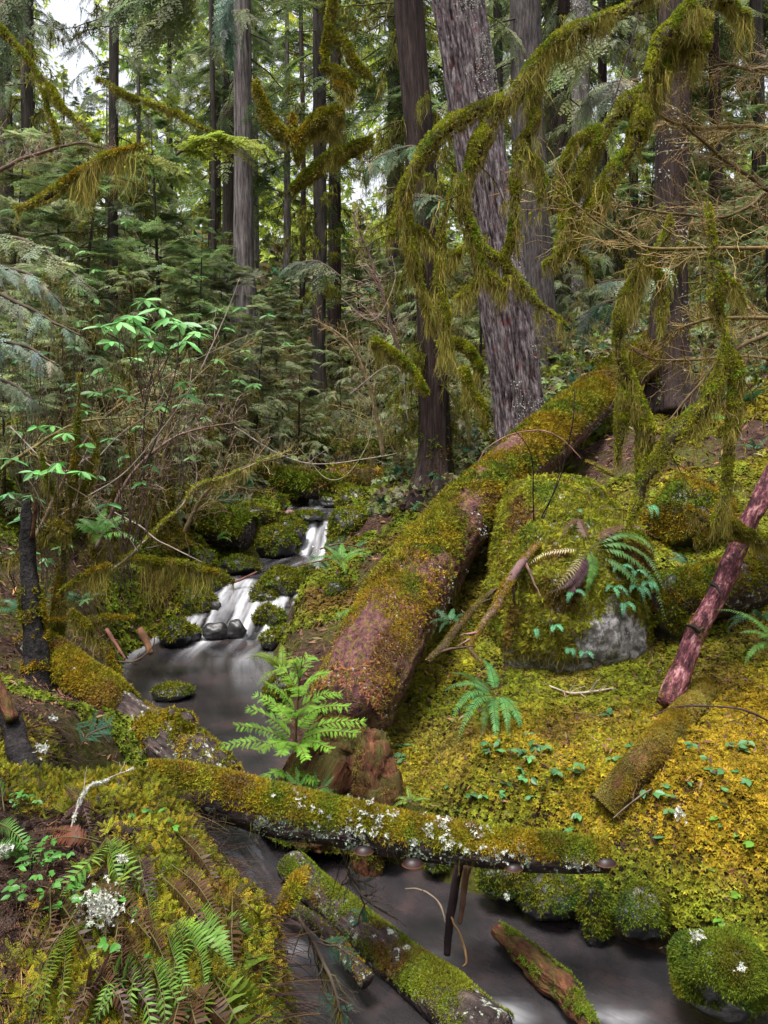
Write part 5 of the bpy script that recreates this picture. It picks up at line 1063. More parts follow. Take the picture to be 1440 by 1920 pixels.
# tall conifers of the forest wall (copies share their meshes)
G1 = 'tall conifers of the forest wall'
PRO = [conifer('tall_conifer', 24, .30, 6.0, 3.2, 100, 9, .85, 701, (HEM, DARKG), 'tall dark green conifer in the forest wall behind the creek', group=G1, moss=1500),
       conifer('tall_conifer', 27, .36, 8.0, 3.4, 105, 9, .9, 702, (HEM * 1.1, DUSTY * .8), 'tall dusty green conifer with bare lower trunk in the forest wall', CED, M_BARK_BROWN, G1, (10, -30), moss=1800),
       conifer('tall_conifer', 21, .22, 4.5, 2.6, 95, 8, .75, 703, (DARKG, HEM), 'slender dark conifer in the forest wall behind the creek', SPR, M_BARK_GREY, G1, moss=1200),
       conifer('tall_conifer', 25, .28, 10, 3.0, 80, 9, .9, 704, (YELG * .7, HEM * 1.2), 'tall conifer with sparse yellow green sprays high on a bare trunk', SPR, M_BARK_DARK, G1, (15, -20), .2, moss=2200)]
r_ = np.random.default_rng(71); spots = []
for k in range(900):
    Y = 19 * (48 / 19) ** r_.random(); px = r_.uniform(-260, 1700)
    if Y < 26 and 330 < px < 1000 and r_.random() < .6: continue
    if 135 - 90 - 2.6 * F / Y < px < 135 + 70 + 2.6 * F / Y: continue                    # the bright gap in the canopy
    x = (px - 720) * Y / F
    if any(math.hypot(x - a, (Y - b) * .8) < 2.1 + .02 * Y for a, b, _ in spots): continue
    spots.append((x, Y, px))
    if len(spots) >= 26: break
first = [True] * 4
for (x, Y, px) in spots:
    i = int(r_.choice(4, p=[.3, .28, .24, .18])); o = PRO[i] if first[i] else copy_tree(PRO[i]); first[i] = False
    put(o, px, Y, r_.uniform(.75, 1.15), r_.uniform(0, 6.28))
for (px, Y, s_) in ((62, 34, .40), (120, 40, .30), (165, 45, .34), (200, 38, .40), (95, 55, .42), (10, 30, .62), (140, 60, .45), (260, 30, .55)):
    o = copy_tree(PRO[int(r_.integers(0, 3))]); put(o, px, Y, s_, r_.uniform(0, 6.28), 'low conifer standing under the bright gap of sky'); o['group'] = 'low conifers under the sky gap'

# young hemlocks of the understory
G2 = 'young hemlocks of the understory'
SAP = [conifer('young_hemlock', 4.2, .035, .25, 1.15, 46, 10, .42, 711, (HEM * 1.25, DUSTY), 'young hemlock with flat drooping green sprays', group=G2, el=(35, -5), prof=.38, dead=.15, lean=.25),
       conifer('young_hemlock', 3.0, .028, .2, 1.0, 38, 10, .38, 712, (HEM, DUSTY * 1.1), 'small dusty green young hemlock', CED, None, G2, (30, -10), .12, .2, prof=.35),
       conifer('young_hemlock', 5.5, .05, .4, 1.4, 56, 10, .46, 713, (DARKG * 1.4, HEM), 'dark young hemlock with layered branches', group=G2, el=(30, -12), prof=.4, dead=.25, lean=-.4)]
first = [True] * 3
for (px, Y, s_, i) in [(480, 15.5, .7, 0), (560, 17, .7, 0), (430, 16.5, 1.0, 0), (640, 18, .8, 1), (370, 14.5, .75, 2), (520, 20, 1.0, 0), (700, 19, .9, 1), (300, 16, 1.1, 2), (240, 14, .8, 1), (150, 12.5, .85, 2), (60, 11.5, .8, 1), (20, 13, 1, 0), (110, 16, 1.1, 0), (200, 18, .9, 2),
    (350, 20, .8, 0), (420, 23, .8, 2), (600, 24, .7, 0), (680, 22, .8, 2), (740, 16, .7, 1), (900, 17, .9, 0), (1040, 18, .8, 1), (1110, 16, .55, 1), (1160, 18, .9, 2), (1220, 21, 1.1, 0), (1320, 19, .7, 1), (1400, 20, 1.0, 2), (860, 14.5, .55, 1), (1060, 23, .9, 0), (960, 21, .9, 2), (1330, 26, 1.1, 0), (510, 14.8, .5, 1), (590, 15.8, .45, 1), (450, 13.8, .4, 0),
    (780, 21, 1.1, 0), (540, 28, .6, 2), (260, 22, .9, 0), (80, 22, .8, 2), (1440, 15, .7, 2), (820, 19, 1.2, 1), (1120, 24, 1.3, 1), (400, 19, .9, 1), (330, 13, .55, 1), (40, 9, .5, 1), (120, 9.5, .5, 0), (200, 10, .5, 1), (270, 10.5, .5, 0), (360, 11.5, .5, 1), (420, 12.5, .45, 0), (90, 10.5, .7, 0), (170, 12, .7, 1), (400, 14, .6, 0), (310, 11.5, .6, 1), (10, 8.5, .5, 0), (470, 17, .7, 1), (530, 18.5, .8, 1)]:
    o = SAP[i] if first[i] else copy_tree(SAP[i]); first[i] = False; put(o, px, Y, s_ * r_.uniform(.9, 1.1), r_.uniform(0, 6.28))

# the trunks one can tell apart, each with its own bark
def trunk(name, rows, label, bark, seed, sides=28, n=80, ridge=0., amp=.05, flare=0, limbs=(), foliage=None, moss=0, beard=0, mz=(-1, 1), lichen=0, lf=((.9, -.4, 0), (-.1, .6)), base=None, lw=.014, lthr=(-.05, .2)):
    pp = path(rows); tb = Tube(pp, n, sides, .0, seed); rng = np.random.default_rng(seed); t = thing(name, pp[0, :3], label, 'tree')
    def dsp(U, nrm):
        a = rough_disp(amp, 1.5 / pp[0, 3] * .3, seed, ridge)(U, nrm)
        if flare: a = a + flare * np.exp(-U[..., 2] / .55) * (1 + .8 * np.cos(5 * np.arctan2(U[..., 1], U[..., 0]) + seed))
        return a
    mb = MB(); tb.mesh(mb, disp=dsp); part('trunk', mb, bark, t)
    if lichen: part('lichen', lichen_on(tb, lichen, lw, rng, WHITE, (-2, -1, 0), lthr, 2.2, seed, facing=lf), M_LICHEN, t)
    if moss:
        m = MB(); pos, nr, u = tb.sample(moss, rng, lambda p, q, u: sstep(*mz, -p[:, 2] + 1.2 * fbm(p * 1.5, 3, seed)) * sstep(-.2, .2, fbm(p * np.array([4, 4, 1]), 3, seed + 1)))
        scatter(m, FUZZ, pos, frame_n(nr, rng, .4), .0055 * pos[:, 1] * rng.uniform(.6, 1.3, len(pos)), moss_col(pos, rng, (LIME * .6, GREEN, GOLD * .5, BROWN), 2, seed), rng); part('moss', m, M_MOSS, t)
    lm = hm = cr = MB()
    if limbs:
        n_, zlo, zhi, Lm, bd = limbs; z = rng.uniform(zlo, zhi, n_); i = np.array([np.abs(tb.p[:, 2] - q).argmin() for q in z]); az = rng.uniform(0, 6.28, n_); L = Lm * rng.uniform(.5, 1.2, n_); u = np.linspace(0, 1, 7)[None, :, None]
        d = np.stack([np.cos(az), np.sin(az), rng.uniform(-.4, .3, n_)], -1); pts = tb.p[i][:, None] + d[:, None] * u * L[:, None, None]; pts[:, :, 2] -= .3 * L[:, None] * u[..., 0] ** 2; pts += np.cumsum(rng.normal(0, .02, pts.shape), 1) * L[:, None, None]
        tubes(lm, pts, .018 * np.linspace(1, .3, 7)[None] * np.ones((n_, 1)), vary((.06, .055, .02), n_, rng), 5); c, _, _ = grow(pts, rng, 4, (25, 60), (.25, .5), 6, .2, -.15); tubes(lm, c, np.full(c.shape[:2], .006), vary((.09, .08, .025), len(c), rng), 4)
        pp2 = np.concatenate([pts.reshape(-1, 3), pts.reshape(-1, 3), c.reshape(-1, 3)]); k = rng.integers(0, len(pp2), bd); q = pp2[k] + rng.normal(0, .02, (bd, 3)); strands(hm, q, rng.uniform(.05, .3, bd), np.clip(.0011 * q[:, 1], .004, .03) * rng.uniform(.6, 1.3, bd), vary((.16, .145, .025), bd, rng, .3), rng, .2)
        scatter(hm, FUZZ, q, frame_n(np.tile([0, 0, 1.], (bd, 1)), rng, .6), .003 * q[:, 1] * rng.uniform(.6, 1.3, bd) + .01, vary((.17, .19, .015), bd, rng, .3), rng)
    if foliage:
        z0, R, nb, ns, sl, cols, ts = foliage; ax = lambda z: np.stack([np.interp(z, tb.p[:, 2], tb.p[:, k]) for k in range(3)], -1)
        conifer_crown(cr, lm, tb.p[-1, 2], z0, R, nb, ns, sl, rng, cols, ts, (0, -25), .25, ax, False)
    part('crown', cr, M_NEEDLE, t)  # crown mesh also holds the dead limbs and their hanging moss
    return t
trunk('leaning_fir', [(1002, 1010, 9.6, 118), (988, 900, 9.65, 104), (976, 790, 9.7, 98), (963, 690, 9.7, 94), (918, 400, 9.75, 96), (858, 0, 9.8, 101), (800, -360, 9.9, 98), (742, -760, 10.0, 90)],
      'thick leaning fir with purple grey furrowed bark speckled white with lichen', M_BARK_FIR, 801, 200, 420, .20, .04, .10, lichen=9500, lw=.0115, moss=900, mz=(-2.6, -1.4), lthr=(-.02, .25))
trunk('hemlock_tree', [(806, 975, 11.2, 92), (812, 900, 11.4, 70), (815, 800, 11.5, 60), (803, 500, 11.6, 54), (785, 250, 11.7, 56), (766, 0, 11.8, 54), (740, -500, 12, 48)], 'dark brown hemlock trunk with flared foot and mossy dead limbs beside the creek', M_BARK_BROWN, 802, 48, 160, .08, .06, .5,
      (46, 2.6, 10.5, 1.0, 5200), moss=1500, mz=(-3.2, -1.6), foliage=(7.5, 2.2, 12, 8, .5, (HEM, DUSTY), CED))
trunk('cedar_tree', [(1020, 760, 15.1, 110), (1010, 630, 15.2, 86), (1004, 540, 15.2, 72), (992, 300, 15.3, 64), (985, 0, 15.4, 58), (978, -500, 15.5, 54)], 'straight grey cedar trunk standing just behind the leaning fir', M_BARK_MID, 803, 40, 140, .10, .05, .15, moss=300, mz=(-5, -3.4), foliage=(9.0, 2.2, 14, 8, .6, (HEM, DUSTY), SPR))
trunk('fir_tree', [(1092, 720, 19, 50), (1092, 575, 19, 42), (1090, 400, 19, 36), (1088, 0, 19, 34), (1085, -400, 19, 30)], 'slim grey lichened trunk between the cedar and the bare twigs', M_BARK_GREY, 804, 24, 90, .05, .05, .1, lichen=2200, lw=.035, lf=((0, -1, 0), (-.8, .2)), foliage=(6.0, 2.2, 26, 8, .7, (DUSTY, HEM), CED))
trunk('fir_tree', [(1256, 785, 11.6, 100), (1255, 730, 11.7, 80), (1254, 650, 11.8, 72), (1256, 450, 12, 62), (1262, 200, 12.1, 58), (1268, -200, 12.3, 52)], 'stout brown trunk with lichened foot at the top end of the fallen trunk', M_BARK_BROWN, 805, 40, 140, .08, .06, .35, (16, 4.5, 9, 1.0, 1200), lichen=700, lw=.025, lf=((0, -1, 0), (-.8, .2)), lthr=(0.05, .3), moss=600, mz=(-3.4, -2.6))
trunk('cedar_tree', [(460, 760, 22.9, 70), (458, 560, 23, 50), (457, 500, 23, 40), (456, 300, 23, 35), (454, 0, 23, 33), (452, -300, 23, 30)], 'straight pale grey trunk left of the middle of the photo', M_BARK_GREY, 806, 30, 110, .08, .05, .15, foliage=(13.5, 2.6, 22, 8, .8, (DUSTY, HEM), CED))
trunk('hemlock_tree', [(432, 700, 27, 40), (432, 545, 27, 34), (432, 300, 27, 28), (432, -100, 27, 26)], 'dark trunk close behind the pale grey one', M_BARK_DARK, 807, 20, 60, foliage=(11, 2.4, 24, 8, .8, (HEM, DARKG), SPR))
trunk('hemlock_tree', [(210, 640, 16, 26), (211, 480, 16.2, 20), (213, 200, 16.4, 18), (215, -200, 16.6, 17)], 'thin dark trunk right of the bright gap of sky', M_BARK_DARK, 808, 18, 90, limbs=(26, 4.5, 12, 1.2, 2600), foliage=(6.5, 1.2, 14, 7, .5, (DARKG, DUSTY * .8), CED))
trunk('hemlock_tree', [(52, 700, 17, 32), (52, 400, 17.2, 24), (50, 100, 17.4, 22), (48, -200, 17.6, 20)], 'dark trunk left of the bright gap of sky', M_BARK_DARK, 809, 18, 90, limbs=(26, 4.5, 12, 1.4, 2600), foliage=(6.8, 1.4, 26, 7, .55, (DUSTY * .7, DARKG), CED))
trunk('cedar_tree', [(597, 745, 20.5, 34), (597, 650, 20.6, 26), (600, 400, 21, 26), (598, 0, 21.3, 25), (596, -300, 21.5, 24)], 'dark straight trunk rising behind the small hemlocks right of the pale trunk', M_BARK_DARK, 810, 24, 110, .05, .05, .1, (24, 6, 14, 1.3, 2600), foliage=(9, 2.2, 20, 7, .7, (HEM, DARKG), SPR))
trunk('hemlock_tree', [(627, 740, 25, 30), (627, 560, 25, 26), (628, 300, 25.2, 22), (630, 0, 25.4, 20), (632, -200, 25.6, 20)], 'slim dark trunk next to the straight dark one', M_BARK_BROWN, 811, 18, 80, limbs=(16, 8, 16, 1.2, 1600), foliage=(10, 2.2, 22, 7, .8, (HEM, DARKG), SPR))
for k, (px, yb, Y, w, lab) in enumerate([(398, 520, 24, 10, 'pole thin dark trunk left of the dark and pale pair'), (566, 500, 30, 9, 'thin black trunk left of the straight dark trunk'), (935, 560, 24, 18, 'thin dark trunk right behind the leaning fir'),
    (1130, 560, 23, 14, 'thin dark trunk right of the slim lichened trunk'), (1185, 580, 21, 18, 'thin brown trunk left of the stout brown one'), (1340, 560, 22, 22, 'brown trunk behind the tangle of bare twigs'), (1420, 560, 23, 26, 'trunk at the right edge behind the bare twigs'), (120, 560, 22, 14, 'thin trunk under the bright gap of sky'), (10, 620, 19, 24, 'trunk at the left edge of the photo')]):
    trunk('thin_trunk' if k else 'thin_trunk', [(px, yb + 170, Y, w * 1.3), (px + 3, yb - 200, Y, w), (px - 2, 0 if px != 120 else 330, Y + .3, w * .9)] + ([(px + 2, -250, Y + .5, w * .8)] if px != 120 else []), lab, (M_BARK_DARK, M_BARK_BROWN)[k % 2], 830 + k, 12, 50, limbs=(9, 6, 13, 1.1, 500) if Y < 26 else ())

# far leaves: pale green filling between the trunks, colour brightened to stand in for backlight
r_ = np.random.default_rng(72); n = 52000
Y = r_.uniform(44, 85, n); px = r_.uniform(-300, 1750, n); zz = r_.random(n) ** 1.25 * 24; x = (px - 720) * Y / F; g = ground_z(x, Y, False); p = np.stack([x, Y, g + zz], -1)
cl = fbm(p * np.array([.22, .1, .22]), 4, 93); hole = np.exp(-((px - 135) / 85) ** 2) * sstep(6, 10, zz)
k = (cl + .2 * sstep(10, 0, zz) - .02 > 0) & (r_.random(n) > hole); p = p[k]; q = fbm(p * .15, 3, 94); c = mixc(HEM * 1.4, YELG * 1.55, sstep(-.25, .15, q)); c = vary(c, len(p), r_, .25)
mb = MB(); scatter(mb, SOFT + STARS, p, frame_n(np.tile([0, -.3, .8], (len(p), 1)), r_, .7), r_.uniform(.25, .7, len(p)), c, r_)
solo('distant_foliage', mb, mat_leaf('backlight tinted far leaves', .6, .2, .5, 1.3, .4, 0), 'pale yellow green forest foliage filling the far distance', 'foliage', kind='stuff')
r_ = np.random.default_rng(73); n = 60000     # low undergrowth on the slopes farther off
x, y = field(n, r_, 10.5, 48, .62); E, Zw, U, A = stream_info(x, y); pn = np.stack([x, y, 0 * x], -1); k = (E > .5) & (fbm(pn * .5, 4, 97) > -.08); x, y = x[k], y[k]; p = on_ground(x, y); n = len(p)
p[:, 2] += r_.random(n) ** 2 * .028 * y; c = np.array([HEM, DUSTY * .9, F_TEAL * .5, (.10, .07, .035), YELG * .6])[r_.choice(5, n, p=[.25, .25, .15, .23, .12])]
mb = MB(); scatter(mb, SOFT + FEATHERS, p, frame_n(np.tile([0, -.4, .8], (n, 1)), r_, .6), .0085 * y * r_.uniform(.5, 1.4, n), vary(c, n, r_, .25), r_)
solo('undergrowth', mb, M_NEEDLE, 'low ferny undergrowth covering the far slopes', 'undergrowth', kind='stuff')
# ------------------------------------------------------------------ mossy live branches hanging in front
def mossy_branch(name, limbs, label, seed, dens=1.15, beard=.10, core=.55, C=(.06, .045, .025), pal=(LIME * 1.5, LIME * 1.2, GREEN * 1.7, LIME * .8), size=.016, twigs=0, olive=OLIVE * 1.8):
    """limbs: px paths (px, py, Y, width with moss); first is the main limb, the others its side limbs"""
    rng = np.random.default_rng(seed); t = None
    for i, rows in enumerate(limbs):
        pp = path(rows); pp = np.vstack([pp]); rr = pp[:, 3].copy(); n = max(20, len(rows) * 10); tb = Tube(pp, n, 8, .022 * pp[0, 1] / 5, seed + i); tb.r *= 1 + .75 * fbm(tb.p * 5.5, 3, seed + i)
        if t is None: t = thing(name, pp[0, :3], label, 'branch')
        L = tb.s[-1]; rfull = tb.r.copy(); tb.r = np.maximum(rfull * core, .0025); mb = MB(); tb.mesh(mb, C, rough_disp(.2, 18, seed + i)); lp = part('limb' if i == 0 else 'side_limb', mb, M_TWIG, t)
        tb.r = np.maximum(rfull * .8, .004); m = int(dens * (500 + 1900 * L) * np.clip(rfull.mean() / .05, .5, 1.5)); w = MB()
        pos, nr, u = tb.sample(m, rng, lambda p, q, u: (.35 + .65 * sstep(-.5, .4, q[:, 2])) * (.2 + .8 * sstep(-.2, .12, fbm(p * 8, 3, seed + 7)))); dz = frame_n(norm(nr + np.array([0, 0, -.15])), rng, .5)
        c = moss_col(pos, rng, pal, 5, seed); c = np.where(nr[:, 2:3] < -.1, olive * rng.uniform(.6, 1.2, (len(pos), 1)), c); scatter(w, FUZZ, pos, dz, size * pos[:, 1] / 4.6 * rng.uniform(.6, 1.4, len(pos)), c, rng); part('moss', w, M_MOSS, lp)
        w = MB(); m = int(dens * (350 + 2300 * L) * np.clip(rfull.mean() / .05, .6, 1.6)); pos, nr, u = tb.sample(m, rng, lambda p, q, u: (.25 + sstep(.6, -.3, q[:, 2])) * (.12 + sstep(-.2, .25, fbm(p * 5, 3, seed + 3 + i))))
        cl = .12 + 2.6 * sstep(-.15, .45, fbm(pos * 4.5, 2, seed + 4 + i)); horiz = np.interp(u, tb.s, np.hypot(tb.t[:, 0], tb.t[:, 1]))
        strands(w, pos, beard * cl * (.45 + .75 * horiz) * rng.uniform(.3, 1.2, len(pos)), .00062 * pos[:, 1] * rng.uniform(.6, 1.5, len(pos)), vary(olive, len(pos), rng, .28), rng, .13, 5); part('hanging_moss', w, M_STRAND, lp)
        if twigs:
            c, _, _ = grow(tb.p[None, ::2], rng, twigs * 3, (35, 80), (.06, .2), 6, .15, -.35, None, .3); w = MB(); tubes(w, c, np.linspace(.005, .0018, 6)[None] * np.ones((len(c), 1)), vary(C, len(c), rng), 4); part('stub_twigs', w, M_TWIG, lp)
            q = c.reshape(-1, 3)[rng.integers(0, c.shape[0] * 6, 60 * len(c))] + rng.normal(0, .004, (60 * len(c), 3)); w = MB(); strands(w, q, beard * rng.uniform(.1, 1.3, len(q)), .0006 * q[:, 1] * rng.uniform(.6, 1.5, len(q)), vary(olive, len(q), rng, .28), rng, .13, 4); scatter(w, FUZZ, q, frame_n(np.tile([0, 0, 1.], (len(q), 1)), rng, .7), size * .7 * q[:, 1] / 4.6 * rng.uniform(.5, 1.2, len(q)), vary(pal[0], len(q), rng, .25), rng); part('twig_moss', w, M_STRAND, lp)
        if False:
            w = MB(); c, _, _ = grow(tb.p[None, ::3], rng, twigs, (30, 70), (.12, .3), 6, .2, -.2); tubes(w, c, np.full(c.shape[:2], .0018), vary((.16, .11, .04), len(c), rng), 3); part('twigs', w, M_TWIG, lp)
    return t
YA = 4.6
A_ = lambda rows, Y=YA: [(a, b, Y + (r[0] if r else 0), w) for a, b, w, *r in rows]
mossy_branch('mossy_branch', [
    A_([(1260, -60, 12), (1195, 5, 18), (1130, 34, 26), (1060, 66, 34), (1010, 108, 36), (985, 155, 34), (945, 192, 38), (905, 204, 38), (850, 235, 36), (812, 268, 34), (785, 310, 32), (764, 350, 30), (750, 390, 24), (738, 440, 12)]),
    A_([(930, 200, 34), (912, 245, 38), (890, 300, 34), (874, 345, 30), (870, 385, 24), (882, 432, 24), (905, 470, 24), (938, 492, 22), (968, 525, 22), (1000, 562, 18), (1062, 606, 8)]),
    A_([(876, 335, 26), (848, 368, 18), (832, 412, 16), (826, 470, 18), (824, 520, 18), (832, 590, 20), (850, 662, 10)]),
    A_([(1012, 135, 28), (1002, 185, 26), (1000, 235, 22), (985, 268, 20), (1000, 310, 22), (1020, 348, 14)]),
    A_([(972, 262, 14), (970, 320, 20), (968, 380, 20), (962, 440, 16), (948, 492, 14), (950, 530, 8)]),
    A_([(762, 360, 22), (766, 425, 24), (774, 490, 22), (788, 545, 18), (806, 610, 8)]),
    A_([(886, 440, 16), (900, 490, 16), (906, 515, 18), (885, 535, 12), (852, 565, 5)]), A_([(906, 512, 14), (935, 530, 12), (950, 545, 5)]), A_([(775, 425, 14), (800, 440, 10), (815, 455, 5)]), A_([(870, 470, 10), (850, 478, 9), (838, 484, 4)]),
    A_([(990, 290, 16), (1008, 312, 20), (1018, 340, 18), (1012, 372, 8)])],
    'long drooping moss bearded branch crossing in front of the leaning fir', 901, 1.25, twigs=4)
mossy_branch('mossy_branch', [
    A_([(1345, -40, 46), (1318, 10, 48), (1290, 50, 45), (1258, 110, 40), (1225, 160, 37), (1175, 198, 34), (1148, 225, 30), (1122, 265, 34), (1092, 315, 34), (1072, 360, 32), (1062, 410, 26), (1050, 455, 20), (1040, 492, 10)], 5.2),
    A_([(1300, 20, 44), (1255, 60, 34), (1232, 95, 30), (1215, 135, 22)], 5.1), A_([(1210, 180, 44), (1200, 230, 42), (1188, 275, 40), (1158, 318, 40), (1135, 352, 36), (1120, 392, 26)], 5.15), A_([(1130, 240, 26), (1090, 262, 24), (1066, 292, 22), (1055, 330, 18), (1048, 372, 10)], 5.2),
    A_([(1122, 360, 26), (1098, 400, 24), (1080, 440, 22), (1078, 475, 18), (1094, 492, 12), (1106, 525, 6)], 5.2), A_([(1320, 30, 40), (1310, 80, 40), (1300, 120, 18)], 5.15), A_([(1330, -10, 40), (1375, 15, 22), (1410, 45, 8)], 5.3), A_([(1072, 400, 14), (1050, 470, 12), (1020, 492, 5)], 5.2)],
    'heaviest moss draped branch hanging from the top right', 902, 1.3, twigs=4)
mossy_branch('mossy_branch', [A_([(1255, 400, 10), (1248, 445, 20), (1215, 490, 22), (1188, 525, 24), (1170, 560, 26), (1160, 610, 24), (1162, 665, 28), (1180, 715, 34), (1200, 760, 36), (1208, 810, 32), (1202, 860, 24), (1196, 915, 8)], 5.0), A_([(1222, 488, 18), (1238, 525, 20), (1244, 575, 18), (1240, 620, 8)], 5.0), A_([(1165, 700, 18), (1168, 760, 22), (1165, 820, 20), (1160, 862, 8)], 5.0)],
    'moss branch hanging in a hook right of the big fallen trunk', 903, 1.1, twigs=3)
mossy_branch('mossy_branch', [A_([(1330, 380, 8), (1335, 450, 18), (1338, 520, 22), (1350, 590, 24), (1362, 650, 26), (1345, 720, 34), (1300, 785, 36), (1250, 840, 36), (1215, 890, 34), (1195, 940, 26), (1180, 985, 10)], 4.9), A_([(1362, 650, 24), (1382, 700, 28), (1378, 760, 26), (1370, 830, 22), (1366, 900, 20), (1352, 940, 22), (1340, 985, 10)], 4.9), A_([(1345, 500, 14), (1378, 540, 12), (1400, 570, 5)], 4.9)],
    'forked moss branch hanging over the boulder with two bearded tips', 904, 1.1, twigs=3)
mossy_branch('mossy_branch', [A_([(1290, 950, 14), (1330, 985, 24), (1375, 1000, 26), (1420, 1008, 26), (1470, 1020, 22)], 5.6), A_([(1330, 985, 16), (1360, 978, 20), (1400, 1000, 18), (1440, 1022, 14)], 5.55), A_([(1300, 1020, 8), (1318, 1010, 14), (1335, 990, 16)], 5.6)], 'moss covered branch lying over the red pole', 905, 1.2, .05, pal=(LIME, GOLD, LIME, LIME * .6))
mossy_branch('mossy_branch', [A_([(478, 150, 6), (490, 190, 14), (505, 228, 26), (530, 252, 30), (560, 262, 26), (580, 240, 26), (605, 222, 34), (632, 212, 24), (640, 205, 10)], 9), A_([(556, 262, 20), (560, 285, 12), (560, 305, 5)], 9), A_([(545, 215, 8), (550, 235, 14), (556, 262, 14)], 9)], 'yellow moss tufted branch hanging in a U shape near the top middle', 906, 1.6, .10, size=.022, pal=(LIME, GOLD, LIME, LIME * .6))
mossy_branch('mossy_branch', [A_([(700, 268, 10), (660, 280, 22), (620, 300, 26), (585, 326, 24), (552, 356, 12)], 9.5)], 'straight moss thick branch slanting down below the U shaped one', 907, 1.5, .06, size=.022, pal=(LIME * .7, GREEN, LIME * .6, GREEN))
mossy_branch('mossy_branch', [A_([(628, -40, 10), (622, 20, 14), (612, 75, 12), (606, 130, 8)], 9), A_([(618, 60, 12), (650, 85, 16), (668, 120, 16), (690, 140, 10)], 9), A_([(625, 150, 10), (640, 165, 18), (655, 190, 10)], 9), A_([(612, 130, 16), (640, 140, 18), (660, 165, 10)], 9)], 'tangle of yellow moss hanging at the top middle', 908, 1.5, .12, size=.02, pal=(LIME, LIME, GOLD, LIME * .6))
mossy_branch('mossy_branch', [A_([(30, 392, 10), (75, 376, 18), (110, 352, 20), (150, 325, 20), (190, 300, 18), (222, 288, 10), (280, 268, 4)], 5.6)], 'bright yellow mossed twig with long beard against the dark left trees', 909, 1.1, .16, pal=(GOLD * 1.1, LIME * 1.3, LIME, LIME), size=.022)
mossy_branch('mossy_branch', [A_([(-30, 30, 16), (30, 85, 16), (75, 145, 14), (120, 200, 12), (180, 262, 10)], 8), A_([(60, 120, 8), (95, 220, 7), (105, 270, 4)], 8)], 'long dark mossy limb slanting down across the top left corner', 910, .8, .05)
mossy_branch('mossy_branch', [A_([(180, 150, 8), (240, 180, 9), (310, 205, 10), (370, 235, 10), (400, 248, 5)], 9)], 'thin moss limb slanting behind the top left trunks', 911, .8, .05)
mossy_branch('mossy_branch', [A_([(700, 640, 18), (730, 660, 16), (770, 690, 14), (800, 740, 10)], 10.4), A_([(870, 690, 14), (880, 730, 16), (905, 765, 12), (910, 800, 6)], 9.8), A_([(820, 650, 14), (850, 640, 16), (880, 660, 14), (900, 700, 8)], 10)], 'mossy dead limbs drooping between the flared hemlock and the fir', 912, 1.2, .14, size=.02)
# mossy saplings and snag on the left bank
mossy_branch('mossy_sapling', [A_([(92, 1245, 30), (106, 1180, 28), (116, 1110, 26), (120, 1050, 24), (126, 990, 20), (138, 920, 14), (145, 830, 11), (146, 700, 8)], 5.6), A_([(120, 1010, 14), (105, 945, 12), (88, 900, 10), (72, 850, 5)], 5.6), A_([(124, 1005, 16), (150, 945, 18), (172, 890, 16), (180, 840, 8), (168, 800, 4)], 5.65), A_([(128, 1000, 18), (100, 985, 16), (60, 1030, 12), (0, 1050, 14), (-40, 1058, 14)], 5.5)], 'slim leaning mossy stem with a forked top on the left bank', 921, .9, .05, pal=(LIME * .6, GOLD * .6, GREEN, LIME * .5))
mossy_branch('mossy_branch', [A_([(110, 1115, 10), (150, 1085, 16), (190, 1065, 14), (205, 1062, 6)], 5.5), A_([(60, 1165, 5), (130, 1163, 9), (190, 1160, 8), (250, 1156, 4)], 5.5), A_([(132, 1145, 14), (158, 1175, 20), (188, 1205, 14), (210, 1240, 16), (228, 1285, 6)], 5.4)], 'three short bright moss branches reaching out over the pool edge', 922, 1.0, .07, pal=(LIME, GOLD, LIME, LIME * .6))
mossy_branch('mossy_branch', [A_([(225, 1042, 5), (280, 1050, 9), (330, 1056, 10), (385, 1068, 8), (440, 1090, 3)], 7.4)], 'thin arching twig with a fringe of moss over the left bank', 923, 1.2, .16, pal=(GOLD, LIME, LIME, LIME * .6))
mossy_branch('mossy_branch', [A_([(170, 1110, 5), (240, 1045, 8), (330, 960, 6), (370, 910, 10), (440, 885, 4), (545, 845, 3)], 7.2)], 'long pale twig rising from the left bank across the creek head', 924, .35, .05, C=(.25, .2, .17))
mossy_branch('mossy_shrub', [A_([(215, 1060, 18), (245, 1000, 22), (262, 950, 18), (268, 880, 12), (280, 800, 8)], 9.0), A_([(335, 1030, 50), (322, 985, 30), (318, 930, 22), (312, 860, 14), (320, 780, 8)], 10.0), A_([(180, 1050, 14), (205, 960, 14), (235, 880, 12), (250, 800, 8), (240, 720, 5)], 8.6), A_([(300, 1020, 16), (290, 960, 16), (275, 900, 12)], 9.6), A_([(355, 940, 12), (370, 880, 12), (392, 820, 8), (400, 760, 5)], 11.5)], 'clump of moss bearded stems on the left bank above the rapids', 925, 1.0, .16, pal=(OLIVE, LIME * .6, GOLD * .6, BROWN))
r_ = np.random.default_rng(93)
SN = Tube(path([(84, 1345, 5.1, 66), (70, 1250, 5.15, 46), (60, 1150, 5.25, 40), (54, 1050, 5.35, 34), (50, 975, 5.4, 26), (50, 938, 5.42, 10)]), 60, 22, .01, 7); t = thing('charred_snag', P(84, 1345, 5.1), 'charred black broken snag with a mossy foot on the left bank', 'snag')
mb = MB(); SN.mesh(mb, disp=rough_disp(.2, 10, 93, .2)); part('trunk', mb, mat_bark('charred bark', [(0.3, (.004, .004, .004)), (.55, (.014, .012, .012)), (.8, (.05, .04, .038))], 14, 16, 1.0), t)
mb = MB(); Tube(path([(60, 1010, 5.35, 8), (66, 960, 5.35, 7), (63, 925, 5.36, 2)]), 12, 6).mesh(mb); part('splinter', mb, M_WOOD_ROT, t)
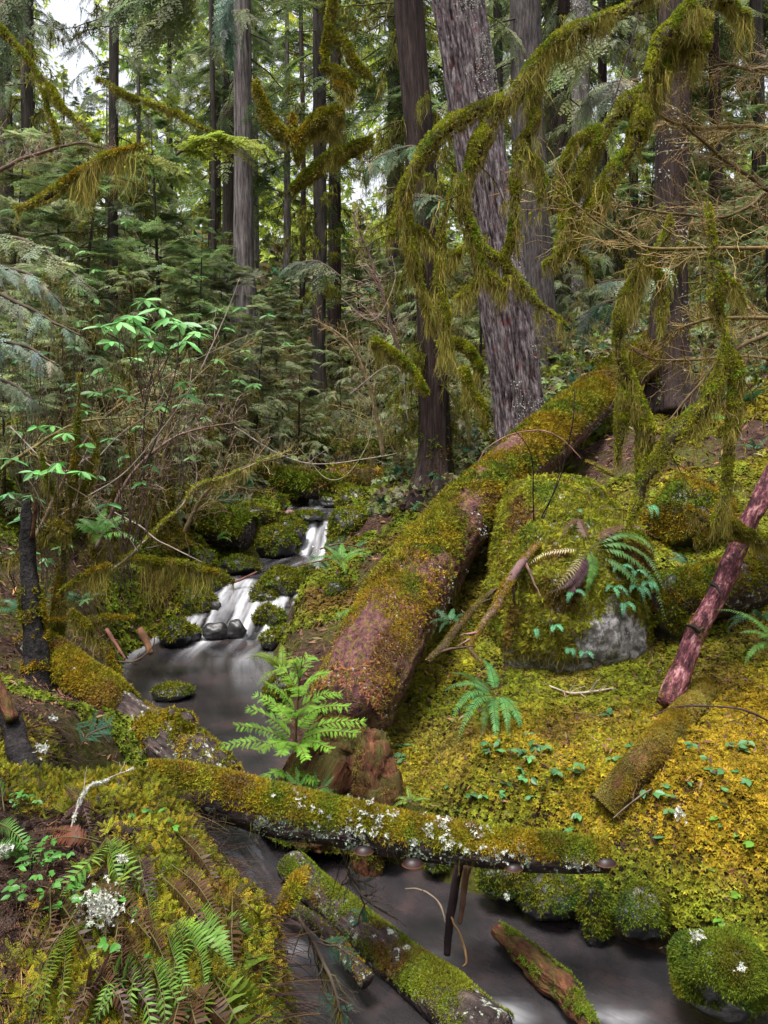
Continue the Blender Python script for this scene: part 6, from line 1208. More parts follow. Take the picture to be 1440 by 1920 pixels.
w = moss_on(SN, 2600, .03, r_, (GOLD * .9, LIME * .7, GOLD * .7, BROWN), (-.9, 0), (-.1, .2), 4, 5, keep=lambda p, q, u: sstep(P(0, 1090, 5.2)[2], P(0, 1190, 5.2)[2], p[:, 2])); part('moss', w, M_MOSS, t)
SN2 = Tube(path([(55, 1450, 3.5, 44), (35, 1400, 3.6, 44), (15, 1345, 3.7, 40), (-5, 1300, 3.75, 28), (-15, 1265, 3.8, 8)]), 40, 20, .01, 9); t = thing('broken_stub', P(55, 1450, 3.5), 'black broken stub with a splintered reddish top at the left edge', 'snag')
mb = MB(); SN2.mesh(mb, disp=rough_disp(.22, 12, 95, .2)); part('trunk', mb, mat_bark('black stub bark', [(0.3, (.004, .004, .004)), (.55, (.016, .013, .013)), (.8, (.06, .05, .05))], 16, 18, 1.0), t)
mb = MB(); Tube(path([(22, 1350, 3.62, 26), (8, 1310, 3.68, 22), (-2, 1275, 3.72, 6)]), 20, 10).mesh(mb, disp=rough_disp(.25, 20, 4)); part('splinter', mb, M_WOOD_ROT, t)

# bare and thin twigs
TAN, PALE, DKT = (.26, .17, .07), (.30, .24, .21), (.04, .028, .026)
def bare_bough(rows, label, seed, n1=22, n2=5, C=TAN, sl=(.14, .4), name='bare_bough', Y=None, moss=0, w0=1.0, lich=0, fine=.0014):
    r = np.random.default_rng(seed); pp = path(rows); n = 40; tb = Tube(pp, n, 6, .02, seed); t = thing(name, pp[0, :3], label, 'branch'); mb = MB(); tb.mesh(mb, np.asarray(C) * .55, None)
    part('limb', mb, M_TWIG, t); mb = MB(); c, u, L = grow(tb.p[None], r, n1, (30, 70), sl, 8, .1, .05, None, .2); tubes(mb, c, np.full(c.shape[:2], fine * 1.6), vary(C, len(c), r, .2), 3)
    c2, _, _ = grow(c, r, n2, (25, 65), (.3, .7), 6, .15, .05, None, .2); tubes(mb, c2, np.full(c2.shape[:2], fine), vary(C, len(c2), r, .25), 3); part('twigs', mb, M_TWIG, t)
    if moss:
        w = MB(); pts = np.concatenate([c.reshape(-1, 3), tb.p, tb.p]); q = pts[r.integers(0, len(pts), moss)]; strands(w, q, r.uniform(.02, .13, moss) * r.choice([.4, 1], moss), np.full(moss, .004), vary((.22, .16, .025), moss, r, .25), r, .15, 4); part('hanging_moss', w, M_STRAND, t)
    if lich: part('lichen', lichen_on(tb, lich, .01, r, WHITE, (-1, -.5, 0), (0, .2), 9, seed), M_LICHEN, t)
    return t
for k, (rows, lab, a, b) in enumerate([
    ([(1500, 245, 5.6, 9), (1400, 238, 5.5, 8), (1310, 240, 5.4, 8), (1250, 225, 5.35, 6), (1190, 170, 5.3, 3)], 'tan twiggy bough with a pale stem curving in high on the right', 34, 6),
    ([(1510, 395, 5.5, 10), (1410, 335, 5.4, 9), (1340, 280, 5.3, 7), (1280, 230, 5.2, 4)], 'dark stemmed tan twig bough rising to the left on the right edge', 30, 6),
    ([(1520, 455, 5.2, 9), (1420, 465, 5.1, 8), (1320, 468, 5.0, 7), (1210, 462, 4.95, 6), (1130, 425, 4.9, 4), (1000, 320, 4.85, 2)], 'longest bare bough with moss tags reaching left past the branches', 30, 6),
    ([(1500, 110, 5.6, 8), (1420, 130, 5.5, 7), (1350, 120, 5.4, 5), (1260, 150, 5.3, 2)], 'topmost tan twig bough in the right corner', 34, 6),
    ([(1520, 590, 5.3, 9), (1420, 595, 5.2, 8), (1320, 600, 5.1, 6), (1220, 640, 5.05, 3)], 'bare bough at mid height by the right edge', 24, 5),
    ([(1510, 600, 5.2, 11), (1430, 630, 5.1, 10), (1370, 660, 5.0, 7), (1300, 730, 4.95, 5), (1250, 790, 4.9, 3)], 'dark bare bough sloping down behind the forked moss branch', 18, 4),
    ([(1500, 680, 5.6, 7), (1400, 670, 5.5, 6), (1250, 675, 5.4, 4), (1150, 640, 5.3, 2)], 'thin moss tagged bough over the end of the fallen trunk', 22, 5),
    ([(1480, 320, 6.0, 7), (1380, 400, 5.9, 6), (1260, 400, 5.8, 5), (1140, 380, 5.7, 3)], 'tan twig spray in the middle of the right hand tangle', 30, 6)]):
    bare_bough(rows, lab, 950 + k, int(a * 1.4), b + 1, ((.31, .225, .10), (.24, .17, .09))[k % 2], moss=500 if k in (0, 2, 4, 6, 7) else 150)
DK2 = (.035, .022, .024)
def bare_stick(rows, label, seed, C=PALE, n1=0, name='bare_twig', sl=(.15, .3), **kw):
    return twig_thing(name, rows, label, seed, C, .62 if rows[0][3] < 7 else 1.0, side=n1, sl=sl, **kw)
for k, (rows, lab, C, n1) in enumerate([
    ([(985, 1030, 6.5, 4), (1020, 960, 6.4, 4), (1048, 900, 6.3, 4), (1072, 800, 6.2, 4), (1078, 730, 6.2, 3)], 'dark thin shoot standing on the boulder in front of the fallen trunk', DK2, 0), ([(1000, 1000, 6.5, 4), (1000, 930, 6.4, 4), (995, 850, 6.3, 3), (960, 800, 6.2, 2)], 'second dark shoot leaning left on the boulder', DK2, 0),
    ([(1015, 985, 6.4, 3), (1045, 900, 6.35, 3), (1052, 850, 6.3, 2)], 'shortest dark shoot on the boulder', DK2, 0), ([(895, 870, 6.8, 3), (915, 840, 6.8, 4), (960, 815, 6.8, 4), (1020, 808, 6.7, 5), (1060, 830, 6.7, 5), (1090, 860, 6.7, 4)], 'reddish twig arching over the fallen trunk', (.20, .10, .08), 0),
    ([(1440, 1350, 4.7, 6), (1390, 1330, 4.7, 6), (1330, 1325, 4.75, 5), (1270, 1325, 4.8, 5), (1215, 1345, 4.85, 3)], 'dark twig lying on the moss at the foot of the red pole', DK2, 3), ([(1150, 1535, 4.15, 4), (1190, 1500, 4.2, 4), (1235, 1470, 4.3, 4), (1265, 1440, 4.4, 3), (1268, 1395, 4.5, 2)], 'crooked thin twig on the moss beside the half buried log', (.15, .11, .09), 2),
    ([(865, 1610, 3.85, 18), (850, 1680, 3.85, 16), (838, 1790, 3.82, 12)], 'dark dead stick propping the foreground log', DK2, 0), ([(875, 1625, 3.8, 14), (868, 1680, 3.8, 12), (862, 1730, 3.8, 8)], 'brown stick hanging below the foreground log', (.16, .09, .06), 0),
    ([(760, 1665, 4.2, 4), (800, 1672, 4.1, 5), (825, 1695, 4.0, 6), (836, 1730, 3.9, 4)], 'bent grey twig arching over the lower creek', (.13, .10, .07), 2), ([(845, 1720, 3.8, 6), (865, 1760, 3.75, 7), (875, 1800, 3.72, 6), (868, 1812, 3.72, 4)], 'yellow brown stick dipping into the lower creek', (.24, .14, .06), 0),
     ([(255, 1340, 5.3, 7), (300, 1350, 5.25, 8), (340, 1372, 5.2, 7), (370, 1395, 5.1, 5)], 'dead stick lying along the forked log', (.13, .07, .05), 0),
    ([(262, 1180, 7.6, 12), (275, 1205, 7.5, 14), (283, 1225, 7.4, 10)], 'brown broken stick standing at the pool edge', (.22, .11, .06), 0), ([(200, 1180, 7.2, 8), (215, 1205, 7.1, 7), (235, 1235, 7.0, 5)], 'reddish stick leaning into the left end of the pool', (.18, .08, .06), 2),
    ([(200, 1238, 7.0, 4), (250, 1240, 7.0, 5), (285, 1215, 7.0, 4), (290, 1195, 7.0, 3)], 'curved twig lying in the left of the pool', (.11, .07, .05), 3), ([(430, 1095, 9.6, 6), (455, 1085, 9.6, 7), (482, 1072, 9.6, 5)], 'reddish stick lying on the lip of the rapids', (.2, .09, .08), 0), ([(520, 980, 12.2, 8), (545, 960, 12.3, 9), (560, 985, 12.1, 6)], 'pinkish broken stick by the upper chute', (.25, .14, .12), 0),
    ([(380, 1055, 7.0, 3), (300, 1015, 7.0, 4), (260, 985, 7.0, 4), (215, 960, 7.0, 3)], 'pale thin twig sloping down to the middle pool', PALE, 4), ([(80, 1000, 6.2, 4), (140, 945, 6.2, 4), (240, 880, 6.2, 4), (350, 740, 6.2, 4), (420, 600, 6.3, 3), (450, 520, 6.3, 2)], 'longest pale arching twig on the left', PALE, 6), ([(150, 900, 5.9, 4), (220, 820, 5.9, 4), (290, 765, 5.9, 4), (330, 700, 5.9, 3), (395, 660, 5.9, 2), (500, 615, 5.9, 1)], 'pale twig curving right through the left leaves', PALE, 6),
    ([(250, 930, 7, 6), (300, 800, 7, 5), (330, 690, 7, 4), (340, 600, 7, 3)], 'dark twig stem among the bright whorled leaves', DKT, 8), ([(270, 900, 6.5, 5), (270, 790, 6.5, 4), (285, 700, 6.5, 4), (300, 620, 6.5, 3)], 'upright dark stem left of the other whorled stem', DKT, 8), ([(20, 800, 6, 4), (90, 870, 6, 4), (140, 880, 6, 3), (170, 830, 6, 2)], 'thin pale twig dipping near the left edge', PALE, 5), ([(360, 690, 8, 3), (350, 790, 8, 3), (368, 880, 8, 3), (362, 930, 8, 2)], 'thin pale hanging twig above the left bank', PALE, 3),
    ([(440, 800, 12, 3), (520, 850, 12, 4), (590, 870, 12, 3), (690, 860, 12, 3), (745, 850, 12, 2)], 'pale looping twig in front of the dark root mass', PALE, 3), ([(560, 840, 11.5, 2), (610, 895, 11.5, 3), (650, 890, 11.5, 3), (690, 830, 11.5, 3), (700, 760, 11.5, 2)], 'second looping twig before the dark root mass', (.2, .18, .1), 3),
    ([(655, 740, 11, 3), (720, 690, 11, 3), (752, 700, 11, 3), (765, 790, 11, 2)], 'pale twig bent like a hoop left of the flared hemlock', PALE, 3), ([(640, 560, 11, 2), (700, 600, 11, 3), (740, 530, 11, 3), (735, 480, 11, 2)], 'white hanging twig in the shade left of the hemlock', PALE, 2), ([(1130, 440, 7, 3), (1110, 340, 7, 4), (1190, 60, 7, 4), (1200, -20, 7, 4)], 'dark hanging twig between the two big mossy branches', DK2, 5)]):
    bare_stick(rows, lab, 980 + k, C, n1, moss=0, size=.014, sides=8)
twig_thing('dead_branch', [(1010, 1020, 6.2, 12), (975, 1060, 6.0, 16), (945, 1110, 5.85, 22), (930, 1140, 5.75, 16), (900, 1180, 5.65, 12), (882, 1215, 5.55, 10), (905, 1245, 5.45, 5)], 'moss sleeved dead branch leaning against the left of the boulder', 1021, (.17, .10, .10), moss=1600, size=.015, side=4, pal=(GOLD, GOLD, LIME, OLIVE))
twig_thing('dead_branch', [(800, 1240, 5.5, 8), (830, 1215, 5.55, 16), (860, 1175, 5.7, 14), (905, 1125, 5.9, 10), (930, 1105, 6.0, 6)], 'thin mossy branch lying under the fallen trunk', 1022, (.07, .045, .03), moss=900, size=.014, side=5, beard=160, pal=(OLIVE, GOLD * .7, LIME * .6, OLIVE))
twig_thing('dead_branch', [(1120, 880, 7, 5), (1150, 890, 6.6, 8), (1100, 865, 7, 4)], 'little mossy twig on the boulder crest', 1023, (.1, .08, .03), moss=300, size=.015)
twig_thing('root_stick', [(1030, 1285, 5.6, 3), (1070, 1300, 5.55, 4), (1110, 1296, 5.55, 4), (1150, 1290, 5.6, 3)], 'pale dead roots lying at the foot of the boulder', 1024, (.35, .28, .22), side=14, sl=(.2, .4), sub=2)
twig_thing('dead_branch', [(570, 1640, 3.3, 12), (555, 1655, 3.15, 18), (540, 1690, 3.05, 20), (520, 1720, 3.0, 14)], 'tufted yellow moss stub poking from the mound rim', 1025, (.1, .07, .03), moss=900, size=.03, beard=260, bl=.12, pal=(GOLD, GOLD, LIME, OLIVE))
twig_thing('dead_branch', [(560, 1720, 3.3, 6), (600, 1790, 3.2, 8), (625, 1850, 3.1, 7), (640, 1900, 3.05, 5)], 'tangle of fine bearded twigs beside the slanting log in the creek', 1026, (.06, .045, .03), side=16, sub=3, beard=320, bl=.1, sl=(.25, .6))
twig_thing('dead_branch', [(640, 1590, 3.7, 5), (660, 1650, 3.65, 6), (690, 1690, 3.6, 5), (740, 1720, 3.6, 3)], 'dead twig spray hanging below the foreground log', 1027, (.05, .035, .03), side=12, sub=3, sl=(.3, .6))

# shrubs: twiggy olive thicket on the left and beyond the creek
G3 = 'bearded leafless shrubs of the thicket'
def shrub(seed, H, ns, label, C=(.24, .185, .10), beard=900):
    r = np.random.default_rng(seed); t = thing('leafless_shrub', (0, 0, 0), label, 'shrub', G3); az = r.uniform(0, 6.28, ns); e = r.uniform(.1, .8, ns); u = np.linspace(0, 1, 9)[None, :, None]; L = H * r.uniform(.6, 1.1, ns)
    d = np.stack([np.cos(az) * np.sin(e), np.sin(az) * np.sin(e), np.cos(e)], -1); p = d[:, None] * u * L[:, None, None] + np.cumsum(r.normal(0, .035, (ns, 9, 3)), 1) * L[:, None, None]; p[:, :, 2] -= (.15 * L)[:, None] * u[..., 0] ** 2; p -= p[:, :1]
    mb = MB(); tubes(mb, p, .009 * H / 2 * np.linspace(1, .3, 9)[None] * np.ones((ns, 1)), vary(np.asarray(C) * .5, ns, r), 5); part('stems', mb, M_TWIG, t, local=True); mb = MB(); c, _, _ = grow(p, r, 7, (25, 65), (.2, .45), 7, .2, -.1, None, .2); tubes(mb, c, np.full(c.shape[:2], .0042), vary(C, len(c), r), 3)
    c2, _, _ = grow(c, r, 5, (25, 65), (.3, .6), 5, .2, -.1, None, .2); tubes(mb, c2, np.full(c2.shape[:2], .003), vary(C, len(c2), r), 3); part('twigs', mb, M_TWIG, t, local=True)
    pts = np.concatenate([p.reshape(-1, 3), c.reshape(-1, 3), c2.reshape(-1, 3)]); q = pts[r.integers(0, len(pts), beard)]; mb = MB(); strands(mb, q, r.uniform(.03, .22, beard), r.uniform(.006, .013, beard), vary(OLIVE * np.array((.95, .95, 1.0)), beard, r, .3), r, .2, 4)
    scatter(mb, FUZZ, q, frame_n(np.tile([0, 0, 1.], (beard, 1)), r, .7), r.uniform(.02, .045, beard), vary(OLIVE * np.array((.9, 1.0, .6)), beard, r, .3), r); part('hanging_moss', mb, M_STRAND, t, local=True); return t
SH = [shrub(1041, 2.0, 7, 'leafless olive shrub hung with moss beards'), shrub(1042, 1.4, 6, 'low leafless shrub of brown mossy twigs', (.27, .18, .12), 700), shrub(1043, 2.8, 6, 'tall leafless shrub with moss bearded stems', (.22, .18, .11), 1300)]
first = [True] * 3; r_ = np.random.default_rng(94)
for (px, Y, s_, i) in [(330, 10.4, .8, 0), (260, 9.5, .8, 0), (400, 12.2, .8, 0), (210, 8.8, .7, 1), (150, 9.5, .9, 0), (80, 8.5, .8, 1), (440, 14, .9, 1), (350, 13, 1.0, 2), (280, 12, .9, 2), (40, 10, 1.1, 2), (180, 11.5, 1.0, 2), (110, 12.5, .9, 0), (480, 16, .8, 0), (300, 15, 1.1, 2), (420, 17, 1.1, 2), (560, 19, 1, 0), (650, 17, 1.0, 0), (720, 15, .8, 0), (690, 14, .6, 1), (760, 13, .6, 1), (860, 12.5, .6, 1), (880, 14, .8, 0), (1050, 14.5, .7, 0), (1180, 15, .8, 0), (1330, 14, .8, 0), (1420, 13, .8, 1),
    (1380, 16, 1.0, 2), (1240, 19, 1.0, 2), (1120, 20, 1.0, 2), (940, 18, .9, 2), (820, 18, 1.1, 2), (620, 22, 1.2, 2), (520, 24, 1.3, 2), (10, 14, 1.2, 2), (240, 19, 1.3, 2), (740, 20, 1.2, 2), (60, 15, 1.1, 0), (200, 15, 1.1, 0), (500, 20, 1.0, 0), (570, 14.8, .5, 1), (640, 15.8, .6, 1)]:
    o = SH[i] if first[i] else copy_tree(SH[i]); first[i] = False; put(o, px, Y, s_, r_.uniform(0, 6.28), dz=-.02)
# the root mass at the head of the creek
for (a, b, c, d, Y, lab, sd) in ((685, 912, 200, 82, 15.4, 'dark overhanging root mass arching over the head of the creek', 1061), (590, 895, 130, 70, 15.8, 'dark earthy bank left of the root mass', 1062), (735, 900, 90, 75, 15.0, 'dark end of the root mass beside the flared hemlock', 1063)):
    t = rock(a, b, c, d, None, lab, .5, sd, name='root_mass', Y=Y, mat_=M_BARK_DARK, pal=(OLIVE * .6, GREEN * .6, DEEP, BROWN), cat='roots', deep=.6)
    r = np.random.default_rng(sd); n = 160; p = P(a, b, Y - .15) + np.stack([r.uniform(-.5, .5, n) * c * Y / F, r.uniform(-.1, .5, n), r.uniform(.25, .8, n) * d * Y / F], -1); w = MB(); strands(w, p, r.uniform(.1, .5, n), r.uniform(.008, .02, n), vary((.05, .04, .025), n, r), r, .2); part('hanging_roots', w, M_STRAND, t)

# leafy plants with whorled leaves on the left
def whorls(pts, label, seed, size=.11, col=(.10, .26, .06), n=6, Y=5.6):
    r = np.random.default_rng(seed); t = thing('whorled_shrub', P(pts[0][0], pts[0][1] + 200, Y), label, 'shrub'); lv, st = MB(), MB()
    for (px, py) in pts:
        y = Y * r.uniform(.93, 1.07); b = P(px, py, y); a = np.arange(n) * 6.28 / n + r.uniform(0, 6); d = np.stack([np.cos(a), np.sin(a), r.uniform(-.75, .05, n)], -1); inst(lv, LANCE, np.tile(b, (n, 1)), frame_x(d, (0, -.35, 1), r.normal(0, .35, n)), size * r.uniform(.65, 1.2, n), vary(col, n, r, .18, .06))
        e = b + np.array([r.normal(.05, .1), r.normal(.05, .05), -r.uniform(.2, .4)]); tubes(st, np.stack([e, (e + b) / 2 + r.normal(0, .015, 3), b])[None], np.array([[.004, .003, .002]]), np.array([(.12, .09, .06)]), 4)
    bs = P(np.mean([q[0] for q in pts]), max(q[1] for q in pts) + 110, Y + .25); ends = np.array([P(a, b, Y) for a, b in pts]); m = len(ends); u = np.linspace(0, 1, 8)[None, :, None]
    c = bs + r.normal(0, .06, (m, 1, 3)) + (ends[:, None] - bs) * u + np.array([0, 0, .18]) * (u * (1 - u) * 2) + np.cumsum(r.normal(0, .012, (m, 8, 3)), 1); tubes(st, c, .0042 * np.linspace(1, .4, 8)[None] * np.ones((m, 1)), vary((.10, .07, .055), m, r), 4)
    part('stems', st, M_TWIG, t); part('leaves', lv, M_LEAF, t); return t
whorls([(272, 562), (300, 578), (248, 592), (338, 606), (368, 622), (225, 604), (350, 640), (285, 640), (192, 612), (316, 596), (210, 640), (262, 610)], 'brightest whorled leaf shrub high in the left thicket', 1071, .145, (.15, .37, .11), 7, 6.0)
whorls([(98, 798), (122, 812), (158, 832), (95, 880), (62, 884), (152, 884), (108, 868), (70, 800)], 'whorled leaf shrub left of the slim mossy stem', 1072, .11, (.09, .26, .06), 6, 5.4)
whorls([(176, 735), (215, 728), (240, 742), (205, 822), (280, 872), (265, 905), (302, 762), (345, 716), (352, 738), (190, 690), (160, 770)], 'whorled leaf shrub in the middle of the left thicket', 1073, .10, (.08, .21, .05), 6, 6.2)
whorls([(60, 930), (200, 945), (40, 975), (15, 925), (20, 860)], 'whorled leaf sprigs low beside the charred snag', 1074, .11, (.08, .23, .07), 6, 5.4)
whorls([(40, 640), (90, 660), (140, 650), (60, 700), (120, 720), (30, 760), (170, 670)], 'dim whorled leaves in the left edge thicket', 1075, .10, (.07, .16, .06), 6, 7.0)
r_ = np.random.default_rng(97)     # scattered mint leaves of more whorled shrubs deeper in the thicket
for k, (cx, cy, sx, sy, Y, nm) in enumerate([(70, 760, 70, 90, 7.5, 'pale mint whorled leaves scattered behind the slim mossy stem'), (230, 830, 70, 70, 8.2, 'pale whorled leaves scattered above the bearded stems'), (330, 690, 70, 80, 8.8, 'pale whorled leaves below the brightest shrub'), (120, 560, 80, 60, 9, 'pale whorled leaves among the cedar boughs at the left'), (60, 1010, 50, 50, 6.4, 'whorled leaves low behind the charred snag'), (440, 620, 60, 60, 12, 'far whorled leaves before the young hemlocks')]):
    whorls([(cx + sx * r_.normal(), cy + sy * r_.normal()) for _ in range(16)], nm, 1080 + k, .10 * Y / 7.5, np.array((.11, .25, .07)) * r_.uniform(.7, 1.1), 5, Y)
for k, (rows, nm) in enumerate([([(60, 1020, 7.5, 9), (120, 900, 7.5, 7), (200, 780, 7.5, 5), (320, 700, 7.5, 2)], 'tan twiggy bough spreading through the left thicket'), ([(180, 1030, 8.5, 9), (240, 900, 8.5, 7), (330, 820, 8.5, 5), (450, 790, 8.5, 2)], 'tan twiggy bough reaching right towards the small hemlocks'), ([(-30, 900, 7, 9), (60, 840, 7, 7), (150, 790, 7, 5), (260, 780, 7, 2)], 'pinkish twig bough from the left edge'), ([(340, 1010, 10, 9), (380, 930, 10, 7), (450, 880, 10, 5), (560, 850, 10, 2)], 'olive twig bough above the rapids'),
    ([(-30, 330, 8, 9), (60, 290, 8, 7), (140, 270, 8, 5), (210, 280, 8, 2)], 'pinkish bare twig bough under the bright gap of sky'), ([(300, 900, 9, 8), (330, 760, 9, 6), (390, 690, 9, 4), (480, 640, 9, 2)], 'tan twig bough rising past the brightest leaves'), ([(720, 860, 12.5, 10), (690, 720, 12.5, 8), (650, 640, 12.5, 6), (590, 600, 12.5, 3)], 'brown twig bough left of the flared hemlock'), ([(760, 700, 12, 9), (720, 560, 12, 7), (690, 470, 12, 5), (660, 400, 12, 2)], 'tall brown twig bough beside the flared hemlock'),
    ([(880, 840, 11.5, 9), (870, 720, 11.5, 7), (840, 640, 11.5, 5), (850, 560, 11.5, 2)], 'dead twig bough between the two dark trunks')]):
    bare_bough(rows, nm, 1200 + k, 40, 6, [(.34, .25, .14), (.30, .20, .17), (.26, .22, .09)][k % 3], (.12, .35), moss=500, fine=.0002 * rows[0][2])
# near cedar boughs entering at the left, and sprays in the upper half
def bough(rows, label, seed, ns=26, sl=.3, cols=(DUSTY, HEM), ts=CED, name='cedar_bough', cat='branch', Cb=(.08, .06, .045)):
    r = np.random.default_rng(seed); pp = path(rows); tb = Tube(pp, 30, 6, .02, seed); t = thing(name, pp[0, :3], label, cat); mb = MB(); tb.mesh(mb, Cb); part('limb', mb, M_TWIG, t)
    f = np.sort(r.uniform(.08, 1, ns)); f[-1] = 1; i = np.minimum((f * 29).astype(int), 28); tg = tb.t[i]; sd = norm(np.cross(tg, [0, 0, 1.])); s_ = np.where(np.arange(ns) % 2, 1, -1)[:, None]; a = np.radians(r.uniform(20, 65, ns))[:, None]; a[-1] = 0; d = norm(tg * np.cos(a) + sd * s_ * np.sin(a) + np.array([0, 0, -.15]))
    w = MB(); scatter(w, ts, tb.p[i], frame_x(d, (0, -.35, 1), r.normal(0, .3, ns)), sl * r.uniform(.6, 1.2, ns) * (1.15 - .5 * f), vary(mixc(cols[0], cols[1], r.random(ns)), ns, r, .15), r); part('needles', w, M_NEEDLE, t); return t
GREY = np.array((.20, .25, .22))
for k, (rows, lab, c, ts, sl) in enumerate([
    ([(-60, 520, 6.5, 10), (20, 560, 6.4, 8), (90, 600, 6.3, 6), (150, 630, 6.2, 3)], 'grey green cedar bough drooping in at the left edge', (GREY, DUSTY), CED, .32), ([(-60, 600, 6.0, 10), (10, 640, 6, 8), (70, 660, 6, 6), (110, 690, 6, 3)], 'grey green cedar bough just below another at the left edge', (GREY, DUSTY), CED, .3), ([(-50, 440, 7.5, 10), (40, 450, 7.4, 8), (110, 490, 7.3, 5), (170, 540, 7.2, 3)], 'dark bough slanting down from the left edge', (DUSTY, HEM), SPR, .36),
    ([(-60, 480, 7, 8), (0, 500, 7, 8), (60, 520, 7, 5), (120, 570, 7, 3)], 'pale cedar bough between two others at the left edge', (GREY, DUSTY), CED, .3), ([(-40, 700, 6.2, 8), (20, 720, 6.2, 8), (60, 750, 6.2, 4)], 'lowest grey cedar bough at the left edge', (GREY * .8, DUSTY), CED, .26),
    ([(420, -60, 9, 8), (425, 20, 9, 8), (428, 60, 9, 6), (432, 85, 9, 3)], 'pale drooping cedar tip at the top in front of the grey trunk', (GREY * 1.1, F_TEAL), CED, .42), ([(820, 290, 10.5, 8), (770, 275, 10.4, 7), (720, 290, 10.3, 5), (690, 310, 10.2, 3)], 'teal cedar bough left of the flared hemlock', (F_TEAL, DUSTY), CED, .5), ([(860, 400, 10.2, 7), (815, 370, 10.2, 6), (770, 385, 10.2, 3)], 'teal fan of cedar beside the leaning fir', (F_TEAL * .8, DUSTY), CED, .5),
    ([(1130, 60, 10, 8), (1080, 100, 10, 7), (1030, 110, 10, 5), (990, 140, 10, 3)], 'green bough spreading behind the top mossy branch', (HEM, DUSTY), SPR, .6), ([(1120, 250, 12, 8), (1060, 290, 12, 7), (1010, 330, 12, 4)], 'green bough in front of the grey cedar trunk', (HEM, DUSTY), SPR, .6), ([(1190, 560, 11, 7), (1130, 570, 11, 7), (1080, 600, 11, 4)], 'grey teal bough over the mossy slope', (GREY * .7, F_TEAL * .7), CED, .5), ([(1270, 500, 10.5, 7), (1200, 520, 10.5, 6), (1120, 530, 10.5, 4)], 'pale cedar bough left of the hooked moss branch', (GREY * .7, DUSTY), CED, .5),
    ([(1200, 150, 10.5, 7), (1130, 160, 10.5, 6), (1090, 200, 10.5, 4)], 'pale cedar bough hanging by the slim lichened trunk', (GREY * .8, DUSTY), CED, .6), ([(330, 290, 9, 6), (380, 260, 9, 5), (430, 255, 9, 4), (490, 268, 9, 3)], 'bright yellow green hemlock bough by the pale grey trunk', (YELG * 1.1, YELG * .8), SPR, .45), ([(180, 300, 9, 6), (240, 290, 9, 5), (300, 300, 9, 4), (360, 330, 9, 2)], 'bright green bough under the top left trunks', (YELG, HEM * 1.2), SPR, .42), ([(640, 520, 13, 6), (590, 490, 13, 6), (540, 500, 13, 3)], 'teal bough low before the thin trunks', (F_TEAL * .7, DUSTY), CED, .6),
    ([(50, -60, 9, 8), (20, 0, 9, 8), (5, 60, 9, 6), (-10, 130, 9, 3)], 'blurred dark bough in the top left corner', (DUSTY, DARKG * 1.5), CED, .6), ([(300, -80, 10, 8), (270, -20, 10, 7), (240, 10, 10, 5), (205, 25, 10, 3)], 'dark bough edging into the bright gap of sky', (DUSTY, DARKG * 1.5), SPR, .55), ([(350, -60, 10, 8), (330, 0, 10, 7), (290, 50, 10, 5), (250, 120, 10, 3)], 'green bough hanging down right of the bright gap', (HEM, DUSTY), SPR, .6)]):
    bough(rows, lab, 1100 + k, 26, sl, c, ts)
# the bright hemlock sapling at the near end of the trunk
r_ = np.random.default_rng(96); ND = feather(10, rng0, .06, 62, .2)
t = thing('hemlock_sapling', P(545, 1490, 4.85), 'bright fresh green hemlock sapling at the near end of the fallen trunk', 'sapling'); Yc = 4.8
mb = MB(); tb = Tube(path([(548, 1490, Yc, 8), (552, 1420, Yc, 7), (556, 1340, Yc, 5), (562, 1270, Yc, 4), (568, 1222, Yc, 2)]), 30, 7, .004, 3); tb.mesh(mb, (.10, .06, .03)); part('stem', mb, M_TWIG, t)
lm, lf = MB(), MB()
for (sx, sy, ex, ey, dy) in [(553, 1405, 412, 1398, -.1), (553, 1400, 440, 1360, -.25), (554, 1390, 462, 1325, -.1), (555, 1365, 478, 1302, .1), (557, 1340, 500, 1282, -.2), (560, 1300, 522, 1252, .05), (562, 1280, 545, 1228, -.1), (565, 1255, 590, 1232, .1), (561, 1300, 615, 1262, -.2), (558, 1330, 640, 1300, .1), (556, 1350, 655, 1325, -.25), (555, 1380, 685, 1352, -.05), (554, 1390, 672, 1375, -.35), (553, 1400, 620, 1405, -.4), (553, 1400, 575, 1425, -.5), (553, 1395, 525, 1415, -.5), (553, 1400, 480, 1408, -.35), (556, 1350, 520, 1330, -.45), (557, 1345, 590, 1330, -.45), (560, 1310, 560, 1290, -.4), (548, 1460, 500, 1455, -.2), (548, 1455, 590, 1465, -.2), (555, 1370, 600, 1340, .4), (556, 1360, 510, 1320, .4)]:
    a, b = P(sx, sy, Yc), P(ex, ey, Yc + dy); m = (a + b) / 2 + np.array([0, 0, .035]); q = smooth_path(np.array([a, m, b]), 16); tubes(lm, q[None], np.linspace(.003, .001, 16)[None], np.array([(.14, .08, .04)]), 4)
    L = np.linalg.norm(b - a); n = int(80 * L / .35) + 12; f = r_.uniform(.15, 1, n); f[-3:] = 1; i = np.minimum((f * 15).astype(int), 14); tg = norm(q[i + 1] - q[i]); sd = norm(np.cross(tg, [0, -.5, .85])); s_ = np.where(np.arange(n) % 2, 1, -1)[:, None]; an = np.radians(r_.uniform(30, 60, n))[:, None]; an[-1] = 0
    d = norm(tg * np.cos(an) + sd * s_ * np.sin(an) + np.array([0, 0, -.12]) + r_.normal(0, .08, (n, 3))); inst(lf, ND, q[i], frame_x(d, (0, -.5, 1), r_.normal(0, .3, n)), r_.uniform(.03, .066, n) * (1.2 - .45 * f), vary((.21, .42, .045), n, r_, .16, .06))
part('limbs', lm, M_TWIG, t); part('needles', lf, M_NEEDLE, t)
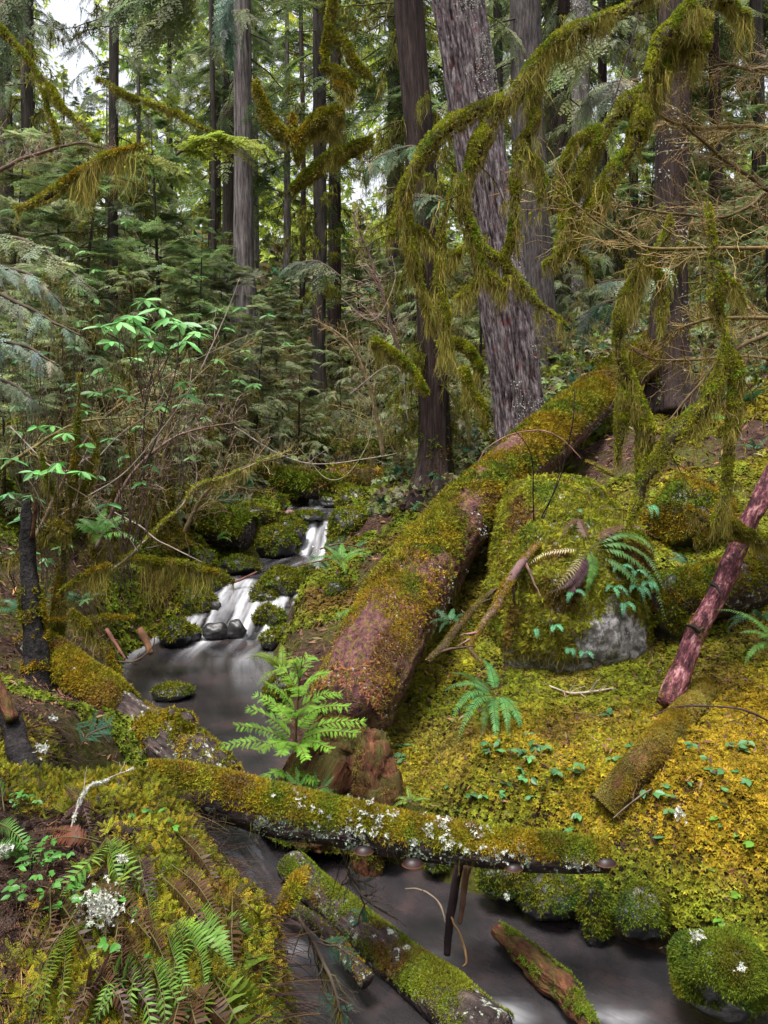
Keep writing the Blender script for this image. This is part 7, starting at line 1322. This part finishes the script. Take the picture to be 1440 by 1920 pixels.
def sprig(rows, label, seed, col=(.05, .16, .09), n=16):
    r = np.random.default_rng(seed); pp = path(rows); tb = Tube(pp, 16, 5, .005, seed); t = thing('hemlock_sprig', pp[0, :3], label, 'sprig'); mb = MB(); tb.mesh(mb, (.09, .05, .03)); part('stem', mb, M_TWIG, t); f = r.uniform(.1, 1, n); i = np.minimum((f * 15).astype(int), 14); tg = tb.t[i]; sd = norm(np.cross(tg, [0, -.8, .5])); an = np.radians(r.uniform(25, 65, n))[:, None]
    d = norm(tg * np.cos(an) + sd * np.where(np.arange(n) % 2, 1, -1)[:, None] * np.sin(an)); w = MB(); inst(w, ND, tb.p[i], frame_x(d, (0, -.6, 1), r.normal(0, .3, n)), r.uniform(.05, .1, n) * pp[0, 1] / 4.5, vary(col, n, r, .2), r) if False else inst(w, ND, tb.p[i], frame_x(d, (0, -.6, 1), r.normal(0, .3, n)), r.uniform(.05, .1, n) * pp[0, 1] / 4.5, vary(col, n, r, .2)); part('needles', w, M_NEEDLE, t)
for k, (rows, lab, c) in enumerate([([(205, 1395, 4.2, 3), (185, 1370, 4.2, 3), (165, 1350, 4.2, 2)], 'teal hemlock sprig by the forked log', (.07, .2, .12)), ([(150, 1400, 4, 3), (170, 1375, 4, 3), (210, 1360, 4, 2)], 'second teal hemlock sprig by the forked log', (.07, .2, .12)), ([(640, 1660, 3.8, 3), (670, 1650, 3.75, 3), (700, 1665, 3.7, 2)], 'dark teal sprig hanging under the foreground log', (.03, .1, .06)), ([(600, 1760, 3.4, 3), (640, 1780, 3.4, 3), (660, 1800, 3.4, 2)], 'teal sprig beside the slanting log in the creek', (.03, .12, .07)), ([(600, 1850, 3.1, 3), (620, 1880, 3.1, 3), (650, 1900, 3.1, 2)], 'teal sprig at the bottom beside the slanting log', (.03, .12, .07)), ([(700, 1680, 3.9, 3), (680, 1700, 3.9, 3), (670, 1740, 3.9, 2)], 'hanging sprig below the middle of the foreground log', (.03, .1, .06)),
    ([(600, 1030, 9, 3), (640, 1020, 9, 3), (690, 1030, 9, 2)], 'feathery green sprig over the right bank of the rapids', (.08, .22, .08)), ([(560, 1060, 9, 3), (610, 1050, 9, 3), (650, 1040, 9, 2)], 'pale sprig leaning over the rapids', (.09, .22, .09)), ([(340, 1445, 4.2, 3), (320, 1440, 4.2, 3), (300, 1450, 4.1, 2)], 'small teal sprig on the end of the foreground log', (.07, .2, .12)), ([(520, 1500, 4.5, 3), (560, 1475, 4.5, 3), (520, 1465, 4.5, 2)], 'low bright sprig under the sapling', (.12, .3, .06)), ([(580, 1500, 4.5, 3), (595, 1480, 4.5, 3), (610, 1475, 4.5, 2)], 'second low bright sprig under the sapling', (.12, .3, .06))]):
    sprig(rows, lab, 1150 + k, c)
